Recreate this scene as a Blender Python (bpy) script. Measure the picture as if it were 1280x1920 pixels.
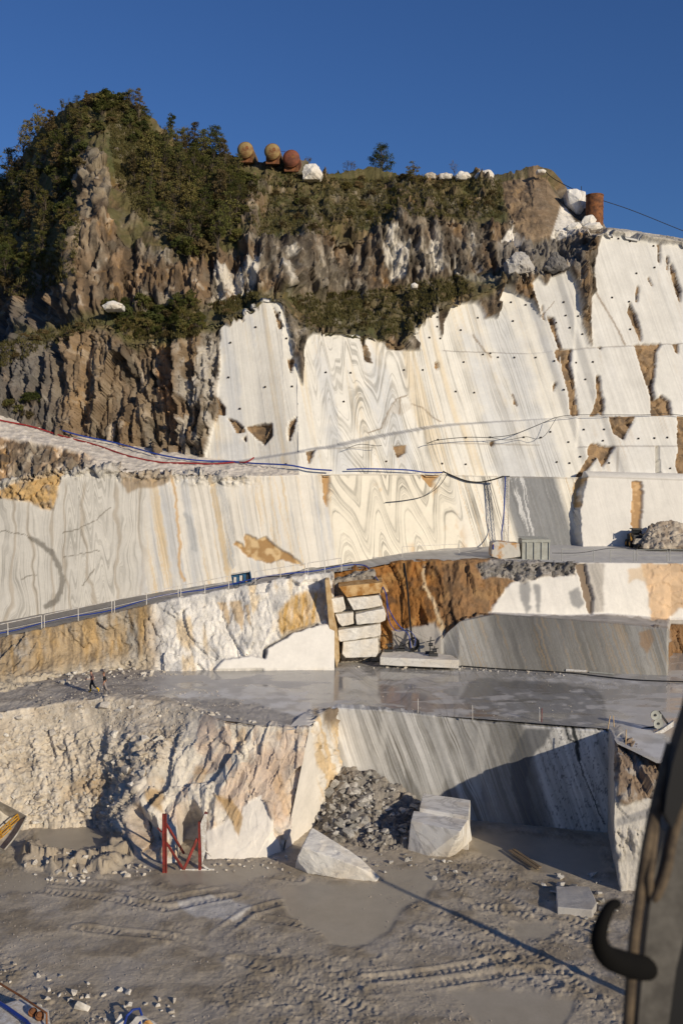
import bpy, bmesh, math, random
import numpy as np
from mathutils import Vector, Matrix

for o in list(bpy.data.objects):
    bpy.data.objects.remove(o)
scene = bpy.context.scene
COL = scene.collection
RNG = random.Random(7)

# ------------------------------------------------------------------ camera, sky, sun, exposure
F = 1867.0                       # focal length in photo pixels (1280 x 1920)
CAMZ = 26.1                      # eye height above the pit floor
PITCH = math.atan(80.0 / F)      # horizon 80 px above the picture's middle
cam_data = bpy.data.cameras.new('camera')
cam = bpy.data.objects.new('camera', cam_data)
COL.objects.link(cam)
cam.location = (0, 0, CAMZ)
cam.rotation_euler = (math.pi / 2 - PITCH, 0, 0)
cam_data.sensor_fit = 'VERTICAL'
cam_data.sensor_height = 36.0
cam_data.lens = 36.0 * F / 1920.0
cam_data.clip_start = 0.05
cam_data.clip_end = 4000
cam_data.dof.use_dof = True
cam_data.dof.focus_distance = 85.0
cam_data.dof.aperture_fstop = 6.0
scene.camera = cam

SUN_AZ, SUN_EL = math.radians(40), math.radians(17)   # behind the camera, to the right
to_sun = Vector((math.sin(SUN_AZ) * math.cos(SUN_EL), -math.cos(SUN_AZ) * math.cos(SUN_EL), math.sin(SUN_EL)))
world = bpy.data.worlds.new('World')
scene.world = world
world.use_nodes = True
wn = world.node_tree
wn.nodes.clear()
sky = wn.nodes.new('ShaderNodeTexSky')
sky.sky_type = 'NISHITA'
sky.sun_disc = False
sky.sun_elevation = SUN_EL
sky.sun_rotation = math.pi - SUN_AZ
sky.altitude = 900
sky.air_density = 1.3
sky.dust_density = 0.05
sky.ozone_density = 7.0
bg = wn.nodes.new('ShaderNodeBackground')
bg.inputs['Strength'].default_value = 0.079
wo = wn.nodes.new('ShaderNodeOutputWorld')
tint = wn.nodes.new('ShaderNodeMix'); tint.data_type = 'RGBA'; tint.blend_type = 'MULTIPLY'; tint.inputs[0].default_value = 1.0
tint.inputs[7].default_value = (0.76, 0.80, 1.0, 1)      # clear, dry mountain air
wn.links.new(sky.outputs[0], tint.inputs[6])
wn.links.new(tint.outputs[2], bg.inputs[0])
wn.links.new(bg.outputs[0], wo.inputs[0])
sun_data = bpy.data.lights.new('sun', 'SUN')
sun_data.energy = 3.9
sun_data.angle = math.radians(0.53)
sun_data.color = (1.0, 0.875, 0.68)
sun = bpy.data.objects.new('sun', sun_data)
COL.objects.link(sun)
sun.rotation_euler = (-to_sun).to_track_quat('-Z', 'Y').to_euler()
sun.location = (60, -60, 80)
scene.view_settings.view_transform = 'Standard'
scene.view_settings.look = 'None'
scene.view_settings.exposure = 0.0
scene.view_settings.gamma = 1.0
scene.render.engine = 'CYCLES'

# ------------------------------------------------------------------ pixels <-> places
CT, ST = math.cos(PITCH), math.sin(PITCH)
def P(px, py, Y):
    """the point on photo pixel (px, py) that lies Y metres ahead"""
    a = (np.asarray(px, float) - 640) / F
    b = (960 - np.asarray(py, float)) / F
    dy = CT + b * ST
    dz = -ST + b * CT
    k = np.asarray(Y, float) / dy
    return np.stack([a * k, dy * k, CAMZ + dz * k], -1)
def yz(px, py, z):
    """the distance at which photo pixel (px, py) meets the level z"""
    b = (960 - py) / F
    return (z - CAMZ) / (-ST + b * CT) * (CT + b * ST)
def PZ(px, py, z):
    return P(px, py, yz(px, py, z))
def zpt(px, py, z):
    return (px, py, yz(px, py, z))
def V3(p):
    return Vector((float(p[0]), float(p[1]), float(p[2])))
def project(W):
    x, y, z = W[..., 0], W[..., 1], W[..., 2] - CAMZ
    f = y * CT - z * ST
    u = y * ST + z * CT
    return 640 + x / f * F, 960 - u / f * F

# ------------------------------------------------------------------ noise in numpy
def _h(ix, iy, iz, seed):
    n = (ix.astype(np.int64) * 374761393 + iy.astype(np.int64) * 668265263 + iz.astype(np.int64) * 2147483647 + seed * 974711) & 0xffffffff
    n = ((n ^ (n >> 13)) * 1274126177) & 0xffffffff
    n = ((n ^ (n >> 16)) * 2246822519) & 0xffffffff
    n = n ^ (n >> 15)
    return (n & 0xffffff).astype(np.float64) / float(0xffffff)
def vn(p, seed=0):
    i = np.floor(p).astype(np.int64)
    f = p - i
    f = f * f * f * (f * (f * 6 - 15) + 10)
    x, y, z = i[..., 0], i[..., 1], i[..., 2]
    fx, fy, fz = f[..., 0], f[..., 1], f[..., 2]
    def c(a, b, d): return _h(x + a, y + b, z + d, seed)
    def l(a, b, t): return a + (b - a) * t
    x00 = l(c(0,0,0), c(1,0,0), fx); x10 = l(c(0,1,0), c(1,1,0), fx)
    x01 = l(c(0,0,1), c(1,0,1), fx); x11 = l(c(0,1,1), c(1,1,1), fx)
    return l(l(x00, x10, fy), l(x01, x11, fy), fz) * 2 - 1
def fbm(p, oc=4, seed=0, gain=0.5, ridge=False):
    s = np.zeros(p.shape[:-1]); a = 1.0; t = 0
    for o in range(oc):
        v = vn(p * (2.03 ** o) + o * 17.3, seed + o * 7)
        if ridge: v = 1 - 2 * np.abs(v)
        s += a * v; t += a; a *= gain
    return s / t
def n2(u, v, oc=2, seed=0):
    """noise on a plane, made from any two coordinates"""
    return fbm(np.stack([u, v, np.full_like(u, 0.37)], -1), oc, seed)
def facets(p, seed=0, tilt=0.9):
    """broken rock: every cell a tilted flat of its own"""
    i = np.floor(p).astype(np.int64)
    best = np.full(p.shape[:-1], 1e9); val = np.zeros(p.shape[:-1])
    for dx in (-1, 0, 1):
        for dy in (-1, 0, 1):
            for dz in (-1, 0, 1):
                x, y, z = i[..., 0] + dx, i[..., 1] + dy, i[..., 2] + dz
                ox, oy, oz = (x + _h(x, y, z, seed), y + _h(x, y, z, seed + 1), z + _h(x, y, z, seed + 2))
                ex, ey, ez = p[..., 0] - ox, p[..., 1] - oy, p[..., 2] - oz
                d = ex * ex + ey * ey + ez * ez
                v = (_h(x, y, z, seed + 3) * 2 - 1) * 0.6 + tilt * ((_h(x, y, z, seed + 4) * 2 - 1) * ex + (_h(x, y, z, seed + 5) * 2 - 1) * ez + (_h(x, y, z, seed + 6) * 2 - 1) * ey)
                m = d < best
                best = np.where(m, d, best); val = np.where(m, v, val)
    return val
def ss(a, b, x):
    t = np.clip((x - a) / (b - a), 0, 1)
    return t * t * (3 - 2 * t)
def mix(c, d, t):
    return c + (np.asarray(d) - c) * np.asarray(t)[..., None]
def inpoly(px, py, poly):
    xs = [q[0] for q in poly]; ys = [q[1] for q in poly]
    out = np.zeros(px.shape, bool)
    bb = (px >= min(xs)) & (px <= max(xs)) & (py >= min(ys)) & (py <= max(ys))
    if not bb.any(): return out
    x, y = px[bb], py[bb]
    r = np.zeros(x.shape, bool)
    n = len(poly)
    for k in range(n):
        x0, y0 = poly[k]; x1, y1 = poly[(k + 1) % n]
        if y0 == y1: continue
        r ^= ((y0 > y) != (y1 > y)) & (x < (x1 - x0) * (y - y0) / (y1 - y0) + x0)
    out[bb] = r
    return out
def stroke(px, py, pts):
    """distance in pixels to a polyline"""
    d = np.full(px.shape, 1e6)
    for (x0, y0), (x1, y1) in zip(pts[:-1], pts[1:]):
        ex, ey = x1 - x0, y1 - y0
        t = np.clip(((px - x0) * ex + (py - y0) * ey) / (ex * ex + ey * ey + 1e-9), 0, 1)
        d = np.minimum(d, np.hypot(px - x0 - t * ex, py - y0 - t * ey))
    return d
def blur(m, n=1):
    m = m.astype(float)
    for _ in range(n):
        q = np.pad(m, 1, mode='edge')
        m = (q[1:-1, 1:-1] * 2 + q[:-2, 1:-1] + q[2:, 1:-1] + q[1:-1, :-2] + q[1:-1, 2:]) / 6
    return m
def lin(r, g, b):
    f = lambda c: (c / 255 / 12.92) if c <= 10 else ((c / 255 + 0.055) / 1.055) ** 2.4
    return np.array([f(r), f(g), f(b)])

# ------------------------------------------------------------------ materials
def new_mat(name):
    m = bpy.data.materials.new(name); m.use_nodes = True
    nt = m.node_tree; nt.nodes.clear()
    out = nt.nodes.new('ShaderNodeOutputMaterial')
    b = nt.nodes.new('ShaderNodeBsdfPrincipled')
    nt.links.new(b.outputs[0], out.inputs[0])
    return m, nt, b
def terrain_material(name, fine=3.0, bump_d=0.05, spec=0.3):
    """colour, gloss and relief come from attributes on the mesh; noise adds grain"""
    m, nt, b = new_mat(name)
    N, L = nt.nodes.new, nt.links.new
    tc = N('ShaderNodeTexCoord')
    col = N('ShaderNodeAttribute'); col.attribute_name = 'col'
    aux = N('ShaderNodeAttribute'); aux.attribute_name = 'aux'
    sep = N('ShaderNodeSeparateColor'); L(aux.outputs['Color'], sep.inputs[0])
    n1 = N('ShaderNodeTexNoise'); n1.inputs['Scale'].default_value = fine; n1.inputs['Detail'].default_value = 8; n1.inputs['Roughness'].default_value = 0.7
    n2_ = N('ShaderNodeTexNoise'); n2_.inputs['Scale'].default_value = fine * 0.23; n2_.inputs['Detail'].default_value = 5
    L(tc.outputs['Object'], n1.inputs['Vector']); L(tc.outputs['Object'], n2_.inputs['Vector'])
    add = N('ShaderNodeMath'); add.operation = 'ADD'
    L(n1.outputs['Fac'], add.inputs[0]); L(n2_.outputs['Fac'], add.inputs[1])
    mr = N('ShaderNodeMapRange'); mr.inputs[1].default_value = 0.6; mr.inputs[2].default_value = 1.4
    L(add.outputs[0], mr.inputs[0])
    # grain amount follows the relief attribute
    lo = N('ShaderNodeMath'); lo.operation = 'MULTIPLY_ADD'; lo.inputs[1].default_value = -0.42; lo.inputs[2].default_value = 0.95
    L(sep.outputs[1], lo.inputs[0])
    hi = N('ShaderNodeMath'); hi.operation = 'MULTIPLY_ADD'; hi.inputs[1].default_value = 0.35; hi.inputs[2].default_value = 1.05
    L(sep.outputs[1], hi.inputs[0])
    L(lo.outputs[0], mr.inputs[3]); L(hi.outputs[0], mr.inputs[4])
    mul = N('ShaderNodeVectorMath'); mul.operation = 'SCALE'
    L(col.outputs['Color'], mul.inputs[0]); L(mr.outputs[0], mul.inputs['Scale'])
    L(sep.outputs[0], b.inputs['Roughness'])
    # veins: bands of unequal width, one per layer of the stone
    na = N('ShaderNodeTexNoise'); na.noise_dimensions = '1D'; na.inputs['Scale'].default_value = 1.35; na.inputs['Detail'].default_value = 4.0; na.inputs['Roughness'].default_value = 0.6
    nb = N('ShaderNodeTexNoise'); nb.noise_dimensions = '1D'; nb.inputs['Scale'].default_value = 0.27; nb.inputs['Detail'].default_value = 1.0
    L(sep.outputs[2], na.inputs['W']); L(sep.outputs[2], nb.inputs['W'])
    vs = N('ShaderNodeMath'); vs.operation = 'MULTIPLY_ADD'; vs.inputs[1].default_value = 0.55; L(nb.outputs['Fac'], vs.inputs[0]); L(na.outputs['Fac'], vs.inputs[2])
    vr = N('ShaderNodeMapRange'); vr.interpolation_type = 'SMOOTHSTEP'; vr.inputs[1].default_value = 0.71; vr.inputs[2].default_value = 0.96; L(vs.outputs[0], vr.inputs[0])
    nf = N('ShaderNodeTexNoise'); nf.inputs['Scale'].default_value = 0.35; nf.inputs['Detail'].default_value = 3; L(tc.outputs['Object'], nf.inputs['Vector'])
    fr = N('ShaderNodeMapRange'); fr.inputs[1].default_value = 0.36; fr.inputs[2].default_value = 0.62; fr.inputs[3].default_value = 0.35; fr.inputs[4].default_value = 1.0; L(nf.outputs['Fac'], fr.inputs[0])
    v1 = N('ShaderNodeMath'); v1.operation = 'MULTIPLY'; L(vr.outputs[0], v1.inputs[0]); L(fr.outputs[0], v1.inputs[1])
    v2 = N('ShaderNodeMath'); v2.operation = 'MULTIPLY'; v2.use_clamp = True; L(v1.outputs[0], v2.inputs[0]); L(aux.outputs['Alpha'], v2.inputs[1])
    vc = N('ShaderNodeMix'); vc.data_type = 'RGBA'; L(v2.outputs[0], vc.inputs[0]); L(mul.outputs[0], vc.inputs[6]); vc.inputs[7].default_value = (0.17, 0.16, 0.135, 1)
    L(vc.outputs[2], b.inputs['Base Color'])
    bp = N('ShaderNodeBump'); bp.inputs['Distance'].default_value = bump_d * 4
    L(add.outputs[0], bp.inputs['Height']); L(sep.outputs[1], bp.inputs['Strength'])
    L(bp.outputs[0], b.inputs['Normal'])
    b.inputs['Specular IOR Level'].default_value = spec
    return m
MAT_ROCK = terrain_material('quarry_rock')
MAT_FLOOR = terrain_material('quarry_ground', fine=5.0, bump_d=0.022, spec=0.5)

def simple_mat(name, rgb, rough=0.7, metal=0.0, var=0.25, scale=4.0, rgb2=None, bump=0.2, spec=0.3, thr=(0.4, 0.62)):
    m, nt, b = new_mat(name)
    N, L = nt.nodes.new, nt.links.new
    tc = N('ShaderNodeTexCoord')
    n = N('ShaderNodeTexNoise'); n.inputs['Scale'].default_value = scale; n.inputs['Detail'].default_value = 8; n.inputs['Roughness'].default_value = 0.65
    L(tc.outputs['Object'], n.inputs['Vector'])
    r = N('ShaderNodeValToRGB')
    c2 = rgb2 if rgb2 is not None else [c * (1 - var) for c in rgb]
    r.color_ramp.elements[0].position = thr[0]; r.color_ramp.elements[1].position = thr[1]
    r.color_ramp.elements[0].color = (*c2, 1); r.color_ramp.elements[1].color = (*rgb, 1)
    L(n.outputs['Fac'], r.inputs[0]); L(r.outputs[0], b.inputs['Base Color'])
    b.inputs['Roughness'].default_value = rough; b.inputs['Metallic'].default_value = metal
    b.inputs['Specular IOR Level'].default_value = spec
    if bump:
        bp = N('ShaderNodeBump'); bp.inputs['Strength'].default_value = bump; bp.inputs['Distance'].default_value = 0.05
        L(n.outputs['Fac'], bp.inputs['Height']); L(bp.outputs[0], b.inputs['Normal'])
    return m

def tag(o, label=None, cat=None, group=None, kind=None):
    if label: o['label'] = label
    if cat: o['category'] = cat
    if group: o['group'] = group
    if kind: o['kind'] = kind
    return o

# ------------------------------------------------------------------ terrain sheets
def rail(pts, cols):
    a = np.array(pts, float)
    return np.stack([cols, np.interp(cols, a[:, 0], a[:, 1]), np.interp(cols, a[:, 0], a[:, 2])], -1)
GRIDS = {}
def sheet(name, rails, rows, paint, label, material=None, flat=False, smooth=False, up=False):
    """rails: world-space rows (C,3) from the lowest to the highest; rows[i]: steps between rail i and i+1"""
    out = []
    for k, (a, b) in enumerate(zip(rails[:-1], rails[1:])):
        n = rows[k]
        for j in range(n):
            out.append(a + (b - a) * (j / n))
    out.append(rails[-1])
    W = np.stack(out, 0)
    du = np.gradient(W, axis=1); dv = np.gradient(W, axis=0)
    N = np.cross(du, dv)
    N /= np.linalg.norm(N, axis=-1, keepdims=True) + 1e-9
    if up:
        s = np.sign(N[..., 2])
    else:
        s = np.sign((N * (np.array([0, 0, CAMZ]) - W)).sum(-1))
    s[s == 0] = 1
    N *= s[..., None]
    px, py = project(W)
    res = paint(px, py, W)
    col, disp, rough, bump = res[:4]
    st, amt = res[4:] if len(res) == 6 else (np.zeros_like(rough), np.zeros_like(rough))
    if disp.ndim == 2: W = W + N * disp[..., None]
    else: W = W + disp
    R, C = W.shape[:2]
    me = bpy.data.meshes.new(name)
    idx = np.arange(R * C).reshape(R, C)
    q = np.stack([idx[:-1, :-1], idx[:-1, 1:], idx[1:, 1:], idx[1:, :-1]], -1).reshape(-1, 4)
    me.vertices.add(R * C); me.vertices.foreach_set('co', W.reshape(-1).astype(np.float32))
    me.loops.add(q.size); me.loops.foreach_set('vertex_index', q.reshape(-1).astype(np.int32))
    me.polygons.add(len(q)); me.polygons.foreach_set('loop_start', np.arange(0, q.size, 4, dtype=np.int32))
    me.polygons.foreach_set('loop_total', np.full(len(q), 4, np.int32))
    me.update(calc_edges=True)
    if smooth: me.polygons.foreach_set('use_smooth', np.ones(len(q), bool))
    a = me.color_attributes.new('col', 'FLOAT_COLOR', 'POINT')
    a.data.foreach_set('color', np.concatenate([np.clip(col, 0.004, 0.9), np.ones(col.shape[:-1] + (1,))], -1).reshape(-1).astype(np.float32))
    a = me.color_attributes.new('aux', 'FLOAT_COLOR', 'POINT')
    z = np.zeros_like(rough)
    a.data.foreach_set('color', np.stack([rough, bump, st, np.clip(amt, 0, 1)], -1).reshape(-1).astype(np.float32))
    me.materials.append(material or MAT_ROCK)
    o = bpy.data.objects.new(name, me); COL.objects.link(o)
    tag(o, label, kind='structure')
    px, py = project(W); GRIDS[name] = (px, py, W)
    return o
def on(name, x, y):
    """the point of a finished sheet that shows at photo pixel (x, y)"""
    px, py, W = GRIDS[name]
    d = (px - x) ** 2 + (py - y) ** 2
    return V3(W[np.unravel_index(np.argmin(d), d.shape)])

WHITE = np.array([0.80, 0.775, 0.72]); CREAM = np.array([0.80, 0.70, 0.54]); COOL = np.array([0.66, 0.67, 0.68])
GREY = np.array([0.20, 0.205, 0.205]); DGREY = np.array([0.085, 0.09, 0.095])
BROWN = np.array([0.20, 0.135, 0.08]); DBROWN = np.array([0.105, 0.075, 0.05]); OCHRE = np.array([0.50, 0.29, 0.10]); RUST = np.array([0.30, 0.135, 0.035])
ROCKG = np.array([0.20, 0.17, 0.13]); DUST = np.array([0.47, 0.42, 0.35]); SOIL = np.array([0.10, 0.075, 0.035])

def jag(px, py, a=3.0, s=9.0, seed=3):
    return px + a * n2(px / s, py / s, 3, seed), py + a * n2(px / s, py / s, 3, seed + 11)
def tri(x):
    return np.abs((x % 1.0) * 2 - 1)
def wave(ph, sharp=1.0):
    v = 0.5 + 0.5 * np.cos(2 * np.pi * ph)
    return v ** sharp
def n1(x, seed=0):
    return vn(np.stack([x, np.full_like(x, 0.31), np.full_like(x, 0.77)], -1), seed)
def fold_coord(px, py, per=46.0, amp=62.0, line=17.0, tilt=0.22, seed=1, warp=10.0):
    """which layer of the folded marble a point lies in: layers bent into uneven nested chevrons"""
    u = px - tilt * py + warp * n2(px / 50, py / 90, 2, seed)
    t1 = tri(u / per + 0.8 * n2(px / 130, py / 700, 2, seed + 5))
    t1 = t1 - 0.12 * np.exp(-((t1 - 1) / 0.12) ** 2) + 0.06 * np.exp(-(t1 / 0.1) ** 2)
    t2 = tri(u / (per * 0.41) + 0.3 + 0.4 * n2(px / 130, py / 300, 2, seed + 6))
    a = amp * (1 + 0.3 * n2(px / 160, py / 400, 1, seed + 2))
    return (py * 0.55 + a * t1 + 0.38 * a * t2 * ss(-0.4, 0.3, n2(px / 150, py / 300, 1, seed + 9)) + 4 * n2(px / 30, py / 90, 2, seed + 3)) / line
def align(a, b, m):
    """shift layer count b so that it meets a where m holds"""
    return b + np.median(a[m] - b[m]) if m.any() else b
def folds(px, py, per=46.0, amp=62.0, line=17.0, tilt=0.22, seed=1, warp=10.0):
    st = fold_coord(px, py, per, amp, line, tilt, seed, warp)
    return ss(-0.05, 0.6, n1(st * 1.15, seed + 11)) * 0.85
def streaks(px, py, k=0.3, w=5.0, ln=260.0, seed=2):
    s = px - k * (py - 700)
    return n2(s / w, py / ln, 3, seed)
def rock_paint(W, px, py, seed=0):
    """weathered cliff colour"""
    q = W * np.array([1.0, 1.0, 0.35])
    a = fbm(q * 0.35, 4, seed); b = fbm(W * np.array([1.6, 1.6, 0.22]), 4, seed + 3); c = fbm(W * 0.9, 3, seed + 9)
    col = mix(np.broadcast_to(ROCKG, W.shape), BROWN, ss(-0.25, 0.3, a))
    col = mix(col, DBROWN, ss(-0.05, 0.4, b) * 0.85)
    col = mix(col, OCHRE * 0.75, ss(0.2, 0.55, a * 0.6 + c * 0.6) * 0.6)
    col = mix(col, np.array([0.44, 0.39, 0.32]), ss(0.2, 0.45, -b * 0.6 + c * 0.7) * 0.65)
    X = W[..., 0] + 0.1 * W[..., 2]
    t = facets(np.stack([X * 1.3, W[..., 1] * 0.5, W[..., 2] * 0.28], -1), seed + 70, 0.3)
    return col * np.clip(1 + 0.75 * t, 0.45, 1.6)[..., None]
def crag(W, amp=1.0, seed=0, sx=0.45, sz=0.16, tilt=0.12):
    """vertical, broken cliff relief with hard edges"""
    X = W[..., 0] + tilt * W[..., 2]
    q = np.stack([X * sx, W[..., 1] * sx * 0.18, W[..., 2] * sz], -1)
    wob = fbm(W * 0.5, 2, seed + 40)[..., None] * 0.12
    q = q + wob
    d = facets(q, seed, 1.2) * 0.7 + facets(q * 2.6 + 9, seed + 20, 1.2) * 0.34 + facets(q * 6.1 + 4, seed + 31, 1.2) * 0.17
    blade = 1 - np.abs(vn(np.stack([X * sx * 3.4 + 2 * wob[..., 0], W[..., 1] * 0.3, W[..., 2] * sz * 0.5], -1), seed + 55)) * 2
    return amp * (d + 0.08 * blade) + min(amp, 0.6) * 0.16 * facets(W * np.array([1.7, 0.3, 0.9]) + wob, seed + 90, 1.3)
# ================================================================== THE SETTING
STEP = 2.0
ones = lambda px: np.ones(px.shape)
def pts3(lst):
    return [zpt(a, b, z) for a, b, z in lst]

# ---- outer ground, far below and behind everything
me = bpy.data.meshes.new('ground')
me.from_pydata([(-900, -900, -1.5), (900, -900, -1.5), (900, 900, -1.5), (-900, 900, -1.5)], [], [(0, 1, 2, 3)])
me.materials.append(simple_mat('outer_ground', (0.30, 0.27, 0.23), 0.9, scale=0.2))
o = bpy.data.objects.new('ground', me); COL.objects.link(o); tag(o, 'grey gravel ground reaching out beyond the quarry', kind='structure')

# ---- pit floor
TRACKS = [[(60, 1652), (200, 1660), (300, 1690), (420, 1668)], [(40, 1668), (190, 1684), (310, 1706), (440, 1680)],
          [(480, 1722), (580, 1740), (700, 1792)], [(545, 1690), (470, 1710), (400, 1760)],
          [(770, 1700), (860, 1722), (1000, 1790), (1110, 1870)], [(830, 1660), (930, 1700), (1060, 1745), (1150, 1800)],
          [(690, 1838), (800, 1826), (960, 1800)], [(700, 1860), (820, 1846), (980, 1822), (1100, 1826)],
          [(820, 1640), (760, 1665), (720, 1690)], [(880, 1690), (990, 1730), (1090, 1765)], [(150, 1740), (330, 1760), (500, 1820)], [(790, 1745), (860, 1760), (960, 1800), (1040, 1850)], [(560, 1650), (480, 1640), (420, 1628)], [(870, 1650), (960, 1690), (1010, 1720)], [(440, 1800), (560, 1850), (700, 1900)], [(900, 1705), (1000, 1708), (1120, 1740)]]
PUDDLES = [[(520, 1668), (560, 1656), (660, 1658), (745, 1650), (770, 1690), (735, 1735), (690, 1770), (640, 1778), (585, 1745), (540, 1715)],
           [(720, 1630), (790, 1625), (830, 1650), (780, 1700), (730, 1690)], [(950, 1735), (1000, 1725), (1050, 1745), (1030, 1765), (975, 1760)],
           [(65, 1560), (110, 1552), (180, 1552), (195, 1570), (185, 1598), (150, 1606), (105, 1600), (70, 1590)],
           [(300, 1640), (400, 1618), (500, 1618), (540, 1640), (450, 1655), (330, 1662)], [(-100, 1655), (40, 1640), (95, 1650), (80, 1670), (-100, 1690)],
           [(870, 1560), (960, 1560), (1120, 1590), (1140, 1640), (1020, 1635), (900, 1600)], [(840, 1860), (960, 1850), (1080, 1880), (1050, 1930), (900, 1930)]]
def paint_floor(px, py, W):
    jx, jy = jag(px, py, 9, 26, 5)
    x, y = W[..., 0], W[..., 1]
    big = fbm(W * 0.12, 3, 4); med = fbm(W * 0.7, 4, 9); fine = fbm(W * 3.1, 3, 2)
    h = 0.10 * big + 0.06 * med + 0.035 * np.abs(fine)
    deb = ss(-0.1, 0.35, fbm(W * 0.22 + 7, 3, 31) + 0.25 * ss(1700, 1640, py))
    lumps = (np.maximum(0, facets(W * np.array([2.1, 2.1, 1.0]), 8)) * 0.065 + np.maximum(0, facets(W * np.array([4.7, 4.7, 1.0]), 18)) * 0.05) * deb
    h = h + lumps
    puddle = np.zeros(px.shape, bool)
    for q in PUDDLES: puddle |= inpoly(jx, jy, q)
    pm = np.clip(blur(puddle, 9) * 1.25 - 0.1 + 0.25 * n2(px / 9, py / 6, 3, 55) * (blur(puddle, 9) > 0.02), 0, 1)
    pm = blur(pm, 2)
    tr = np.zeros(px.shape)
    for k, t in enumerate(TRACKS):
        w = [PZ(a, b, 0) for a, b in t]
        best = np.full(px.shape, 9.0); s = np.zeros(px.shape); acc = 0.0
        for a, b in zip(w[:-1], w[1:]):
            e = b[:2] - a[:2]; L = np.hypot(*e); e = e / L
            al = np.clip((x - a[0]) * e[0] + (y - a[1]) * e[1], 0, L)
            d = np.hypot(x - a[0] - e[0] * al, y - a[1] - e[1] * al)
            m = d < best
            best = np.where(m, d, best); s = np.where(m, acc + al, s); acc += L
        half = 0.36
        inside = ss(half, half - 0.1, best)
        lug = ss(-0.2, 0.5, np.sin(2 * np.pi * (s / 0.40 + best * 0.8)))
        tr = np.maximum(tr, inside * ss(-0.35, 0.1, n2(x * 0.35, y * 0.35, 2, 77 + k)))
        h += inside * (-0.045 + 0.06 * lug * ss(-0.5, 0.3, fbm(W * 1.4, 2, 5 + k))) * ss(-0.75, 0.0, n2(x * 0.3, y * 0.3, 2, 77 + k))
        h += 0.06 * ss(0.25, 0.0, np.abs(best - half - 0.14)) * ss(-0.75, 0.0, n2(x * 0.3, y * 0.3, 2, 77 + k))
    h = h * (1 - pm * 0.93) - 0.02 * pm
    # berm in front of the small pond by the bank
    berm = ss(30, 6, stroke(jx, jy, [(60, 1610), (130, 1622), (190, 1622), (240, 1585), (235, 1560)]))
    h += berm * (0.55 + 0.5 * facets(W * 1.2, 12))
    col = np.broadcast_to(np.array([0.46, 0.395, 0.30]), W.shape)
    col = mix(col, np.array([0.31, 0.255, 0.18]), ss(-0.2, 0.5, med + big * 0.5))
    col = mix(col, np.array([0.47, 0.42, 0.35]), ss(0.15, 0.5, fbm(W * 0.45, 4, 61)) * 0.6)
    col = mix(col, np.array([0.62, 0.58, 0.52]), ss(0.06, 0.16, lumps) * ss(0.0, 0.5, fbm(W * 2.1, 2, 19)) * 0.8)
    col = mix(col, np.array([0.40, 0.33, 0.24]), berm * 0.8)
    col = mix(col, np.array([0.40, 0.35, 0.27]), pm * 0.8)
    pale = ss(0, 1, blur(inpoly(jx, jy, [(330, 1690), (400, 1680), (480, 1700), (440, 1725), (350, 1715)]), 3))
    col = mix(col, np.array([0.62, 0.60, 0.56]), pale * 0.7)
    rough = 0.85 - 0.5 * pm
    return col, h, rough, 0.5 * (1 - pm * 0.85) + 0.05
cols = np.arange(-260, 1560, 2.2)
pys = np.concatenate([np.arange(2100, 1930, -6.0), np.arange(1930, 1478, -2.0)])
sheet('quarry_floor', [P(cols, np.full_like(cols, p), np.full_like(cols, yz(0, p, 0))) for p in pys], [1] * (len(pys) - 1), paint_floor,
      'muddy grey pit floor with tyre tracks, puddles and broken stone', MAT_FLOOR, up=True)
me = bpy.data.meshes.new('pit_floor')
yb = float(yz(0, 2095, 0))
me.from_pydata([(-120, -120, -0.12), (120, -120, -0.12), (120, yb + 40, -0.12), (-120, yb + 40, -0.12)], [], [(0, 1, 2, 3)])
me.materials.append(simple_mat('pit_ground', (0.34, 0.30, 0.25), 0.9, scale=0.6))
o = bpy.data.objects.new('pit_floor', me); COL.objects.link(o); tag(o, 'plain grey mud under and behind the pit floor', kind='structure')

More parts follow.
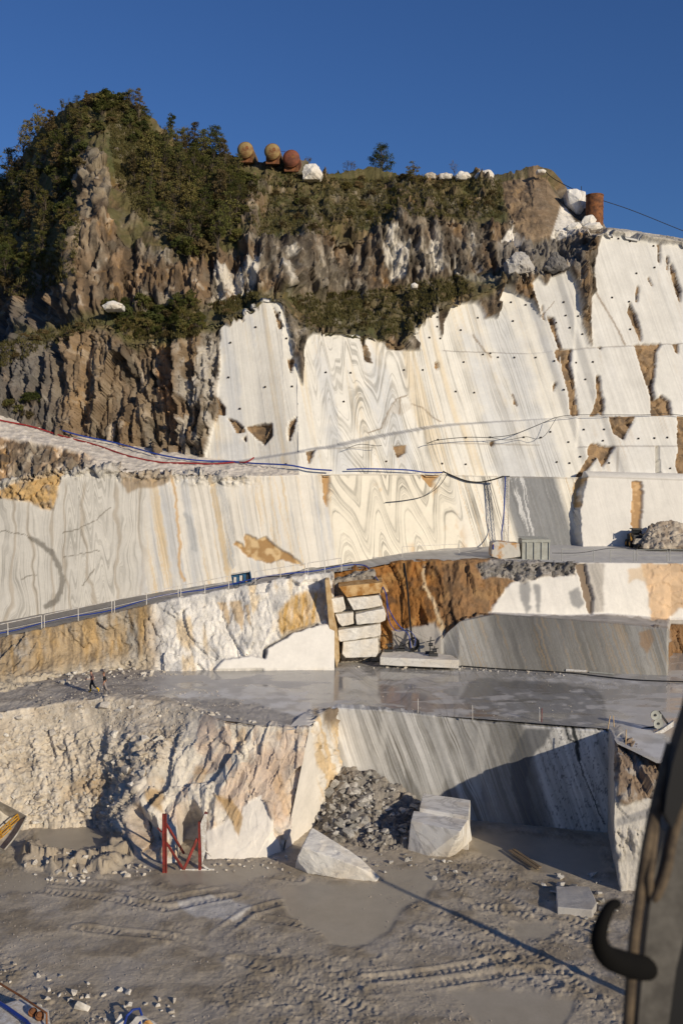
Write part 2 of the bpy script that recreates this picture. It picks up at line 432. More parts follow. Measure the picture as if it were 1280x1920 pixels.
# ---- left bank: earth talus and broken marble face under the middle bench
BANK_TOP = pts3([(-260, 1372, 6.9), (-100, 1352, 7.0), (0, 1336, 7.4), (120, 1318, 7.9), (200, 1309, 8.4), (300, 1314, 8.4), (360, 1334, 8.1), (420, 1352, 8.0), (480, 1360, 7.9), (580, 1366, 7.8), (640, 1366, 7.8)])
BANK_BASE = pts3([(-260, 1600, 0), (-100, 1585, 0), (0, 1562, 0), (60, 1550, 0), (190, 1548, 0), (225, 1575, 0), (260, 1612, 0), (305, 1618, 0), (380, 1612, 0), (500, 1607, 0), (533, 1594, 0), (640, 1594, 0)])
def skew(cols, rails, x0=480, x1=600):
    return rails
def paint_bank(px, py, W):
    jx, jy = jag(px, py, 5, 14, 8)
    v = ss(1365, 1340, py)
    rib = np.interp(py, [1300, 1340, 1420, 1500, 1570, 1620], [420, 372, 318, 262, 240, 262])
    earth = ss(18, -18, px - rib + 16 * n2(px / 30, py / 30, 3, 5))
    gully = fbm(np.stack([(W[..., 0] + 0.5 * W[..., 2]) * 0.45, W[..., 1] * 0.2, W[..., 2] * 0.13], -1), 4, 21, ridge=True)
    de = 0.62 * gully + 0.22 * facets(W * np.array([0.8, 0.8, 0.6]), 15) + 0.17 * facets(W * 2.4, 16) + 0.10 * facets(W * 5.0, 17)
    dr = crag(W, 0.62, 60, 0.28, 0.16, -0.25)
    disp = de * earth + dr * (1 - earth)
    disp += 0.45 * ss(60, 0, np.abs(px - rib - 6)) * ss(1330, 1400, py) * ss(1600, 1540, py)
    c1 = np.broadcast_to(np.array([0.58, 0.51, 0.41]), W.shape)
    c1 = mix(c1, np.array([0.38, 0.31, 0.23]), ss(-0.1, 0.6, fbm(W * 0.5, 4, 3)) * 0.6)
    c1 = mix(c1, np.array([0.66, 0.61, 0.53]), ss(0.15, 0.5, facets(W * 2.4, 16)) * 0.5)
    c1 = mix(c1, np.array([0.42, 0.29, 0.15]), ss(0.25, 0.6, fbm(W * 0.3 + 4, 3, 8)) * 0.5)
    c2 = np.broadcast_to(np.array([0.72, 0.66, 0.56]), W.shape)
    f1 = facets(np.stack([W[..., 0] * 0.36 - 0.09 * W[..., 2], W[..., 1] * 0.2, W[..., 2] * 0.2], -1), 60)
    c2 = mix(c2, np.array([0.60, 0.46, 0.35]), ss(0.15, 0.55, f1 + 0.5 * fbm(W * 0.8, 3, 2)) * 0.75)
    c2 = mix(c2, np.array([0.50, 0.31, 0.12]), ss(0.25, 0.55, fbm(W * np.array([0.7, .7, .3]) + 3, 4, 18)) * 0.5)
    c2 = mix(c2, np.array([0.45, 0.42, 0.38]), ss(0.1, 0.5, fbm(W * 1.4, 4, 38)) * 0.5)
    pink = blur(inpoly(jx, jy, [(500, 1372), (560, 1372), (572, 1400), (556, 1480), (535, 1540), (510, 1545), (500, 1480), (480, 1420)]), 2)
    c2 = mix(c2, np.array([0.58, 0.44, 0.34]), pink * 0.3)
    cut = blur(inpoly(jx, jy, [(386, 1560), (410, 1552), (428, 1538), (444, 1548), (455, 1515), (470, 1500), (490, 1490), (505, 1530), (516, 1560), (530, 1600), (500, 1612), (386, 1616)]), 1)
    c2 = mix(c2, np.array([0.77, 0.72, 0.64]), cut)
    och = blur(inpoly(jx, jy, [(270, 1488), (305, 1478), (312, 1500), (305, 1525), (285, 1520)]) | inpoly(jx, jy, [(405, 1490), (440, 1505), (455, 1530), (448, 1570), (440, 1555), (425, 1525)]), 2)
    c2 = mix(c2, np.array([0.42, 0.27, 0.11]), och * 0.8)
    col = mix(c2, c1, earth)
    disp = disp * (1 - 0.85 * cut) + 0.1 * cut
    niche = blur(inpoly(px, py, [(334, 1519), (345, 1512), (368, 1508), (382, 1535), (386, 1640), (332, 1640)]), 1)
    crev = blur(inpoly(jx, jy, [(250, 1525), (262, 1512), (292, 1540), (302, 1570), (300, 1640), (262, 1640)]), 2)
    disp = disp * (1 - 0.9 * niche) - 2.6 * niche - 1.3 * crev
    col = mix(col, np.array([0.55, 0.53, 0.50]), niche * 0.8)
    disp *= ss(1600, 1560, py) * 0.75 + 0.25
    jut = np.clip((1395 - py) / 40, 0, 1)
    disp = disp * (1 - 0.75 * jut)
    disp *= 1 - ss(560, 600, px)
    return col, disp, 0.85 * ones(px), 0.7 - 0.5 * cut
# columns lean with the bank's right-hand edge, so that it ends on the corner of the cut
cb = np.arange(-260, 641, STEP)
def bank_cols(base_x, top_x):
    t = np.clip((cb - 400) / 200, 0, None)
    return cb
kx = np.interp(cb, [-260, 420, 640], [-260, 420, 533]); kt = np.interp(cb, [-260, 420, 640], [-260, 420, 580])
r0 = rail(BANK_BASE, kx); r1 = rail(BANK_TOP, kt)
R0, R1 = P(*r0.T), P(*r1.T)
RB = R0.copy(); RB[:, 2] -= 1.0
RM = R0 * 0.45 + R1 * 0.55; RM[:, 1] += 0.5
RC = R1.copy(); RC[:, 1] += 1.6; RC[:, 2] -= 0.05
sheet('quarry_bank', [RB, R0, RM, R1, RC], [3, 70, 76, 6], paint_bank, 'pale bank of earth talus and broken marble under the middle bench')

# ---- side wall of the cut: smooth sawn marble with an ochre rough strip
def paint_side(px, py, W):
    jx, jy = jag(px, py, 3, 10, 8)
    och = np.interp(py, [1310, 1400, 1500, 1560], [578, 590, 600, 640])
    m = ss(-4, 4, jx - och)
    disp = crag(W, 0.35, 77, 0.7, 0.25) * m
    col = mix(np.broadcast_to(np.array([0.76, 0.71, 0.63]), W.shape), np.array([0.66, 0.50, 0.30]), m * ss(-0.2, 0.3, streaks(jx, jy, 0.28, 7, 120, 4)))
    col = mix(col, np.array([0.22, 0.17, 0.12]), m * ss(1375, 1345, py) * ss(600, 612, jx))
    return col, disp, 0.75 * ones(px), 0.25 + 0.5 * m
S = []
A0, A1 = PZ(533, 1594, 0), P(580, 1366, yz(580, 1366, 7.8))
B0, B1 = np.array([-0.4, 75.9, 0]), P(633, 1328, 75.9)
t = np.linspace(0, 1, 70)[:, None]
a = A0 + (B0 - A0) * t; b = A1 + (B1 - A1) * t
b[:, 2] += 0.35 * np.sin(np.linspace(0, np.pi, 70))
a0 = a.copy(); a0[:, 2] -= 1
c = b.copy(); c[:, 0] -= 1.6; c[:, 2] -= 0.1
sheet('quarry_wall', [a0, a, b, c], [2, 120, 6], paint_side, 'smooth sunlit side wall of the sawn pit with an ochre strip')

# ---- back wall of the cut
def paint_cut(px, py, W):
    jx, jy = jag(px, py, 3, 12, 8)
    s1 = streaks(jx, py, 0.36, 3.4, 200, 12); s2 = streaks(jx, py, 0.33, 16, 240, 14); s3 = streaks(jx, py, 0.4, 1.6, 130, 19)
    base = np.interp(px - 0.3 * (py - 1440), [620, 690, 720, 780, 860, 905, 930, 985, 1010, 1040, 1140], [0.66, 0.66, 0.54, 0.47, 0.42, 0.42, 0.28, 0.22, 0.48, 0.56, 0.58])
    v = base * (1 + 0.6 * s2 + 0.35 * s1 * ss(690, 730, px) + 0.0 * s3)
    fl = folds(px, py, 70, 75, 16, 0.3, 5, 10) * ss(640, 700, px) * ss(900, 800, px)
    v = v * (1 - 0.55 * fl)
    wst = ss(0.35, 0.55, streaks(jx, py, 0.06, 9, 300, 44)) * ss(700, 760, px) * ss(930, 900, px)
    for q in ([(805, 1340), (850, 1345), (838, 1420), (830, 1500), (812, 1500), (815, 1420)], [(898, 1355), (915, 1356), (918, 1385), (908, 1420), (900, 1500), (884, 1490), (890, 1420)],
              [(715, 1333), (732, 1335), (722, 1400), (716, 1450), (708, 1450), (712, 1390)]):
        wst = np.maximum(wst * 0.6, blur(inpoly(jx, jy, q), 2))
    col = v[..., None] * np.array([1.0, 0.985, 0.94])
    col = mix(col, np.array([0.55, 0.54, 0.51]), wst * 0.75)
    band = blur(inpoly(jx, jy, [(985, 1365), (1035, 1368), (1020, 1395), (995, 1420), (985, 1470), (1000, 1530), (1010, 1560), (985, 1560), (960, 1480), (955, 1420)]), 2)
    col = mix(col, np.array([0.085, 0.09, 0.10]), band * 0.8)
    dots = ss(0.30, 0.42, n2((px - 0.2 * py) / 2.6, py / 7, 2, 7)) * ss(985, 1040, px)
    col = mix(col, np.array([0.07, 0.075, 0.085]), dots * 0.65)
    for pts, w in (([(1072, 1362), (1080, 1395), (1086, 1425)], 5.0), ([(1086, 1425), (1096, 1460), (1112, 1500), (1132, 1545)], 1.6), ([(1060, 1362), (1064, 1385), (1078, 1392)], 2.2)):
        d = stroke(jx, jy, pts)
        col = mix(col, np.array([0.03, 0.035, 0.035]), ss(w, w * 0.5, d))
    top = np.interp(px, [632, 720, 900, 1140], [1328, 1332, 1353, 1372])
    disp = 0.02 * s1 + 0.07 * facets(W * np.array([1.2, 1.2, 1.6]), 3) * ss(6, 1, py - top)
    st = (px - 0.36 * py + 9 * n2(px / 45, py / 120, 2, 17)) / 6.0
    amt = np.interp(px - 0.3 * (py - 1440), [620, 690, 730, 960, 1000, 1150], [0.22, 0.3, 1.0, 0.9, 0.4, 0.3]) * (1 - 0.6 * wst)
    return col, disp, 0.6 * ones(px), 0.12 * ones(px), st, amt
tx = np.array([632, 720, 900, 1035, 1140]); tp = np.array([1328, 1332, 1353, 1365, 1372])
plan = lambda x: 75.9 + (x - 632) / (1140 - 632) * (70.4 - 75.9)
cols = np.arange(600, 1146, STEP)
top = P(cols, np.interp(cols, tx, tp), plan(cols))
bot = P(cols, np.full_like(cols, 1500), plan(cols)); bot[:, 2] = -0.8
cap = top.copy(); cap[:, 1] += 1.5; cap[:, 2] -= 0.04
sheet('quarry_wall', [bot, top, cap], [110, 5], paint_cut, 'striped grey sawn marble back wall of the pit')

# ---- block of rock closing the cut on the right
def paint_rblock(px, py, W):
    jx, jy = jag(px, py, 3, 12, 18)
    left = ss(1158, 1154, px - 0.02 * (py - 1400))
    col = np.broadcast_to(np.array([0.50, 0.47, 0.42]), W.shape)
    brown = blur(inpoly(jx, jy, [(1150, 1385), (1180, 1390), (1240, 1430), (1400, 1500), (1400, 1560), (1230, 1490), (1170, 1510), (1156, 1505)]), 2)
    col = mix(col, np.array([0.26, 0.19, 0.13]), brown)
    col = mix(col, np.array([0.42, 0.40, 0.37]), ss(0.1, 0.4, fbm(W * 1.2, 4, 3)) * 0.6)
    grey = blur(inpoly(px, py, [(1156, 1535), (1230, 1510), (1400, 1470), (1400, 1490), (1230, 1528), (1156, 1550)]), 1)
    disp = ss(1146, 1160, px) * crag(W, 0.55, 91, 0.6, 0.4) * (0.25 + 0.75 * np.maximum(brown, ss(1545, 1560, py) * ss(1620, 1600, py)))
    return mix(col, np.array([0.3, 0.29, 0.28]), grey), disp, 0.8 * ones(px), 0.5 * ones(px)
def legs(pts, ns):
    return np.concatenate([np.linspace(a, b, n, endpoint=False) for a, b, n in zip(pts[:-1], pts[1:], ns)] + [np.array([pts[-1]])])
def vert(z):      # back corner of the cut, a plumb line
    q = P(1140, 1372, 70.4); return np.array([q[0], q[1], z])
rb = [[vert(-0.5), P(1166, 1690, 60.4), P(1240, 1692, 60.6), P(1500, 1692, 61.5)],
      [vert(3.0), P(1150, 1555, 60.8), P(1240, 1560, 61.0), P(1500, 1560, 62)],
      [vert(5.6), P(1152, 1480, 61.6), P(1235, 1500, 61.8), P(1500, 1500, 62.6)],
      [vert(7.0), P(1158, 1418, 64.5), P(1225, 1455, 63.5), P(1500, 1470, 64)],
      [vert(7.55), P(1158, 1394, 67.0), P(1232, 1430, 66.0), P(1500, 1445, 67)]]
rails_ = [legs(q, [36, 60, 110]) for q in rb]
cap_ = rails_[-1] + np.array([1.2, 2.0, -0.05])
sheet('quarry_wall', rails_ + [cap_], [36, 30, 26, 14, 5], paint_rblock, 'rough brown topped block of rock closing the pit on its shaded side')

# ---- middle bench
BENCH_FRONT = [p for p in BANK_TOP if p[0] < 570] + [(580, 1366, yz(580, 1366, 7.8)), (606, 1348, 73.0), (633, 1328, 75.9), (720, 1332, plan(720)), (900, 1353, plan(900)), (1035, 1365, plan(1035)), (1140, 1372, 70.4)] + [zpt(1158, 1392, 7.6), zpt(1232, 1428, 7.5), zpt(1500, 1445, 7.4), zpt(1560, 1450, 7.4)]
W2_BASE_L = pts3([(-260, 1350, 7.3), (-100, 1315, 7.6), (0, 1298, 7.9), (60, 1284, 8), (130, 1264, 8.1), (220, 1256, 8.1), (340, 1258, 8.1), (630, 1253, 8.1)])
BENCH_BACK = W2_BASE_L + [(700, 1241, 94.0), (830, 1240, 91.8), (860, 1246, 90.5), (1060, 1258, 88.4), (1250, 1268, 87.0), (1257, 1232, 96.3), (1560, 1230, 97)]
def paint_bench(px, py, W):
    jx, jy = jag(px, py, 8, 24, 5)
    road = ss(330, 250, px + 30 * n2(px / 40, py / 12, 2, 3))
    e = fbm(W * 0.8, 4, 3); f = fbm(W * 3, 3, 4)
    col = np.broadcast_to(np.array([0.50, 0.485, 0.46]), W.shape)
    ph = folds(px * 0.75, py * 2.6, 80, 60, 21, 0.1, 15, 20)
    st = streaks(px, py * 1.0, 1.1, 7, 60, 6)
    striped = ss(600, 680, px) * ss(1120, 1000, px)
    col = col * (1 - 0.15 * st * striped)[..., None]
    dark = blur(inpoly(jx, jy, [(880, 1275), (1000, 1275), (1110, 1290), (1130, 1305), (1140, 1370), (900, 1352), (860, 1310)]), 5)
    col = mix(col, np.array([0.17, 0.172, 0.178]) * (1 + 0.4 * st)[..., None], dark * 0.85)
    pale = blur(inpoly(jx, jy, [(330, 1302), (470, 1287), (580, 1296), (572, 1312), (440, 1310), (340, 1312)]) | inpoly(jx, jy, [(440, 1325), (580, 1315), (585, 1345), (470, 1345)]) | inpoly(jx, jy, [(1140, 1365), (1200, 1360), (1300, 1420), (1300, 1460), (1180, 1395)]) | inpoly(jx, jy, [(1060, 1262), (1190, 1274), (1300, 1284), (1300, 1292), (1150, 1282), (1040, 1272)]), 2)
    col = mix(col, np.array([0.72, 0.71, 0.69]), pale * 0.85 * ss(-0.35, 0.2, e))
    dust = blur(inpoly(jx, jy, [(300, 1310), (430, 1310), (570, 1345), (590, 1372), (480, 1365), (360, 1340)]), 3)
    gcol = mix(np.broadcast_to(np.array([0.44, 0.40, 0.345]), W.shape), np.array([0.31, 0.275, 0.235]), ss(-0.3, 0.4, e))
    g = np.clip(road + dust * 0.8, 0, 1)
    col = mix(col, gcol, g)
    d = stroke(jx, jy, [(720, 1252), (880, 1262), (1040, 1272), (1160, 1283), (1300, 1294)])
    lip = ss(5, 1, d) * ss(-0.3, 0.2, e)
    col = mix(col, np.array([0.55, 0.54, 0.52]), lip * 0.7)
    wet = ss(-0.12, 0.22, n2(px / 60, py / 9, 3, 91) + 0.25 * ss(560, 640, px) * ss(1330, 1290, py)) * (1 - g) * (1 - pale * 0.6)
    slur = ss(0.1, 0.35, n2(px / 30, py / 6, 3, 95)) * (1 - g) * (1 - wet)
    col = mix(col, np.array([0.62, 0.60, 0.57]), slur * 0.55)
    col = col * (1 - 0.28 * wet)[..., None]
    disp = (0.10 * e + 0.10 * np.abs(f)) * g + 0.008 * e * (1 - wet) + 0.12 * lip * np.abs(f)
    disp += 0.2 * np.maximum(0, facets(W * 1.6, 4)) * g * ss(0.1, 0.4, fbm(W * .3, 2, 9))
    st = fold_coord(px * 0.8, py * 2.6, 90, 55, 13, 0.1, 15, 14)
    sd = align(st, (px - 1.1 * py) / 9.0, (np.abs(px - 850) < 10) & (np.abs(py - 1300) < 10)); k_ = ss(800, 900, px); st = st * (1 - k_) + sd * k_
    amt = striped * 0.62 * (1 - g) * (1 - slur * 0.6)
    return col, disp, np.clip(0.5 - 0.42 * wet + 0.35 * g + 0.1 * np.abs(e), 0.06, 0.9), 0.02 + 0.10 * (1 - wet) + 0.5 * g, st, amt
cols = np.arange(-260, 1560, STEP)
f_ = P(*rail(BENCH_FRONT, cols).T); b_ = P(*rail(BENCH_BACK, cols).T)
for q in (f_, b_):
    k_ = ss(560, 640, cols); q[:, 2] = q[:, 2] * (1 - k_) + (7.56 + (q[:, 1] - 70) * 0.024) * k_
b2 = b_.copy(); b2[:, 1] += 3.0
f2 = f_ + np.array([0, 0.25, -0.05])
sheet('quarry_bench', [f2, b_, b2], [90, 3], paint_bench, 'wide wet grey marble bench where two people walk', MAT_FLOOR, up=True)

# ---- wall above the middle bench, left of the block stack
RAMP_FRONT = [(-260, 1262, 86), (-100, 1218, 87), (0, 1195, 88), (150, 1165, 88.8), (300, 1130, 90), (420, 1106, 91), (520, 1089, 91.6), (612, 1074, 92.2), (640, 1070, 92.4)]
def paint_w2l(px, py, W):
    jx, jy = jag(px, py, 4, 14, 8)
    top = np.interp(px, [-100, 0, 150, 300, 420, 520, 612, 640], [1218, 1195, 1165, 1130, 1106, 1089, 1074, 1070])
    ochre = ss(310, 270, px + 20 * n2(px / 30, py / 60, 2, 4))
    s1 = streaks(jx, jy, -0.05, 6, 70, 4); s2 = streaks(jx, jy, 0.1, 18, 120, 5); f = fbm(W * 1.3, 4, 6)
    c1 = np.broadcast_to(np.array([0.42, 0.32, 0.20]), W.shape)
    c1 = mix(c1, np.array([0.16, 0.12, 0.08]), ss(-0.1, 0.4, s1) * 0.8)
    c1 = mix(c1, np.array([0.46, 0.44, 0.40]), ss(0.0, 0.45, s2 + 0.4 * f) * 0.7)
    c1 = mix(c1, np.array([0.50, 0.33, 0.14]), ss(0.1, 0.5, -s2 + 0.3 * f) * 0.6)
    c2 = np.broadcast_to(np.array([0.74, 0.71, 0.66]), W.shape)
    c2 = mix(c2, np.array([0.40, 0.40, 0.41]), ss(0.0, 0.5, fbm(W * np.array([0.8, 0.8, 0.5]), 4, 26)) * 0.65)
    c2 = mix(c2, np.array([0.62, 0.44, 0.20]), ss(0.12, 0.45, s2 * 0.7 + 0.6 * fbm(W * 0.5, 3, 12)) * 0.55)
    tan = blur(inpoly(jx, jy, [(408, 1130), (425, 1128), (432, 1165), (428, 1175)]) | inpoly(jx, jy, [(432, 1128), (450, 1126), (458, 1160), (455, 1185), (440, 1160)]) | inpoly(jx, jy, [(458, 1135), (466, 1135), (472, 1175), (464, 1165)]), 1)
    c2 = mix(c2, np.array([0.50, 0.37, 0.22]), tan * 0.85)
    och = blur(inpoly(jx, jy, [(522, 1150), (550, 1115), (585, 1105), (612, 1112), (612, 1160), (580, 1175), (545, 1185), (525, 1185)]), 4)
    c2 = mix(c2, np.array([0.56, 0.35, 0.11]), och * (0.45 + 0.5 * ss(-0.3, 0.3, s1)))
    smooth_ = blur(inpoly(px, py, [(400, 1258), (418, 1238), (470, 1230), (497, 1236), (499, 1216), (545, 1187), (596, 1171), (640, 1172), (640, 1262), (400, 1262)]), 2)
    col = mix(c2, c1, ochre)
    col = mix(col, np.array([0.80, 0.765, 0.70]), smooth_)
    crack = ss(4.0, 1.5, stroke(jx, jy, [(497, 1232), (500, 1215), (545, 1187), (596, 1171)]))
    col = mix(col, np.array([0.2, 0.19, 0.18]), crack * 0.7)
    tal = ss(1208, 1240, py - 0.16 * (300 - px) * (px < 300)) * ss(330, 240, px)
    col = mix(col, np.array([0.50, 0.445, 0.36]) * (1 + 0.25 * f)[..., None], tal * 0.9)
    disp = crag(W, 0.42, 120, 0.5, 0.26, 0.2) * (1 - tal) * (1 - smooth_) + tal * (0.35 * facets(W * 1.1, 7) + 0.2 * facets(W * 3, 9))
    disp += smooth_ * 0.55 - 0.5 * crack
    disp *= 0.4 + 0.6 * ss(0, 14, py - top)
    return col, disp, 0.85 * ones(px), 0.75 - 0.6 * smooth_
cols = np.arange(-260, 628, STEP)
b_ = P(*rail(W2_BASE_L, cols).T); t_ = P(*rail(RAMP_FRONT, cols).T)
lo_ = b_.copy(); lo_[:, 2] -= 0.6; lo_[:, 1] -= 0.2
w = ss(340, 120, cols)[:, None]
mid = b_ * 0.6 + t_ * 0.4 + np.array([0, 1.0, 0]) * w
cp = t_ + np.array([0, 1.5, -0.03])
sheet('quarry_wall', [lo_, b_, mid, t_, cp], [2, 36, 50, 5], paint_w2l, 'craggy ochre and white rock wall below the railed ramp')

# ---- wall above the middle bench, right: rusty rock, long grey sawn step, pale wall
WR = dict(base=[(612, 1252, 92.5), (700, 1241, 94.0), (830, 1240, 91.8), (860, 1246, 90.5), (1060, 1258, 88.4), (1250, 1268, 87.0), (1257, 1232, 96.3), (1560, 1230, 97)],
          stepf=[(612, 1150, 94.2), (700, 1150, 94.8), (815, 1212, 92.2), (832, 1190, 92.0), (860, 1166, 91.8), (925, 1152, 91.8), (1060, 1162, 89.8), (1190, 1174, 88.2), (1250, 1180, 87.2), (1257, 1162, 96.6), (1560, 1160, 97.3)],
          stepb=[(612, 1146, 94.3), (700, 1146, 94.9), (815, 1206, 92.4), (832, 1186, 92.4), (860, 1160, 92.4), (925, 1148, 94.2), (1060, 1153, 94.6), (1140, 1150, 95.2), (1215, 1156, 95.6), (1245, 1160, 96), (1257, 1158, 96.9), (1560, 1156, 97.6)],
          top=[(612, 1074, 94.0), (690, 1064, 95), (750, 1053, 96), (900, 1050, 96.2), (1080, 1055, 96.2), (1560, 1059, 98)])
def paint_w2r(px, py, W):
    jx, jy = jag(px, py, 4, 13, 28)
    f = fbm(W * 1.1, 4, 6); s1 = streaks(jx, jy, 0.15, 7, 60, 4); s2 = streaks(jx, py, 0.33, 2.6, 180, 24); s3 = streaks(jx, py, 0.33, 14, 260, 29)
    rust = mix(np.broadcast_to(RUST, W.shape), np.array([0.13, 0.065, 0.025]), ss(0.0, 0.45, f * 0.8 + s1 * 0.5))
    rust = mix(rust, np.array([0.42, 0.24, 0.085]), ss(0.05, 0.5, fbm(W * 0.7 + 3, 4, 16)) * 0.8)
    rust = mix(rust, np.array([0.26, 0.17, 0.095]), ss(800, 850, px) * 0.6)
    rust = mix(rust, np.array([0.70, 0.56, 0.36]), ss(5, 1, stroke(jx, jy, [(793, 1060), (795, 1100), (812, 1125), (818, 1150), (826, 1170), (828, 1200)])) * 0.8)
    for pts in ([(838, 1058), (845, 1120), (850, 1165)], [(858, 1056), (850, 1090), (846, 1110)], [(812, 1056), (815, 1080)]):
        rust = mix(rust, np.array([0.05, 0.03, 0.02]), ss(5, 1, stroke(jx, jy, pts)) * 0.7)
    deb = blur(inpoly(jx, jy, [(890, 1060), (920, 1048), (1080, 1050), (1078, 1078), (1045, 1080), (1000, 1085), (980, 1095), (950, 1080), (905, 1085)]), 2)
    white = np.broadcast_to(np.array([0.74, 0.71, 0.65]), W.shape) * (1 + 0.07 * s3)[..., None]
    gd = blur(inpoly(jx, jy, [(975, 1090), (992, 1090), (995, 1140), (985, 1150), (975, 1125)]) | inpoly(jx, jy, [(1000, 1095), (1012, 1095), (1012, 1148), (1004, 1150)]) | inpoly(jx, jy, [(1065, 1110), (1085, 1100), (1095, 1130), (1085, 1142), (1070, 1135)]), 2)
    white = mix(white, np.array([0.24, 0.24, 0.24]), gd * 0.85)
    brk = blur(inpoly(jx, jy, [(1078, 1056), (1095, 1056), (1112, 1120), (1112, 1150), (1104, 1150), (1090, 1100)]), 1)
    white = mix(white, np.array([0.17, 0.11, 0.06]), brk * 0.9)
    g2 = blur(inpoly(jx, jy, [(1098, 1056), (1132, 1056), (1130, 1148), (1114, 1148)]), 2)
    white = mix(white, np.array([0.36, 0.33, 0.29]) * (1 + 0.5 * s2)[..., None], g2 * 0.8)
    tan = blur(inpoly(jx, jy, [(1200, 1056), (1440, 1056), (1440, 1130), (1270, 1140), (1245, 1170), (1220, 1165), (1214, 1110)]), 2)
    white = mix(white, np.array([0.56, 0.37, 0.20]) * (1 + 0.3 * f)[..., None], tan * 0.85)
    tan2 = blur(inpoly(jx, jy, [(1175, 1068), (1208, 1062), (1210, 1090), (1190, 1085), (1178, 1095)]), 2)
    white = mix(white, np.array([0.60, 0.44, 0.27]), tan2 * 0.7)
    wmask = blur(inpoly(jx, jy, [(918, 1160), (922, 1140), (945, 1110), (958, 1092), (990, 1086), (1040, 1080), (1078, 1076), (1080, 1040), (1700, 1040), (1700, 1156), (1250, 1163), (1140, 1154), (930, 1156)]), 1)
    step = inpoly(px, py, [(826, 1250), (828, 1200), (834, 1188), (862, 1164), (922, 1150), (1060, 1160), (1190, 1172), (1252, 1176), (1254, 1290), (826, 1290)])
    step = blur(step & (W[..., 1] < 92.6), 1)
    gx = px - 0.33 * (py - 1200)
    gv = np.interp(gx, [820, 870, 900, 935, 1000, 1090, 1150, 1200, 1260], [0.40, 0.36, 0.33, 0.20, 0.17, 0.20, 0.26, 0.33, 0.36])
    gcol = (gv * (1 + 0.35 * s2 + 0.3 * s3))[..., None] * np.array([1.0, 0.97, 0.9])
    gcol = mix(gcol, np.array([0.40, 0.27, 0.13]), ss(0.2, 0.45, streaks(jx, py, 0.33, 4, 200, 55)) * 0.4)
    och = blur(inpoly(jx, jy, [(1195, 1185), (1220, 1178), (1225, 1200), (1210, 1225), (1200, 1210)]), 2)
    gcol = mix(gcol, np.array([0.36, 0.22, 0.11]), och * 0.7)
    pale = blur(inpoly(px, py, [(736, 1182), (815, 1168), (829, 1188), (830, 1225), (820, 1245), (730, 1245), (735, 1210)]), 1)
    col = mix(rust, white, wmask)
    col = mix(col, np.array([0.46, 0.44, 0.40]) * (1 + 0.2 * s2)[..., None], pale * 0.9)
    col = mix(col, gcol, step)
    col = mix(col, np.array([0.30, 0.28, 0.26]) * (1 + 0.6 * f)[..., None], deb)
    ledge = (W[..., 1] > 89) & (W[..., 2] > 11.0) & (W[..., 2] < 12.6) & (py > 1147) & (py < 1182) & (px > 915)
    lm = blur(ledge, 1)
    l2 = lm * (1 - step)
    col = mix(col, np.array([0.42, 0.39, 0.35]) * (1 + 0.4 * f)[..., None], np.clip(l2 * (1 - wmask), 0, 1))
    natural = np.clip(1 - wmask - pale - step - lm, 0, 1)
    disp = crag(W, 0.5, 140, 0.45, 0.2, 0.1) * natural + deb * 0.5 * facets(W * 2.2, 5) + wmask * 0.03 * s3 + brk * -0.4 + step * 0.015 * s2 + pale * 0.15
    disp = disp + 0.4 * facets(W * np.array([1.0, 1, 1.4]), 6) * tan * 0.3
    disp *= ss(0, 6, py - 1052) * 0.8 + 0.2
    st = (px - 0.33 * py + 5 * n2(px / 40, py / 120, 2, 27)) / 5.0
    return col, disp, 0.75 - 0.2 * step, 0.15 + 0.6 * natural + 0.5 * deb, st, np.clip(step * 0.6 + pale * 0.4, 0, 1) * (1 - deb)
cols = np.concatenate([np.arange(612, 1250, STEP), np.arange(1250, 1258, 0.5), np.arange(1258, 1560, STEP)])
rs = [P(*rail(WR[k], cols).T) for k in ('base', 'stepf', 'stepb', 'top')]
lo_ = rs[0].copy(); lo_[:, 2] -= 0.6
cp = rs[3] + np.array([0, 1.8, -0.03])
sheet('quarry_wall', [lo_] + rs + [cp], [2, 52, 12, 54, 5], paint_w2r, 'rusty rock wall with a long grey sawn marble step below the upper bench')

# ---- ramp and upper bench
W3_BASE = [(-260, 1228, 97), (-100, 1188, 97), (0, 1166, 97), (150, 1138, 97.3), (300, 1110, 98), (430, 1090, 99), (560, 1070, 100), (640, 1058, 101.5), (750, 1038, 106), (830, 1029, 109.5), (940, 1023, 112.5), (1080, 1022, 114), (1560, 1018, 118)]
def paint_ub(px, py, W):
    e = fbm(W * 0.7, 4, 3); f = fbm(W * 2.5, 3, 7)
    st = streaks(px, py * 3, 0.6, 9, 200, 6)
    col = np.broadcast_to(np.array([0.44, 0.43, 0.41]), W.shape) * (1 + 0.3 * e)[..., None]
    col = mix(col, np.array([0.23, 0.22, 0.21]), ss(0.0, 0.4, st) * ss(900, 700, px) * 0.7)
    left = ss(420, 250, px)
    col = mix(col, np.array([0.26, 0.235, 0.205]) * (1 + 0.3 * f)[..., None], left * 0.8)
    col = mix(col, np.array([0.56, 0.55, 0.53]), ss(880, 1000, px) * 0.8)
    return col, 0.05 * e + 0.03 * f, 0.6 * ones(px), 0.25 * ones(px)
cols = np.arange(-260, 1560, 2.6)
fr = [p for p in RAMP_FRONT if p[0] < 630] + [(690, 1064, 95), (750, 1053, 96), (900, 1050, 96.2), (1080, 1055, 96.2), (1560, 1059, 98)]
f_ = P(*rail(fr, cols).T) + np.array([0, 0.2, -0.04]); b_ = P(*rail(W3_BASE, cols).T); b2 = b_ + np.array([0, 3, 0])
sheet('ramp', [f_, b_, b2], [40, 2], paint_ub, 'grey ramp rising into the upper quarry bench', MAT_FLOOR, up=True)

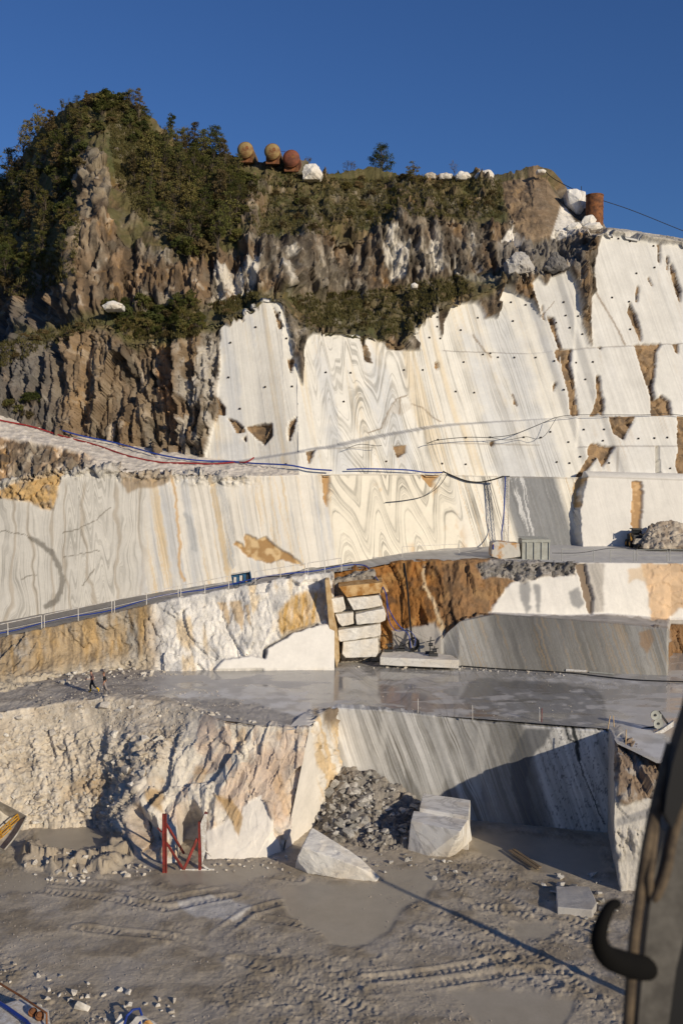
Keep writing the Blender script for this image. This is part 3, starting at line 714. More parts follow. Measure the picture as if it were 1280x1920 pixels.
# ---- tall sawn wall above the ramp and the upper bench
W3_TOP = [(-260, 950, 98.4), (-100, 915, 98.4), (0, 902, 98.4), (60, 892, 98.4), (110, 880, 98.6), (200, 877, 98.9), (240, 886, 99), (330, 888, 99.4), (480, 893, 100.4), (600, 889, 102), (760, 888, 107.6), (830, 889, 110.8), (940, 893, 113.6), (1080, 895, 115.2), (1560, 907, 119.4)]
def paint_w3(px, py, W):
    jx, jy = jag(px, py, 3.5, 12, 48)
    s1 = streaks(jx, py, 0.18, 4, 240, 61); s2 = streaks(jx, py, 0.18, 18, 320, 62); s3 = streaks(jx, py, 0.3, 3.0, 400, 63)
    f = fbm(W * 0.8, 4, 66)
    col = np.broadcast_to(np.array([0.74, 0.70, 0.62]), W.shape)
    # left: grey-white marble with thin olive-brown folded veins
    lf = ss(300, 250, px + 0.1 * (py - 1000))
    u = px + 14 * n2(px / 45, py / 110, 2, 6)
    amp = 70 * np.exp(-((px - 165) / 60.0) ** 2) + 26 * np.exp(-((px - 50) / 40.0) ** 2)
    ph = (u + amp * (tri(px / 38 + 0.15 * n2(px / 30, py / 60, 1, 9)) - 0.5) * (0.6 + 0.5 * np.sin(py / 23.0)) + 18 * n2(px / 60, py / 160, 2, 3) + 0.05 * py) / 8.5
    ph = (px + 26 * n2(px / 70, py / 170, 2, 6) + 9 * n2(px / 22, py / 45, 2, 8)) / 9.0 + 0.35 * n2(px / 30, py / 80, 2, 12)
    fz = folds(px, py, 30, 34, 12, 0.02, 33, 5) * np.exp(-((px - 165) / 42.0) ** 2)
    vein = np.maximum(ss(0.80, 0.98, wave(ph)) * (1 - np.exp(-((px - 165) / 42.0) ** 2)), ss(0.35, 0.8, fz) * 0.75) * ss(-0.45, 0.35, n2(ph * 0.45, np.zeros_like(ph), 2, 17)) * (0.5 + 0.5 * ss(-0.4, 0.3, n2(px / 40, py / 50, 2, 28)))
    vein2 = ss(0.90, 1.0, wave(ph * 0.23 + 0.4)) * 0.8
    lc = mix(np.broadcast_to(np.array([0.60, 0.575, 0.52]), W.shape) * (1 + 0.06 * f)[..., None], np.array([0.27, 0.19, 0.10]), np.clip(vein2 * 0.5, 0, 0.85) * ss(0.0, 30, py - 890))
    dark = ss(7, 3, stroke(jx, jy, [(60, 1010), (82, 1022), (100, 1040), (112, 1065), (117, 1090), (112, 1115), (106, 1126), (88, 1138)]) + 3 * n2(px / 6, py / 6, 2, 3))
    lc = mix(lc, np.array([0.17, 0.155, 0.13]), dark * 0.8)
    for pts in ([(120, 999), (150, 990), (180, 975), (207, 953)], [(0, 998), (12, 995), (45, 1003), (60, 1012)], [(120, 1044), (185, 1033)], [(40, 1086), (70, 1076)], [(155, 1100), (178, 1066)]):
        lc = mix(lc, np.array([0.17, 0.15, 0.115]), ss(1.3, 0.5, stroke(jx, jy, pts)) * 0.8)
    # middle: cream and white banded
    mc = mix(np.broadcast_to(np.array([0.71, 0.67, 0.595]), W.shape), np.array([0.66, 0.50, 0.29]), ss(0.05, 0.45, s1 * 0.6 + s2 * 0.7) * 0.8)
    mc = mix(mc, np.array([0.50, 0.51, 0.52]), ss(0.0, 0.4, streaks(jx, py, 0.15, 15, 300, 71)) * 0.8)
    gb = ss(10, 4, stroke(jx + 4 * n2(px / 8, py / 14, 2, 2), py, [(405, 890), (420, 940), (432, 1000), (434, 1060)])) * (0.5 + 0.5 * ss(-0.2, 0.3, s3))
    gb = np.maximum(gb, ss(7, 3, stroke(jx, jy, [(348, 965), (360, 985), (366, 1030)])) * 0.7)
    mc = mix(mc, np.array([0.36, 0.37, 0.375]), gb * 0.85)
    orv = ss(4.0, 1.0, stroke(jx, jy, [(322, 890), (331, 930), (332, 980), (338, 1020), (334, 1060), (345, 1090)]))
    mc = mix(mc, np.array([0.55, 0.33, 0.12]), orv * 0.75)
    # folds with strong dark bands
    fo = folds(px, py, 72, 66, 15, 0.26, 90, 9)
    fc = np.broadcast_to(np.array([0.72, 0.67, 0.56]), W.shape)
    fc = mix(fc, np.array([0.52, 0.30, 0.09]), ss(0.3, 0.55, fbm(W * np.array([0.5, 0.5, 0.3]), 4, 93)) * 0.55)
    # diagonal pinstripes
    dc = np.broadcast_to(np.array([0.74, 0.70, 0.61]), W.shape)
    pin = np.clip(ss(0.0, 0.45, n2((px - 0.3 * py) / 3.2, py / 800, 2, 5)) + 0.5 * ss(0.1, 0.5, n2((px - 0.3 * py) / 9, py / 600, 2, 7)), 0, 1.2)
    dc = mix(dc, np.array([0.24, 0.21, 0.16]), 0 * pin * ss(-0.3, 0.3, n2((px - 0.3 * py) / 22, py / 300, 2, 51) + 0.25))
    dc = mix(dc, np.array([0.58, 0.37, 0.14]), ss(0.25, 0.5, s3) * 0.5)
    gx = px - 0.3 * (py - 960)
    gm = ss(945, 962, gx) * ss(1070, 1052, gx)
    gs = streaks(jx, py, 0.30, 3.2, 220, 81); gw = ss(0.28, 0.42, streaks(jx, py, 0.27, 7, 180, 82))
    gc = mix(np.broadcast_to(np.array([0.215, 0.22, 0.225]), W.shape) * (1 + 0.45 * gs)[..., None], np.array([0.66, 0.66, 0.65]), gw * 0.8)
    dc = mix(dc, gc, gm)
    rc = np.broadcast_to(np.array([0.69, 0.665, 0.615]), W.shape) * (1 + 0.035 * s2 + 0.02 * f)[..., None]
    col = mix(mc, lc, lf)
    m_f = ss(612, 625, px - 0.12 * (py - 960)) * ss(880, 845, px - 0.25 * (py - 960))
    col = mix(col, fc, m_f)
    m_d = ss(845, 880, px - 0.25 * (py - 960))
    col = mix(col, dc, m_d)
    redge = np.interp(py, [890, 960, 1000, 1030], [1092, 1076, 1078, 1082])
    m_r = ss(-2, 2, jx - redge)
    col = mix(col, rc, m_r)
    # patches
    stain = blur(inpoly(jx, jy, [(437, 1020), (444, 1014), (452, 1018), (458, 1026), (459, 1002), (468, 1004), (482, 1012), (497, 1003), (512, 1018), (528, 1030), (546, 1040), (570, 1060), (551, 1058), (530, 1050), (505, 1055), (480, 1050), (462, 1042), (452, 1030)]), 1)
    col = mix(col, mix(np.broadcast_to(np.array([0.34, 0.19, 0.06]), W.shape), np.array([0.60, 0.43, 0.22]), ss(-0.1, 0.4, fbm(W * 1.4, 3, 5))), stain * 0.95)
    brown = blur(inpoly(jx, jy, [(605, 889), (620, 889), (613, 950), (608, 938)]) | inpoly(jx, jy, [(786, 888), (826, 888), (808, 914), (800, 905)]) | inpoly(jx, jy, [(1174, 906), (1190, 905), (1194, 930), (1192, 965), (1188, 1014), (1176, 1016), (1173, 960)]), 1)
    col = mix(col, mix(np.broadcast_to(np.array([0.38, 0.22, 0.085]), W.shape), np.array([0.56, 0.36, 0.17]), ss(-0.1, 0.4, fbm(W * 1.6, 3, 15))), brown * 0.95)
    och = blur(inpoly(jx, jy, [(1082, 893), (1094, 898), (1082, 920), (1080, 955), (1074, 950), (1074, 915)]), 1)
    col = mix(col, np.array([0.50, 0.30, 0.10]), och * 0.9)
    topo = blur(inpoly(jx, jy, [(-260, 930), (-20, 925), (15, 915), (35, 900), (55, 885), (95, 872), (130, 870), (115, 895), (106, 930), (100, 955), (80, 955), (55, 940), (20, 935)]), 2)
    col = mix(col, mix(np.broadcast_to(np.array([0.52, 0.33, 0.12]), W.shape), np.array([0.28, 0.21, 0.14]), ss(0, 0.4, f + s1 * 0.4)), topo * 0.9)
    tops = blur(inpoly(jx, jy, [(222, 880), (325, 882), (318, 905), (290, 915), (262, 915), (240, 925), (228, 905)]), 2)
    col = mix(col, np.array([0.30, 0.20, 0.10]) * (1 + 0.4 * s1)[..., None], tops * 0.75)
    seam = ss(2.2, 0.6, stroke(px, py, [(600, 891), (760, 890), (940, 894), (1080, 897), (1280, 904)]))
    col = mix(col, np.array([0.3, 0.27, 0.23]), seam * 0.4)
    tp = np.interp(px, [p[0] for p in W3_TOP], [p[1] for p in W3_TOP])
    lip = ss(26, 4, py - tp) * ss(520, 420, px)
    disp = 0.04 * s2 - 0.35 * brown - 0.25 * stain + (0.6 * facets(W * 0.9, 4) + 0.3 * facets(W * 2.4, 5)) * np.maximum(lip, topo * 0.7)
    disp += m_r * 1.5 * ss(-1.0, 1.0, py - tp)
    col = mix(col, np.array([0.45, 0.40, 0.33]), lip * 0.5 * (py - tp < 10))
    gz = np.exp(-((px - 165) / 48.0) ** 2)
    stL = (px + 30 * n2(px / 70, py / 170, 2, 6) + 9 * n2(px / 22, py / 45, 2, 8)) / 6.5
    stl = align(stL, fold_coord(px, py, 36, 44, 8.5, 0.02, 33, 5), (np.abs(px - 165) < 8) & (np.abs(py - 1000) < 12))
    stL = stL * (1 - gz) + stl * gz
    stM = (px - 0.16 * py + 8 * n2(px / 40, py / 200, 2, 16)) / 9.0
    stF = fold_coord(px, py, 66, 84, 13, 0.26, 90, 8)
    stD = (px - 0.3 * py + 4 * n2(px / 30, py / 240, 2, 4)) / 5.2
    stD = align(stF, stD, (np.abs(px - 862 - 0.25 * (py - 960)) < 6) & (np.abs(py - 960) < 20))
    st = np.where(lf > 0.5, stL, stM)
    st = np.where(m_f > 0.02, stF, st)
    st = st * (1 - m_d) + stD * m_d
    bare_ = (1 - np.clip(stain + brown + och + topo, 0, 1)) * (1 - 0.9 * m_r)
    amt = (lf * 0.52 + (1 - lf) * 0.34) * (1 - np.maximum(m_f, m_d)) * (1 - 0.9 * np.exp(-((px - 278 + 0.1 * (py - 1000)) / 10.0) ** 2)) * ss(612, 602, px - 0.12 * (py - 960))
    amt = amt + m_f * (1 - m_d) * 0.8 + m_d * (0.8 - 0.5 * gm)
    return col, disp, 0.7 * ones(px), 0.1 + 0.6 * np.maximum(lip, topo), st, amt * bare_ * (py > tp + 2)
cols = np.arange(-260, 1560, 1.8)
b_ = P(*rail(W3_BASE, cols).T); t_ = P(*rail(W3_TOP, cols).T); lo_ = b_ - np.array([0, 0.1, 0.6]); cp = t_ + np.array([0, 3.5, 0.0])
sheet('quarry_wall', [lo_, b_, t_, cp], [2, 125, 8], paint_w3, 'tall sawn marble wall with folded grey and ochre veins above the ramp')

# ---- sloping haul road on the ledge
ROAD_F = [(-260, 770, 101.5), (-100, 792, 102), (0, 818, 102.5), (100, 832, 102.3), (165, 850, 102), (240, 868, 101.6), (330, 880, 101.5), (480, 886, 102), (560, 888, 102.5)]
UP_BASE = [(-260, 700, 110), (-100, 744, 109), (0, 778, 108), (100, 812, 107.6), (240, 838, 107), (330, 852, 106), (400, 864, 105.2), (480, 870, 104.8), (560, 883, 103), (640, 883, 104.5), (750, 884, 108.8), (830, 886, 112), (940, 891, 115), (1080, 893, 116.5), (1560, 903, 121)]
def paint_road(px, py, W):
    f = fbm(W * 1.5, 4, 6); g = fbm(W * 0.4, 3, 8)
    rf = np.interp(px, [p[0] for p in ROAD_F], [p[1] for p in ROAD_F])
    rock = ss(-2, 8, py - rf) * ss(200, 140, px)
    col = np.broadcast_to(np.array([0.66, 0.60, 0.52]), W.shape) * (1 + 0.3 * f)[..., None]
    col = mix(col, rock_paint(W, px, py, 5) * 1.3, rock)
    return col, 0.10 * f + rock * crag(W, 0.6, 33, 0.7, 0.4) + 0.12 * np.maximum(0, facets(W * 2, 4)), 0.9 * ones(px), 0.7 * ones(px)
cols = np.arange(-260, 562, 2.0)
a = P(*rail(W3_TOP, cols).T) + np.array([0, 0.3, -0.1]); b = P(*rail(ROAD_F, cols).T); c = P(*rail(UP_BASE, cols).T); d = c + np.array([0, 3, 0.6])
sheet('road', [a, b, c, d], [30, 26, 2], paint_road, 'steep pale gravel haul road running up beside the cliff', MAT_FLOOR, up=True)

# ---- the mountain: quarried face, terraces, cliffs and peak
T_F = [(-260, 720, 124), (-100, 690, 121), (0, 660, 117), (60, 640, 114), (150, 612, 111.5), (200, 604, 111), (240, 640, 110), (330, 630, 109), (400, 600, 109), (430, 588, 109), (490, 551, 109.5), (530, 556, 109.5), (575, 612, 109.5), (690, 620, 112), (750, 640, 114), (820, 572, 117), (870, 560, 119), (950, 526, 121.5), (1000, 510, 122), (1080, 500, 122.5), (1118, 436, 124), (1150, 432, 124.5), (1280, 452, 126), (1560, 500, 128)]
T_B = [(-260, 660, 136), (-100, 640, 130), (0, 625, 124), (60, 615, 119), (150, 598, 114.5), (200, 582, 114), (240, 585, 114.5), (330, 580, 114.5), (400, 562, 114.5), (430, 560, 114.5), (490, 546, 115), (530, 546, 116), (575, 548, 119), (690, 545, 122), (750, 540, 123.5), (820, 516, 124), (870, 514, 124), (950, 508, 125), (1000, 492, 125), (1080, 470, 126), (1118, 433, 126.5), (1150, 430, 127), (1280, 450, 128), (1560, 498, 130)]
C_T = [(-260, 590, 152), (-100, 560, 144), (0, 530, 135), (60, 505, 128), (120, 480, 122), (150, 420, 120), (180, 380, 121), (240, 450, 120), (330, 490, 119), (400, 480, 119.5), (480, 450, 120), (560, 432, 122), (650, 436, 125), (700, 430, 126), (760, 400, 127), (850, 408, 128), (920, 418, 128.5), (985, 400, 130), (1040, 420, 129), (1080, 432, 128.5), (1118, 431, 128.5), (1150, 429, 129), (1280, 449, 130), (1560, 497, 132)]
S_T = [(-260, 470, 178), (-100, 400, 170), (0, 352, 160), (40, 305, 154), (90, 240, 148), (130, 207, 144), (195, 181, 141), (260, 202, 142), (295, 242, 142), (330, 285, 142), (440, 298, 141), (560, 312, 141), (600, 331, 141), (690, 325, 143), (800, 332, 143), (940, 331, 142), (1000, 321, 140), (1028, 324, 140), (1050, 350, 139), (1062, 375, 137), (1095, 402, 134), (1130, 427, 132), (1150, 428, 131), (1280, 448, 132), (1560, 496, 134)]
WHITE_POLY = [(360, 930), (378, 862), (395, 800), (408, 765), (404, 735), (410, 690), (410, 612), (418, 602), (431, 609), (436, 592), (444, 600), (446, 586), (455, 600), (452, 574), (457, 566), (468, 583), (480, 579), (470, 571), (467, 561), (477, 565), (484, 579), (486, 551), (505, 550), (509, 562), (517, 555), (525, 562), (534, 575), (540, 598), (546, 622), (552, 664), (557, 665), (565, 700), (573, 718), (574, 645), (580, 628), (592, 618), (670, 622), (678, 616), (687, 650), (693, 672), (707, 676), (702, 655), (692, 634), (697, 628), (708, 626), (716, 637), (721, 631), (736, 650), (794, 651), (793, 640), (777, 622), (775, 606), (781, 602), (785, 611), (790, 622), (790, 601), (795, 598), (803, 606), (803, 590), (812, 588), (816, 574), (822, 569), (828, 580), (833, 622), (837, 628), (840, 600), (848, 580), (855, 567), (866, 561), (880, 560), (900, 560), (911, 572), (919, 590), (935, 586), (942, 592), (940, 560), (944, 535), (950, 525), (965, 540), (982, 549), (1003, 558), (1013, 580), (1019, 588), (1004, 540), (1001, 524), (1012, 514), (1027, 531), (1035, 514), (1060, 507), (1068, 499), (1073, 515), (1082, 531), (1088, 545), (1090, 562), (1096, 605), (1108, 640), (1115, 646), (1112, 600), (1114, 552), (1123, 543), (1119, 500), (1125, 460), (1133, 436), (1145, 430), (1160, 437), (1185, 434), (1215, 446), (1250, 451), (1280, 452), (1600, 470), (1600, 960)]
PATCHES = [[(510, 562), (516, 580), (523, 578), (520, 590), (536, 603), (521, 611), (517, 592)], [(540, 668), (556, 665), (546, 693)], [(425, 780), (440, 785), (455, 798), (458, 806), (447, 808), (440, 806), (432, 790)],
    [(459, 797), (485, 790), (505, 790), (506, 812), (490, 831), (478, 818)], [(540, 785), (555, 775), (548, 797), (538, 824), (536, 810)], [(453, 818), (460, 811), (459, 825)], [(400, 732), (410, 748), (420, 762), (418, 776), (408, 772), (400, 790)],
    [(574, 843), (591, 842), (579, 871)], [(740, 835), (764, 833), (762, 848), (748, 856)], [(919, 827), (932, 826), (924, 837)],
    [(1030, 588), (1042, 590), (1048, 622), (1056, 650), (1075, 650), (1071, 680), (1080, 710), (1089, 775), (1074, 777), (1070, 740), (1058, 690), (1054, 662), (1045, 652), (1052, 648), (1044, 626)],
    [(1121, 700), (1127, 703), (1131, 735), (1136, 760), (1131, 778), (1126, 770), (1119, 776), (1110, 779), (1118, 763), (1123, 740)], [(1185, 560), (1199, 588), (1208, 620), (1208, 641), (1196, 612), (1182, 581)],
    [(1192, 643), (1243, 640), (1233, 660), (1231, 700), (1226, 722), (1232, 748), (1244, 738), (1258, 750), (1263, 778), (1224, 778), (1223, 742), (1210, 702), (1200, 667)],
    [(1199, 528), (1203, 536), (1201, 560), (1197, 563)], [(1218, 514), (1222, 513), (1231, 537)], [(1262, 485), (1272, 505), (1282, 540), (1280, 562), (1266, 520)], [(1255, 474), (1259, 478), (1260, 500), (1256, 500)],
    [(1139, 780), (1189, 779), (1166, 825), (1149, 812)], [(1101, 842), (1110, 829), (1138, 838), (1150, 838), (1137, 862), (1128, 876), (1118, 855), (1111, 868), (1096, 886), (1086, 901), (1080, 896), (1094, 872), (1102, 856)],
    [(1268, 780), (1290, 780), (1300, 870), (1271, 905), (1263, 872), (1268, 835)], [(1122, 646), (1133, 645), (1130, 653)], [(1263, 642), (1275, 640), (1274, 661)], [(1238, 452), (1242, 452), (1243, 485), (1240, 490)], [(1042, 652), (1052, 660), (1055, 680), (1048, 672)],
    [(1043, 712), (1047, 714), (1042, 730), (1040, 725)], [(895, 622), (903, 635), (909, 640), (903, 634)], [(964, 735), (972, 752), (974, 757), (968, 752)], [(825, 672), (832, 676), (829, 690), (826, 684)], [(1018, 558), (1024, 590), (1030, 600), (1022, 592)]]
LEDGE = [(380, 870), (480, 853), (560, 839), (640, 824), (720, 808), (800, 795), (850, 789), (950, 784), (1080, 778), (1280, 778), (1560, 778)]
def paint_up(px, py, W):
    jx, jy = jag(px, py, 1.5, 4.5, 58)
    inw = inpoly(jx, jy, WHITE_POLY)
    front = W[..., 1] < np.interp(px, [p[0] for p in T_B], [p[2] for p in T_B]) + 0.3
    wm = blur(inw & front, 1)
    pat = np.zeros(px.shape, bool)
    for q in PATCHES: pat |= inpoly(jx, jy, q)
    pat = blur(pat, 1) * wm
    kk = np.interp(px, [400, 560, 800, 1000, 1200], [0.10, 0.16, 0.26, 0.33, 0.35])
    s0 = px - kk * (py - 700)
    s1 = n2(s0 / 4.5, py / 320, 3, 101); s2 = n2(s0 / 19, py / 420, 2, 102); s3 = n2(s0 / 2.4, py / 500, 2, 103); s4 = n2(s0 / 60, py / 400, 2, 106)
    f = fbm(W * 0.6, 4, 104)
    # marble
    mc = np.broadcast_to(np.array([0.71, 0.685, 0.62]), W.shape)
    mc = mix(mc, np.array([0.66, 0.55, 0.38]), ss(0.05, 0.45, s1 * 0.5 + s2 * 0.6) * 0.75 * ss(1100, 900, px))
    mc = mix(mc, np.array([0.56, 0.57, 0.575]), ss(0.0, 0.45, s4 + 0.35 * s2 + 0.3 * f) * 0.75)
    pin = ss(0.08, 0.5, n2(s0 / 2.8, py / 900, 2, 5)) + 0.5 * ss(0.1, 0.5, n2(s0 / 7, py / 600, 2, 7))
    pm = ss(760, 830, px) * ss(1060, 960, px) * ss(-0.35, 0.2, n2(s0 / 30, py / 400, 2, 51))
    mc = mix(mc, np.array([0.42, 0.36, 0.27]), 0 * pin)
    fo = folds(px, py, 58, 50, 12, 0.16, 190, 7)
    fm = ss(572, 600, px - 0.08 * (py - 700)) * ss(800, 730, px - 0.1 * (py - 700))
    mc = mix(mc, np.array([0.24, 0.23, 0.21]), 0 * np.clip(fo * fm * 0.9, 0, 0.8) * (0.45 + 0.55 * ss(-0.4, 0.3, n2(px / 70, py / 90, 2, 66))))
    vert = ss(0.15, 0.45, n2(s0 / 3.5, py / 180, 3, 171)) * ss(745, 780, px) * ss(860, 820, px)
    mc = mix(mc, np.array([0.36, 0.31, 0.24]), vert * 0.0)
    mc = mix(mc, np.array([0.665, 0.65, 0.61]) * (1 + 0.10 * s1 + 0.10 * f + 0.08 * s2)[..., None], ss(1030, 1070, px - 0.3 * (py - 700)) * 0.85)
    # brown drips and cracks on the marble
    for pts, w_ in (([(700, 806), (724, 798), (736, 768), (752, 742), (770, 736)], 1.3), ([(780, 752), (800, 760), (820, 778), (834, 786)], 1.2),
                    ([(758, 740), (757, 770)], 1.6), ([(1123, 546), (1145, 582), (1165, 618), (1176, 642)], 1.8), ([(965, 735), (973, 755)], 1.8), ([(895, 621), (909, 640), (920, 655), (927, 664)], 1.5),
                    ([(1030, 588), (1045, 622), (1060, 655)], 1.8), ([(1042, 560), (1019, 588)], 1.0)):
        mc = mix(mc, np.array([0.19, 0.12, 0.06]), ss(w_ * 1.5, w_ * 0.4, stroke(jx, jy, pts)) * 0.7)
    stain = blur(inpoly(jx, jy, [(726, 800), (735, 765), (750, 742), (772, 736), (780, 745), (778, 760), (768, 768), (760, 775), (742, 768), (738, 790)]), 2)
    mc = mix(mc, np.array([0.42, 0.36, 0.28]), stain * 0.45 * ss(-0.3, 0.3, f + s3))
    for a_, b_ in (((840, 652), (992, 657)), ((1045, 653), (1132, 647)), ((1132, 647), (1300, 640)), ((800, 829), (1012, 834)), ((600, 840), (700, 838)), ((1085, 838), (1300, 838)), ((735, 649), (795, 651)), ((1155, 838), (1155, 905))):
        mc = mix(mc, np.array([0.33, 0.29, 0.24]), ss(1.9, 0.6, stroke(px, py + 0.7 * n2(px / 6, py / 6, 2, 9), [a_, b_])) * 0.6)
    lx = np.interp(px, [p[0] for p in LEDGE], [p[1] for p in LEDGE])
    bw = np.interp(px, [400, 480, 640, 850, 1080], [8, 10, 13, 9, 2.5])
    band = ss(-1, 1, py - lx) * ss(bw + 1, bw - 1, py - lx)
    mc = mix(mc, np.array([0.52, 0.51, 0.49]), band * 0.55 * wm)
    slot = blur(inpoly(px, py, [(1226, 838), (1230, 838), (1235, 900), (1224, 900)]), 0)
    drip = blur(pat, 2)
    for k_ in range(5): drip = np.maximum(drip, 0.86 * np.concatenate([drip[4:], drip[-4:]], 0))
    mc = mix(mc, np.array([0.46, 0.33, 0.19]), np.clip(drip - pat, 0, 1) * 0.45 * ss(-0.1, 0.4, s3 + 0.3 * s1))
    # patches of natural rock
    pc = mix(np.broadcast_to(np.array([0.30, 0.20, 0.11]), W.shape), np.array([0.15, 0.105, 0.065]), ss(-0.2, 0.4, fbm(W * 0.9, 4, 111)))
    pc = mix(pc, np.array([0.40, 0.26, 0.13]), ss(0.15, 0.5, fbm(W * 1.6, 3, 112)) * 0.6)
    mc = mix(mc, pc, ss(0.3, 0.7, pat))
    # cliffs
    rc = rock_paint(W, px, py, 130) * 0.9
    gul = fbm(np.stack([(W[..., 0] - 0.1 * W[..., 2]) * 0.55, W[..., 1] * 0.1, W[..., 2] * 0.07], -1), 4, 161)
    butt = ss(60, 130, px) * ss(430, 380, px) * ss(585, 640, py)
    rc = mix(rc, np.array([0.30, 0.215, 0.13]), butt * ss(-0.3, 0.25, gul) * 0.5)
    rc = mix(rc, np.array([0.45, 0.23, 0.10]), blur(inpoly(jx, jy, [(285, 640), (318, 640), (325, 700), (322, 830), (305, 800), (292, 720)]), 3) * 0.5)
    rc = mix(rc, np.array([0.50, 0.46, 0.40]), ss(320, 350, px) * ss(430, 395, px) * ss(600, 650, py) * ss(-0.15, 0.25, fbm(W * np.array([1.1, 1.1, 0.4]), 4, 163)) * 0.8)
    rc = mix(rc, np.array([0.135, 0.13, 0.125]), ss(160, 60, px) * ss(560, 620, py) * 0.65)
    rib = blur(inpoly(px + 9 * n2(px / 16, py / 16, 3, 71), py + 9 * n2(px / 16, py / 16, 3, 72), [(150, 290), (172, 280), (200, 295), (208, 340), (200, 400), (190, 450), (170, 500), (150, 560), (130, 600), (120, 560), (140, 480), (142, 400), (138, 340)]), 4)
    rc = mix(rc, np.array([0.36, 0.29, 0.20]), rib * 0.6 * ss(-0.15, 0.3, fbm(W * np.array([1.2, 1.2, 0.5]), 4, 137)))
    upc = ss(390, 440, px) * ss(1010, 960, px) * ss(560, 545, py) * ss(400, 440, py)
    wcl = blur(inpoly(jx, jy, [(402, 500), (440, 490), (470, 470), (490, 480), (480, 540), (430, 560), (402, 560)]) | inpoly(jx, jy, [(525, 470), (548, 470), (550, 530), (520, 545)]) | inpoly(jx, jy, [(792, 510), (805, 455), (815, 430), (828, 470), (832, 512)]) | inpoly(jx, jy, [(878, 435), (888, 432), (902, 480), (905, 505), (896, 500)]) | inpoly(jx, jy, [(848, 460), (870, 510), (856, 510)]) | inpoly(jx, jy, [(730, 420), (745, 415), (770, 450), (760, 520), (735, 515), (715, 470)]), 2)
    rc = mix(rc, np.array([0.72, 0.67, 0.58]), wcl * ss(-0.35, 0.2, fbm(W * np.array([1.0, 1.0, 0.4]), 4, 165)) * 0.85)
    rc = mix(rc, np.array([0.075, 0.06, 0.045]), upc * ss(0.05, 0.4, n2((px - 0.3 * py) / 9, py / 120, 3, 168)) * 0.75)
    gk = blur(inpoly(jx, jy, [(930, 450), (1000, 432), (1080, 430), (1095, 470), (1090, 520), (1070, 500), (1020, 505), (940, 520)]), 4)
    rc = mix(rc, np.array([0.22, 0.20, 0.175]) * (1 + 0.5 * f)[..., None], gk * 0.8)
    rc = mix(rc, np.array([0.52, 0.47, 0.40]), blur(inpoly(jx, jy, [(860, 510), (950, 512), (1010, 500), (1068, 488), (1075, 500), (1000, 512), (960, 522), (900, 530)]), 2) * 0.7)
    wt = blur(inpoly(px, py, [(1035, 432), (1056, 380), (1064, 382), (1084, 415), (1092, 430), (1075, 434)]) | inpoly(px, py, [(941, 444), (966, 410), (985, 442)]), 1)
    bsl = blur(inpoly(jx, jy, [(940, 335), (1000, 320), (1030, 326), (1056, 375), (1040, 430), (985, 442), (966, 412), (945, 380)]), 2)
    rc = mix(rc, np.array([0.27, 0.19, 0.115]) * (1 + 0.5 * f)[..., None], bsl * 0.75)
    rc = mix(rc, np.array([0.78, 0.735, 0.66]), wt)
    topw = blur(inpoly(jx, jy, [(1060, 434), (1095, 420), (1120, 428), (1135, 432), (1120, 440), (1090, 440)]), 1)
    rc = mix(rc, np.array([0.66, 0.62, 0.56]), topw * 0.6)
    rim = ss(1120, 1140, px) * ss(475, 462, py)
    rc = mix(rc, np.array([0.58, 0.54, 0.47]) * (1 + 0.25 * f)[..., None], rim * 0.85)
    # soil and brush on the gentler slopes
    tb = np.interp(px, [p[0] for p in C_T], [p[1] for p in C_T])
    slope1 = ss(6, -16, py - tb + 16 * n2(px / 20, py / 20, 3, 5)) * (1 - bsl) * (1 - ss(1030, 1060, px))
    tF = np.interp(px, [p[0] for p in T_F], [p[1] for p in T_F]); tB = np.interp(px, [p[0] for p in T_B], [p[1] for p in T_B])
    terr = ss(-10, 4, py - tB) * ss(20, 2, py - tF + 8 * n2(px / 14, py / 14, 2, 3)) * ss(1000, 900, px)
    bare = ss(0.0, 0.3, fbm(W * 0.28 + 5, 3, 189)) * ss(430, 480, px)
    soil = np.clip((1 - 0.45 * bare) * np.maximum(slope1 * (1 - 0.9 * rib), terr * 0.9) * ss(-0.62, -0.05, fbm(W * 0.35, 4, 188)), 0, 1)
    sc = mix(np.broadcast_to(np.array([0.105, 0.095, 0.036]), W.shape), np.array([0.165, 0.13, 0.06]), ss(-0.2, 0.4, fbm(W * 1.3, 4, 181)))
    sc = mix(sc, np.array([0.075, 0.088, 0.026]), ss(0.0, 0.4, fbm(W * 0.5 + 9, 3, 182)) * 0.7)
    rc = mix(rc, sc, soil * 0.9)
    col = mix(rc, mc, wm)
    # relief
    big = crag(W, 2.2, 200, 0.16, 0.045, 0.14) + crag(W, 0.8, 230, 0.55, 0.12, 0.05)
    near = np.clip(blur(wm, 14) * 1.6, 0, 1)
    calm = (1 - 0.85 * ss(985, 1030, px) * ss(440, 415, py)) * (1 - 0.92 * ss(1098, 1128, px) * ss(500, 470, py))
    big = big * (1 - 0.75 * near) * calm
    disp = big * (1 - wm) * (1 - 0.72 * soil) * (1 - 0.7 * bsl) - 0.6 * (1 - wm) * (1 - rim)
    disp += 1.2 * rib * (1 - wm) + butt * (1 - wm) * (1.1 * gul)
    disp += wm * (0.05 * s2 + 0.03 * s3 - pat * (0.55 + 0.35 * facets(W * 0.9, 7)))
    up_ = ss(bw, 0, py - lx)
    disp -= wm * up_ * 0.8
    l2 = np.interp(px, [820, 992, 1045, 1280, 1560], [651, 657, 653, 640, 630])
    disp -= wm * ss(1.5, -1.5, py - l2) * 0.28 * ss(820, 860, px)
    disp -= wm * ss(1.5, -1.5, py - 838) * 0.22 * ss(1078, 1086, px)
    disp -= slot * 1.2
    disp += wm * np.interp(px - 0.3 * (py - 700), [380, 560, 575, 1040, 1052, 1100, 1112, 1600], [0, 0, -0.2, -0.2, 0.15, 0.15, 0.5, 0.5])
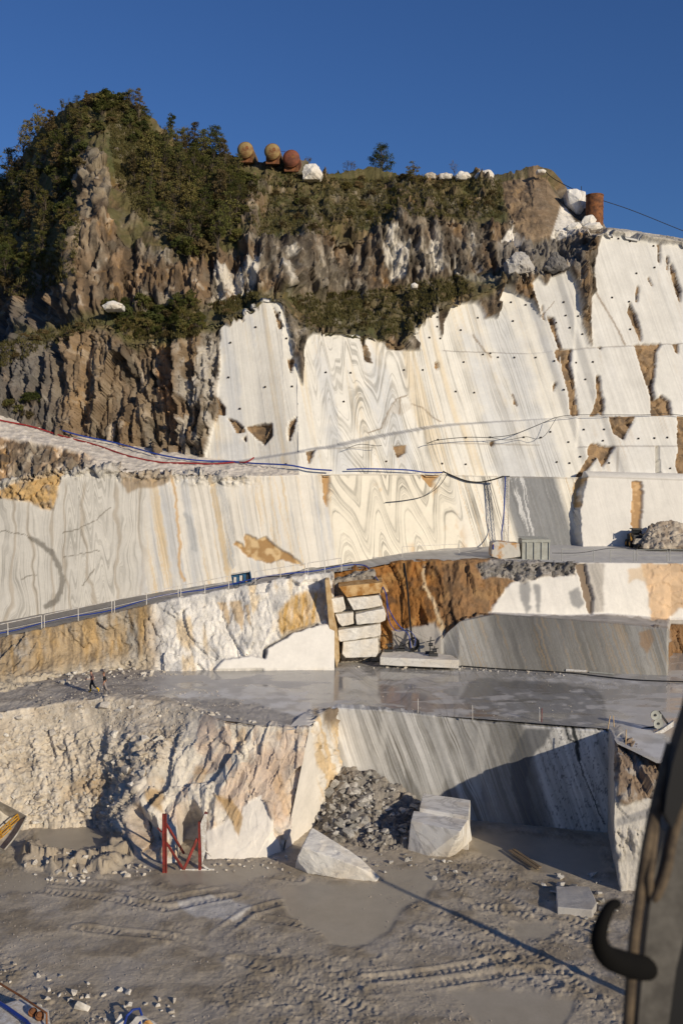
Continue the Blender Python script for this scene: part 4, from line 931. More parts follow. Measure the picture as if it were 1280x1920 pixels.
    edge = np.interp(px, [p[0] for p in UP_BASE], [p[1] for p in UP_BASE])
    rough = 0.72 + 0.18 * (1 - wm)
    stS = (s0 + 3 * n2(px / 34, py / 260, 2, 4)) / 5.6
    stF = align(stS, fold_coord(px, py, 52, 66, 10.5, 0.16, 190, 6), (np.abs(px - 770) < 8) & (np.abs(py - 740) < 30))
    fz = ss(566, 584, px - 0.08 * (py - 700)) * ss(815, 745, px - 0.1 * (py - 700))
    st = stS * (1 - fz) + stF * fz
    amt = np.interp(px - 0.25 * (py - 700), [380, 560, 580, 640, 760, 800, 980, 1040, 1080, 1600], [0.2, 0.22, 0.4, 0.68, 0.62, 0.5, 0.42, 0.18, 0.12, 0.14])
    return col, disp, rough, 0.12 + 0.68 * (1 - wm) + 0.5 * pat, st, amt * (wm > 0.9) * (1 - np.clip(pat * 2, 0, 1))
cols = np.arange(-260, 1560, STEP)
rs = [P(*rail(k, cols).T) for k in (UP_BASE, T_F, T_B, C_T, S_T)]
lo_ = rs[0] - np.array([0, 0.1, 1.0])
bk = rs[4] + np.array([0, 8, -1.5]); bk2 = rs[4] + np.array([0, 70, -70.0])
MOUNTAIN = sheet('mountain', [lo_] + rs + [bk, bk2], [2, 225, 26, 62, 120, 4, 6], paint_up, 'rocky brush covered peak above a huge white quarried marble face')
print('terrain verts', sum(g[2].shape[0] * g[2].shape[1] for g in GRIDS.values()))
# ================================================================== THINGS: builders
class MB:
    def __init__(s): s.v = []; s.f = []
    def add(s, verts, faces):
        n = len(s.v); s.v += [tuple(map(float, q)) for q in verts]; s.f += [tuple(i + n for i in f) for f in faces]; return s
    def box(s, c, size, rot=None):
        hx, hy, hz = size[0] / 2, size[1] / 2, size[2] / 2
        q = [Vector((x, y, z)) for z in (-hz, hz) for y in (-hy, hy) for x in (-hx, hx)]
        m = rot if rot is not None else Matrix.Identity(3)
        return s.add([Vector(c) + m @ p for p in q], [(0, 2, 3, 1), (4, 5, 7, 6), (0, 1, 5, 4), (2, 6, 7, 3), (0, 4, 6, 2), (1, 3, 7, 5)])
    def bar(s, a, b, w, h=None):
        a, b = Vector(a), Vector(b); d = b - a
        r = d.to_track_quat('Z', 'Y').to_matrix()
        return s.box((a + b) / 2, (w, h or w, d.length), r)
    def tube(s, pts, r, n=7, cap=True):
        pts = [Vector(p) for p in pts]; rs = r if isinstance(r, (list, tuple)) else [r] * len(pts)
        k = len(s.v); prev = None
        for i, p in enumerate(pts):
            d = (pts[min(i + 1, len(pts) - 1)] - pts[max(i - 1, 0)]).normalized()
            if prev is None:
                u = d.orthogonal().normalized()
            else:
                u = (prev - d * prev.dot(d)); u = u.normalized() if u.length > 1e-6 else d.orthogonal().normalized()
            prev = u; w = d.cross(u)
            for j in range(n):
                a = 2 * math.pi * j / n
                s.v.append(tuple(p + (u * math.cos(a) + w * math.sin(a)) * rs[i]))
        for i in range(len(pts) - 1):
            for j in range(n):
                a, b = k + i * n + j, k + i * n + (j + 1) % n
                s.f.append((a, b, b + n, a + n))
        if cap:
            s.f.append(tuple(k + j for j in range(n))[::-1]); s.f.append(tuple(k + (len(pts) - 1) * n + j for j in range(n)))
        return s
    def lathe(s, c, axis, prof, n=20):
        """prof: (distance along the axis, radius)"""
        ax = Vector(axis).normalized(); u = ax.orthogonal().normalized(); w = ax.cross(u); k = len(s.v); c = Vector(c)
        for d, r in prof:
            for j in range(n):
                a = 2 * math.pi * j / n
                s.v.append(tuple(c + ax * d + (u * math.cos(a) + w * math.sin(a)) * r))
        for i in range(len(prof) - 1):
            for j in range(n):
                a, b = k + i * n + j, k + i * n + (j + 1) % n
                s.f.append((a, b, b + n, a + n))
        return s
    def prism(s, pts, depth):
        """a polygon given by world points, thickened along +Y"""
        n = len(pts); k = len(s.v)
        s.v += [tuple(p) for p in pts] + [tuple(Vector(p) + Vector((0, depth, 0))) for p in pts]
        s.f.append(tuple(range(k, k + n))); s.f.append(tuple(range(k + n, k + 2 * n))[::-1])
        for i in range(n):
            j = (i + 1) % n
            s.f.append((k + j, k + i, k + n + i, k + n + j))
        return s
LOC = {}
def thing(name, label, cat, loc, group=None):
    o = bpy.data.objects.new(name, None); COL.objects.link(o); o.empty_display_size = 0.3
    o.location = loc; LOC[o.name] = Vector(loc)
    return tag(o, label, cat, group)
def build(name, mb, mat, parent=None, base=None, smooth=False, bevel=0.0):
    """one mesh object; vertices are given in world space"""
    off = LOC[parent.name] if parent is not None else (Vector(base) if base is not None else Vector((0, 0, 0)))
    me = bpy.data.meshes.new(name)
    me.from_pydata([tuple(Vector(v) - off) for v in mb.v], [], mb.f)
    bm = bmesh.new(); bm.from_mesh(me)
    bmesh.ops.recalc_face_normals(bm, faces=bm.faces)
    if bevel: bmesh.ops.bevel(bm, geom=bm.edges[:], offset=bevel, segments=2, affect='EDGES', profile=0.6)
    if smooth:
        for f in bm.faces: f.smooth = True
    bm.to_mesh(me); bm.free()
    if smooth:
        try: me.set_sharp_from_angle(angle=math.radians(40))
        except Exception: pass
    me.materials.append(mat)
    o = bpy.data.objects.new(name, me); COL.objects.link(o)
    LOC[o.name] = off
    if parent is not None: o.parent = parent
    else: o.location = off
    return o
def hull_mesh(name, pts, sub=0, amp=0.0, seed=0, bevel=0.0):
    bm = bmesh.new()
    for p in pts: bm.verts.new(p)
    r = bmesh.ops.convex_hull(bm, input=bm.verts[:])
    bmesh.ops.delete(bm, geom=[v for v in bm.verts if not v.link_faces], context='VERTS')
    bmesh.ops.dissolve_limit(bm, angle_limit=0.05, verts=bm.verts[:], edges=bm.edges[:])
    if bevel: bmesh.ops.bevel(bm, geom=bm.edges[:], offset=bevel, segments=2, affect='EDGES', profile=0.55)
    if sub:
        bmesh.ops.triangulate(bm, faces=bm.faces[:])
        for _ in range(sub):
            L = [e for e in bm.edges if e.calc_length() > 0.28]
            if L: bmesh.ops.subdivide_edges(bm, edges=L, cuts=1)
            bmesh.ops.triangulate(bm, faces=[f for f in bm.faces if len(f.verts) > 3])
    me = bpy.data.meshes.new(name); bm.normal_update()
    if amp:
        co = np.array([v.co for v in bm.verts]); nn = np.array([v.normal for v in bm.verts])
        d = amp * (fbm(co * 1.3, 4, seed) + 0.6 * facets(co * 1.6, seed + 3))
        for v, q in zip(bm.verts, co + nn * d[:, None]): v.co = q
    bm.to_mesh(me); bm.free()
    return me
def block(name, pts, mat, label, cat, group=None, sub=3, amp=0.03, bevel=0.05, seed=0, parent=None):
    base = Vector((np.mean([p[0] for p in pts]), np.mean([p[1] for p in pts]), min(p[2] for p in pts)))
    me = hull_mesh(name, [Vector(p) - base for p in pts], sub, amp, seed, bevel)
    me.materials.append(mat)
    o = bpy.data.objects.new(name, me); COL.objects.link(o); o.location = base
    LOC[o.name] = base
    return tag(o, label, cat, group)

# materials of things
def marble_mat(name, base, vein, scale=0.8, warm=None, vein_w=0.06, amount=0.7):
    m, nt, b = new_mat(name); N, L = nt.nodes.new, nt.links.new
    tc = N('ShaderNodeTexCoord')
    nz = N('ShaderNodeTexNoise'); nz.inputs['Scale'].default_value = scale; nz.inputs['Detail'].default_value = 7; nz.inputs['Roughness'].default_value = 0.6; nz.inputs['Distortion'].default_value = 0.8
    L(tc.outputs['Object'], nz.inputs['Vector'])
    sub = N('ShaderNodeMath'); sub.operation = 'SUBTRACT'; sub.inputs[1].default_value = 0.5; L(nz.outputs['Fac'], sub.inputs[0])
    ab = N('ShaderNodeMath'); ab.operation = 'ABSOLUTE'; L(sub.outputs[0], ab.inputs[0])
    mr = N('ShaderNodeMapRange'); mr.inputs[1].default_value = 0; mr.inputs[2].default_value = vein_w; mr.inputs[3].default_value = amount; mr.inputs[4].default_value = 0.0
    L(ab.outputs[0], mr.inputs[0])
    n3 = N('ShaderNodeTexNoise'); n3.inputs['Scale'].default_value = 0.5; L(tc.outputs['Object'], n3.inputs['Vector'])
    rp = N('ShaderNodeValToRGB'); rp.color_ramp.elements[0].position = 0.45; rp.color_ramp.elements[1].position = 0.7
    rp.color_ramp.elements[0].color = (*base, 1); rp.color_ramp.elements[1].color = (*(warm or [c * 0.85 for c in base]), 1)
    L(n3.outputs['Fac'], rp.inputs[0])
    mx = N('ShaderNodeMix'); mx.data_type = 'RGBA'; L(mr.outputs[0], mx.inputs[0]); L(rp.outputs[0], mx.inputs[6]); mx.inputs[7].default_value = (*vein, 1)
    L(mx.outputs[2], b.inputs['Base Color']); b.inputs['Roughness'].default_value = 0.65
    n4 = N('ShaderNodeTexNoise'); n4.inputs['Scale'].default_value = 9; n4.inputs['Detail'].default_value = 6; L(tc.outputs['Object'], n4.inputs['Vector'])
    bp = N('ShaderNodeBump'); bp.inputs['Strength'].default_value = 0.35; bp.inputs['Distance'].default_value = 0.05; L(n4.outputs['Fac'], bp.inputs['Height']); L(bp.outputs[0], b.inputs['Normal'])
    return m
M_WHITE = marble_mat('white_marble', (0.76, 0.73, 0.665), (0.40, 0.39, 0.37), 0.7, (0.70, 0.63, 0.52), 0.03, 0.45)
M_VEIN = marble_mat('veined_marble', (0.80, 0.775, 0.72), (0.36, 0.34, 0.31), 0.33, (0.60, 0.53, 0.43), 0.035, 0.6)
M_GREYM = marble_mat('grey_marble', (0.46, 0.44, 0.41), (0.32, 0.31, 0.30), 1.2, (0.38, 0.35, 0.31), 0.05, 0.5)
M_OCHRE = simple_mat('ochre_marble', (0.62, 0.42, 0.20), 0.75, scale=1.4, rgb2=(0.36, 0.17, 0.04), bump=0.4)
M_TAN = simple_mat('tan_marble', (0.62, 0.47, 0.28), 0.75, scale=1.4, rgb2=(0.45, 0.30, 0.14), bump=0.4)
def stone_mat(name, a, b_):
    m, nt, b = new_mat(name); N, L = nt.nodes.new, nt.links.new
    oi = N('ShaderNodeObjectInfo'); rp = N('ShaderNodeValToRGB')
    rp.color_ramp.elements[0].color = (*a, 1); rp.color_ramp.elements[1].color = (*b_, 1)
    L(oi.outputs['Random'], rp.inputs[0])
    tc = N('ShaderNodeTexCoord'); n = N('ShaderNodeTexNoise'); n.inputs['Scale'].default_value = 3; n.inputs['Detail'].default_value = 8; L(tc.outputs['Object'], n.inputs['Vector'])
    mr = N('ShaderNodeMapRange'); mr.inputs[1].default_value = 0.3; mr.inputs[2].default_value = 0.7; mr.inputs[3].default_value = 0.65; mr.inputs[4].default_value = 1.2; L(n.outputs['Fac'], mr.inputs[0])
    sc = N('ShaderNodeVectorMath'); sc.operation = 'SCALE'; L(rp.outputs[0], sc.inputs[0]); L(mr.outputs[0], sc.inputs['Scale']); L(sc.outputs[0], b.inputs['Base Color'])
    b.inputs['Roughness'].default_value = 0.85
    return m
M_STONE_G = stone_mat('grey_stone', (0.24, 0.23, 0.21), (0.56, 0.53, 0.48))
M_STONE_P = stone_mat('pale_stone', (0.46, 0.40, 0.32), (0.68, 0.64, 0.57))
M_STEEL = simple_mat('dark_steel', (0.07, 0.07, 0.07), 0.5, 0.6, scale=6, bump=0.1)
M_RED = simple_mat('red_paint', (0.28, 0.035, 0.028), 0.6, rgb2=(0.13, 0.03, 0.022), scale=3, bump=0.1)
M_WPAINT = simple_mat('white_paint', (0.72, 0.71, 0.68), 0.5, rgb2=(0.5, 0.45, 0.38), scale=5, bump=0.05)
M_GPAINT = simple_mat('grey_green_paint', (0.40, 0.41, 0.37), 0.55, rgb2=(0.33, 0.33, 0.29), scale=2, bump=0.1)
M_BLUE = simple_mat('blue_plastic', (0.025, 0.06, 0.30), 0.45, scale=3, bump=0)
M_BLUEP = simple_mat('blue_paint', (0.04, 0.13, 0.26), 0.45, scale=3, bump=0)
M_BLACK = simple_mat('black_rubber', (0.014, 0.014, 0.015), 0.6, scale=3, bump=0)
M_REDH = simple_mat('red_hose_rubber', (0.30, 0.03, 0.03), 0.5, scale=3, bump=0)
M_RUST = simple_mat('rust', (0.26, 0.105, 0.04), 0.85, rgb2=(0.10, 0.045, 0.025), scale=2.2, bump=0.3)
M_TANK = simple_mat('ochre_tank_paint', (0.34, 0.24, 0.10), 0.7, rgb2=(0.17, 0.07, 0.03), scale=1.1, bump=0.15, thr=(0.35, 0.55))
M_TANKR = simple_mat('red_tank_paint', (0.27, 0.09, 0.05), 0.75, rgb2=(0.13, 0.05, 0.03), scale=1.1, bump=0.15)
M_YEL = simple_mat('yellow_paint', (0.60, 0.33, 0.03), 0.5, rgb2=(0.35, 0.17, 0.03), scale=3, bump=0.05)
M_WOOD = simple_mat('weathered_wood', (0.22, 0.16, 0.10), 0.8, scale=6)
M_GLASS = simple_mat('dark_glass', (0.015, 0.018, 0.02), 0.1, scale=1, bump=0, spec=0.6)
M_CONC = simple_mat('stained_concrete', (0.55, 0.52, 0.46), 0.85, rgb2=(0.50, 0.26, 0.08), scale=0.9, thr=(0.38, 0.5))

# ---- loose stone: a dozen broken shapes, shared by every copy
def stone_protos(prefix, mat, n=10, seed=1):
    r = random.Random(seed); out = []
    for k in range(n):
        pts = []
        sx, sy, sz = r.uniform(.8, 1.3), r.uniform(.7, 1.1), r.uniform(.5, .85)
        for _ in range(13):
            v = Vector((r.gauss(0, 1), r.gauss(0, 1), r.gauss(0, 1))).normalized()
            pts.append(Vector((v.x * sx, v.y * sy, v.z * sz)) * r.uniform(.8, 1.1))
        me = hull_mesh(prefix, pts); me.materials.append(mat); out.append(me)
    return out
PG = stone_protos('grey_stone', M_STONE_G, 12, 3); PP = stone_protos('pale_stone', M_STONE_P, 12, 5)
def stone(protos, p, size, parent, rng, sink=0.25):
    o = bpy.data.objects.new('stone', rng.choice(protos)); COL.objects.link(o)
    o.location = (p[0], p[1], p[2] + size * (0.5 - sink)) if parent is None or parent.name not in LOC else tuple(Vector((p[0], p[1], p[2] + size * (0.5 - sink))) - LOC[parent.name])
    o.rotation_euler = (rng.uniform(-.5, .5), rng.uniform(-.5, .5), rng.uniform(0, 6.3))
    o.scale = [size * rng.uniform(.75, 1.2)] * 3
    o.parent = parent
    return o
def scatter(name, poly, n, rng):
    px, py, W = GRIDS[name]
    idx = np.flatnonzero(inpoly(px, py, poly))
    if len(idx) == 0: return []
    F_ = W.reshape(-1, 3)
    return [F_[rng.choice(idx)] for _ in range(n)]
def gravel(name, sheetname, poly, n, lo, hi, mat, parent, seed):
    """fine broken stone too small to pick apart: one mesh"""
    r = random.Random(seed); pts = scatter(sheetname, poly, n, r)
    V, Fc = [], []
    for p in pts:
        if float(n2(np.array([p[0] * .35]), np.array([p[1] * .35 + p[2] * .35]), 2, 5)[0]) < 0.02: continue
        s = lo + (hi - lo) * r.random() ** 2.5
        k = len(V); a0 = r.uniform(0, 6)
        for j in range(4):
            a = a0 + j * 1.57 + r.uniform(-.4, .4)
            V.append((p[0] + s * math.cos(a) * r.uniform(.7, 1.2), p[1] + s * math.sin(a) * r.uniform(.7, 1.2), p[2] - s * 0.15))
        for j in range(2): V.append((p[0] + s * r.uniform(-.4, .4), p[1] + s * r.uniform(-.4, .4), p[2] + s * r.uniform(.5, 1.0)))
        Fc += [(k, k + 1, k + 4), (k + 1, k + 2, k + 5), (k + 1, k + 5, k + 4), (k + 2, k + 3, k + 5), (k + 3, k, k + 4), (k + 3, k + 4, k + 5)]
    me = bpy.data.meshes.new(name); me.from_pydata(V, [], Fc); me.materials.append(mat)
    o = bpy.data.objects.new(name, me); COL.objects.link(o); o.parent = parent; o['kind'] = 'stuff'
    return o
OBJ = {}
for o in bpy.data.objects:
    if o.type == 'MESH': OBJ.setdefault(o.name, o)
BANK, FLOOR, BENCH = OBJ['quarry_bank'], OBJ['quarry_floor'], OBJ['quarry_bench']
M_GRAV_P = simple_mat('pale_gravel', (0.60, 0.55, 0.47), 0.9, scale=1.5, rgb2=(0.34, 0.29, 0.23), bump=0)
M_GRAV_G = simple_mat('grey_gravel', (0.40, 0.35, 0.29), 0.9, scale=1.5, rgb2=(0.22, 0.20, 0.18), bump=0)

# ================================================================== THE PIT
# ---- heap of broken grey stone in the corner of the cut
def paint_pile(px, py, W):
    f = fbm(W * 1.1, 3, 4)
    col = mix(np.broadcast_to(np.array([0.24, 0.22, 0.195]), W.shape), np.array([0.34, 0.30, 0.25]), ss(-0.2, 0.4, f))
    return col, 0.35 * facets(W * 1.3, 5) + 0.15 * facets(W * 3.1, 6), 0.9 * ones(px), 0.8 * ones(px)
pc = np.arange(586, 812, 2.0)
pb = P(*rail(pts3([(586, 1562, 0), (600, 1566, 0), (640, 1582, 0), (720, 1596, 0), (775, 1588, 0), (812, 1572, 0)]), pc).T)
pt = P(*rail([(586, 1548, 73.2), (604, 1500, 74.6), (626, 1446, 75.6), (650, 1438, 75.6), (700, 1446, 75.2), (740, 1472, 74.8), (780, 1492, 74.4), (812, 1545, 74.0)], pc).T)
pm_ = pb * 0.5 + pt * 0.5 - np.array([0, 0, 0.25])
pile = sheet('rubble_pile', [pb - np.array([0, 0, .3]), pb, pm_, pt, pt + np.array([0, 1, -0.3])], [2, 40, 40, 3], paint_pile, 'heap of broken grey stones against the striped pit wall')
del pile['kind']; pile['category'] = 'rubble pile'
r = random.Random(11)
for p in scatter('rubble_pile', [(590, 1545), (604, 1500), (630, 1448), (690, 1448), (700, 1500), (690, 1560), (660, 1574), (610, 1560)], 150, r):
    stone(PG, p, 0.18 + 0.34 * r.random() ** 1.6, pile, r)
for p in scatter('rubble_pile', [(690, 1450), (740, 1476), (785, 1495), (795, 1560), (770, 1580), (700, 1588), (680, 1560)], 120, r):
    stone(PG, p, 0.13 + 0.26 * r.random() ** 2, pile, r)
gravel('gravel', 'rubble_pile', [(586, 1560), (626, 1440), (700, 1440), (812, 1540), (800, 1590), (720, 1600), (640, 1590)], 1500, 0.05, 0.16, M_GRAV_G, pile, 4)

# ---- sawn blocks lying on the pit floor
B_h, A_h = 2.1, 2.35
block('marble_block', [PZ(770, 1539, B_h), PZ(862, 1559, B_h), PZ(879, 1534, B_h), PZ(775, 1520, B_h), PZ(764, 1595, -.1), PZ(800, 1606, -.1), PZ(836, 1610, -.1), PZ(852, 1603, .15), PZ(868, 1590, .5), PZ(884, 1575, .4), PZ(790, 1572, -.1)], M_VEIN,
      'big veined white marble block standing on the pit floor before another block', 'marble block', 'sawn marble blocks in the pit', amp=0.02, bevel=0.03, seed=3)
block('marble_block', [PZ(786, 1515, A_h), PZ(878, 1531, A_h), PZ(881, 1500, A_h), PZ(793, 1487, A_h)] + [V3(PZ(x, y, A_h)) - Vector((0, 0, A_h + .1)) for x, y in ((786, 1515), (878, 1531), (881, 1500), (793, 1487))], M_VEIN,
      'veined white marble block right behind the bigger one by the striped wall', 'marble block', 'sawn marble blocks in the pit', amp=0.02, bevel=0.03, seed=5)
block('marble_block', [PZ(553, 1628, 0), PZ(578, 1638, 0), PZ(614, 1645, 0), PZ(706, 1654, 0), PZ(713, 1645, .25), PZ(675, 1608, 1.0), PZ(668, 1624, .95), PZ(585, 1551, 2.2), PZ(566, 1588, 1.75), PZ(556, 1610, .9), PZ(600, 1600, 0), PZ(690, 1630, 0)], M_WHITE,
      'white wedge of marble with a flat sawn top lying below the sunlit side wall', 'marble block', 'sawn marble blocks in the pit', amp=0.05, bevel=0.06, seed=8, sub=4)
sl = [PZ(1041, 1661, .5), PZ(1104, 1662, .5), PZ(1118, 1692, .5), PZ(1110, 1706, .5), PZ(1044, 1700, .5)]
block('marble_block', sl + [Vector(V3(q)) - Vector((0, 0, .6)) for q in sl], M_GREYM, 'low flat grey marble slab among debris on the pit floor', 'marble block', 'sawn marble blocks in the pit', amp=0.03, bevel=0.05, seed=9)
r = random.Random(5)
for p in scatter('quarry_floor', [(1010, 1640), (1120, 1640), (1160, 1700), (1130, 1760), (1060, 1715), (1020, 1690)], 34, r): stone(PG, p, r.uniform(.1, .34), FLOOR, r)
for p in scatter('quarry_floor', [(640, 1590), (760, 1600), (860, 1620), (900, 1660), (800, 1650), (680, 1640)], 30, r): stone(PG, p, r.uniform(.08, .26), FLOOR, r)
for p in scatter('quarry_floor', [(390, 1612), (540, 1605), (552, 1640), (470, 1650), (400, 1640)], 24, r): stone(PP, p, r.uniform(.07, .22), FLOOR, r)
for p in scatter('quarry_floor', [(60, 1600), (250, 1590), (290, 1640), (120, 1660), (40, 1640)], 60, r): stone(PP, p, r.uniform(.08, .28), FLOOR, r)
for p in scatter('quarry_floor', [(0, 1800), (330, 1860), (340, 1925), (0, 1925)], 50, r): stone(PP, p, r.uniform(.06, .24), FLOOR, r)
gravel('gravel', 'quarry_floor', [(-60, 1590), (560, 1590), (800, 1600), (1170, 1650), (1200, 1925), (-60, 1925)], 6000, 0.02, 0.085, M_GRAV_G, FLOOR, 6)
# weathered planks
c = MB()
for k, (a, b) in enumerate((((955, 1594), (1008, 1630)), ((962, 1592), (1012, 1626)))):
    c = MB().bar(V3(PZ(*a, .25)), V3(PZ(*b, .25)), .22, .06)
    tag(build('plank', c, M_WOOD, base=V3(PZ(*a, .2))), 'weathered wooden plank lying on the pit floor behind the grey slab', 'plank', 'planks on the pit floor')
# ---- stones in and on the bank
for p in scatter('quarry_bank', [(-40, 1345), (200, 1316), (350, 1340), (300, 1420), (240, 1500), (215, 1556), (-40, 1560)], 190, r):
    stone(PP, p, 0.09 + 0.42 * r.random() ** 4, BANK, r, 0.3)
for p in scatter('quarry_bank', [(60, 1480), (210, 1490), (215, 1556), (60, 1556)], 70, r): stone(PP, p, r.uniform(.1, .3), BANK, r, .3)
gravel('gravel', 'quarry_bank', [(-60, 1340), (200, 1312), (360, 1335), (330, 1420), (250, 1500), (215, 1560), (-60, 1565)], 5000, 0.035, 0.13, M_GRAV_P, BANK, 7)
for p in scatter('quarry_bench', [(90, 1275), (150, 1258), (260, 1255), (335, 1258), (330, 1268), (200, 1272), (120, 1285)], 60, r): stone(PP, p, 0.1 + .3 * r.random() ** 3, BENCH, r)
for p in scatter('quarry_bench', [(-20, 1340), (200, 1306), (340, 1318), (480, 1356), (330, 1330), (180, 1318)], 46, r): stone(PP, p, r.uniform(.07, .26), BENCH, r)
for p in scatter('quarry_bench', [(630, 1256), (740, 1244), (860, 1250), (1080, 1264), (1060, 1268), (850, 1256), (700, 1256)], 50, r): stone(PP, p, r.uniform(.05, .18), BENCH, r)
gravel('gravel', 'quarry_bench', [(330, 1270), (640, 1256), (1250, 1272), (1240, 1290), (1130, 1365), (620, 1330), (480, 1345)], 900, 0.02, 0.07, M_GRAV_P, BENCH, 10)
gravel('gravel', 'quarry_bench', [(-60, 1350), (150, 1262), (340, 1262), (560, 1350), (480, 1362), (200, 1315)], 1500, 0.03, 0.11, M_GRAV_P, BENCH, 9)

# ---- red steel frames in the niche
def foot(px, py, z=0.0): return V3(PZ(px, py, z))
g = 'red steel frames by the niche'
a = foot(309, 1636)
t = thing('steel_formwork', 'red steel plate frame with two long braces left of the pale niche', 'formwork', a, g)
yw = a.y
tp = V3(P(309, 1526, yw))
build('plate', MB().box((a + tp) / 2, (.22, .12, (tp - a).length)), M_RED, t)
for s in (-.11, .11): build('flange', MB().box((a + tp) / 2 + Vector((s, 0, 0)), (.04, .26, (tp - a).length)), M_RED, t)
for y0, yb, pe in ((1545, yw + 2.2, (345, 1600)), (1580, yw - .3, (344, 1630))):
    build('brace', MB().bar(V3(P(312, y0, yw)), V3(P(*pe, yb)), .12), M_RED, t)
build('tie', MB().bar(V3(P(296, 1552, yw)), V3(P(303, 1560, yw)), .08), M_RED, t)
a = foot(376, 1630); yw = a.y
t = thing('steel_formwork', 'red and white steel frame with a sloping brace right of the niche', 'formwork', a, g)
tp = V3(P(374, 1540, yw)); tq = V3(P(387, 1523, yw))
build('plate', MB().box((a + tp) / 2, (.18, .3, (tp - a).length)), M_RED, t)
build('face_panel', MB().prism([V3(P(376, 1545, yw - .2)), V3(P(383, 1527, yw - .2)), V3(P(388, 1527, yw - .2)), V3(P(385, 1600, yw - .2)), V3(P(379, 1620, yw - .2))], .12), M_WPAINT, t)
build('head', MB().bar(V3(P(375, 1548, yw)), tq, .2), M_RED, t)
build('brace', MB().bar(V3(P(370, 1572, yw)), V3(P(345, 1630, yw - .2)), .16), M_RED, t)
build('foot_rail', MB().bar(V3(P(338, 1631, yw - .1)), V3(P(402, 1630, yw - .1)), .1), M_WPAINT, t)
build('stay', MB().bar(V3(P(379, 1621, yw - .1)), V3(P(391, 1630, yw - .1)), .1), M_WPAINT, t)
build('stay', MB().bar(V3(P(384, 1594, yw)), V3(P(396, 1605, yw + .6)), .07), M_WPAINT, t)

# ---- bucket with a yellow grille by the pond
a = foot(30, 1618)
t = thing('loader_bucket', 'pale dusty loader bucket with a yellow grille lying beside the small pond', 'bucket', a)
ax0, ax1 = V3(P(10, 1612, a.y - .6)), V3(P(52, 1548, a.y + 1.6))
axd = (ax1 - ax0).normalized(); m = MB(); ring = []
u = Vector((0, 0, 1)); u = (u - axd * u.dot(axd)).normalized(); w = axd.cross(u)
N_ = 16; V = []; F_ = []
for i in range(9):
    c = ax0 + (ax1 - ax0) * i / 8 - axd * 0
    for j in range(N_ + 1):
        an = math.radians(-150 + 190 * j / N_)
        for rr in (1.25, 1.17): V.append(c + (u * math.sin(an) - w * math.cos(an)) * rr * (1 + .1 * math.sin(i / 8 * math.pi)) + Vector((-1.1, 0, 1.2)))
n_ = (N_ + 1) * 2
for i in range(8):
    for j in range(N_):
        k = i * n_ + j * 2
        F_ += [(k, k + 2, k + 2 + n_, k + n_), (k + 1, k + 1 + n_, k + 3 + n_, k + 3)]
for j in range(N_):
    for k in (j * 2, 8 * n_ + j * 2): F_.append((k, k + 1, k + 3, k + 2))
for i in range(8):
    for k in (i * n_, i * n_ + N_ * 2): F_.append((k, k + n_, k + n_ + 1, k + 1))
build('shell', MB().add(V, F_), simple_mat('dusty_steel', (0.50, 0.46, 0.39), 0.7, rgb2=(0.30, 0.27, 0.22), scale=2), t, smooth=True)
for i in (0, 8):
    k = i * n_
    build('side_plate', MB().add([V[k + j * 2 + 1] for j in range(N_ + 1)], [tuple(range(N_ + 1))]), simple_mat('dusty_plate', (0.46, 0.42, 0.36), 0.7, rgb2=(0.26, 0.23, 0.19), scale=2), t)
gr = MB()
g0, g1 = V3(P(-16, 1570, a.y + .3)), V3(P(34, 1526, a.y + 1.8))
for k in range(4):
    o_ = Vector((0, .12 * k, -.22 * k))
    build('grille_bar', MB().bar(g0 + o_, g1 + o_, .07), M_YEL, t)
for k in range(4):
    q = g0 + (g1 - g0) * (k / 3)
    build('grille_post', MB().bar(q + Vector((0, -.05, .05)), q + Vector((0, .36, -.72)), .08), M_YEL, t)

# ---- pale pump housing and hoses at the near edge of the pit floor
a = foot(40, 1925)
t = thing('pump_housing', 'white angular housing with round couplings near the muddy floor edge', 'pump housing', a)
top = [PZ(18, 1880, .9), PZ(40, 1872, .95), PZ(92, 1892, .85), PZ(96, 1935, .8), PZ(-30, 1940, .9), PZ(-20, 1890, .9)]
me = hull_mesh('cover', [V3(q) - a for q in top] + [V3(q) - a - Vector((0, 0, 1.0)) for q in top], 2, .01, 2, .06); me.materials.append(M_WPAINT)
o = bpy.data.objects.new('cover', me); COL.objects.link(o); o.parent = t
for q in ((62, 1899), (75, 1906)):
    c = V3(PZ(*q, .98))
    build('coupling', MB().lathe(c, (0.2, -0.6, .75), [(-.15, .0), (-.15, .2), (.12, .2), (.12, .12), (.2, .12), (.2, 0)], 14), M_RUST, t)
build('guard_rail', MB().tube([V3(PZ(-10, 1838, 1.5)), V3(PZ(40, 1868, 1.4)), V3(PZ(88, 1900, 1.3)), V3(PZ(88, 1925, .9))], .05), M_RUST, t)
h = MB().tube([V3(PZ(-20, 1868, 1.2)), V3(PZ(15, 1890, 1.1)), V3(PZ(50, 1915, 1.1)), V3(PZ(62, 1930, 1.1))], .09)
tag(build('hose', h, M_BLUE, base=V3(PZ(15, 1890, 1))), 'thick blue hose lying over the white housing', 'hose')
h = MB().tube([V3(PZ(232, 1925, .4)), V3(PZ(238, 1905, .5)), V3(PZ(250, 1893, .7)), V3(PZ(262, 1891, .7)), V3(PZ(266, 1903, .5)), V3(PZ(262, 1922, .3))], .06)
tag(build('hose', h, M_BLUE, base=V3(PZ(238, 1905, .3))), 'blue hose looped over a pale stone on the muddy floor', 'hose')
block('boulder', [V3(PZ(x, y, z)) for x, y, z in ((240, 1930, 0), (290, 1935, 0), (285, 1915, .3), (255, 1905, .6), (270, 1903, .5), (243, 1918, .4), (262, 1912, 0), (300, 1925, .1))], M_GREYM, 'pale stone under a looped blue hose', 'boulder', amp=.05, bevel=.03)
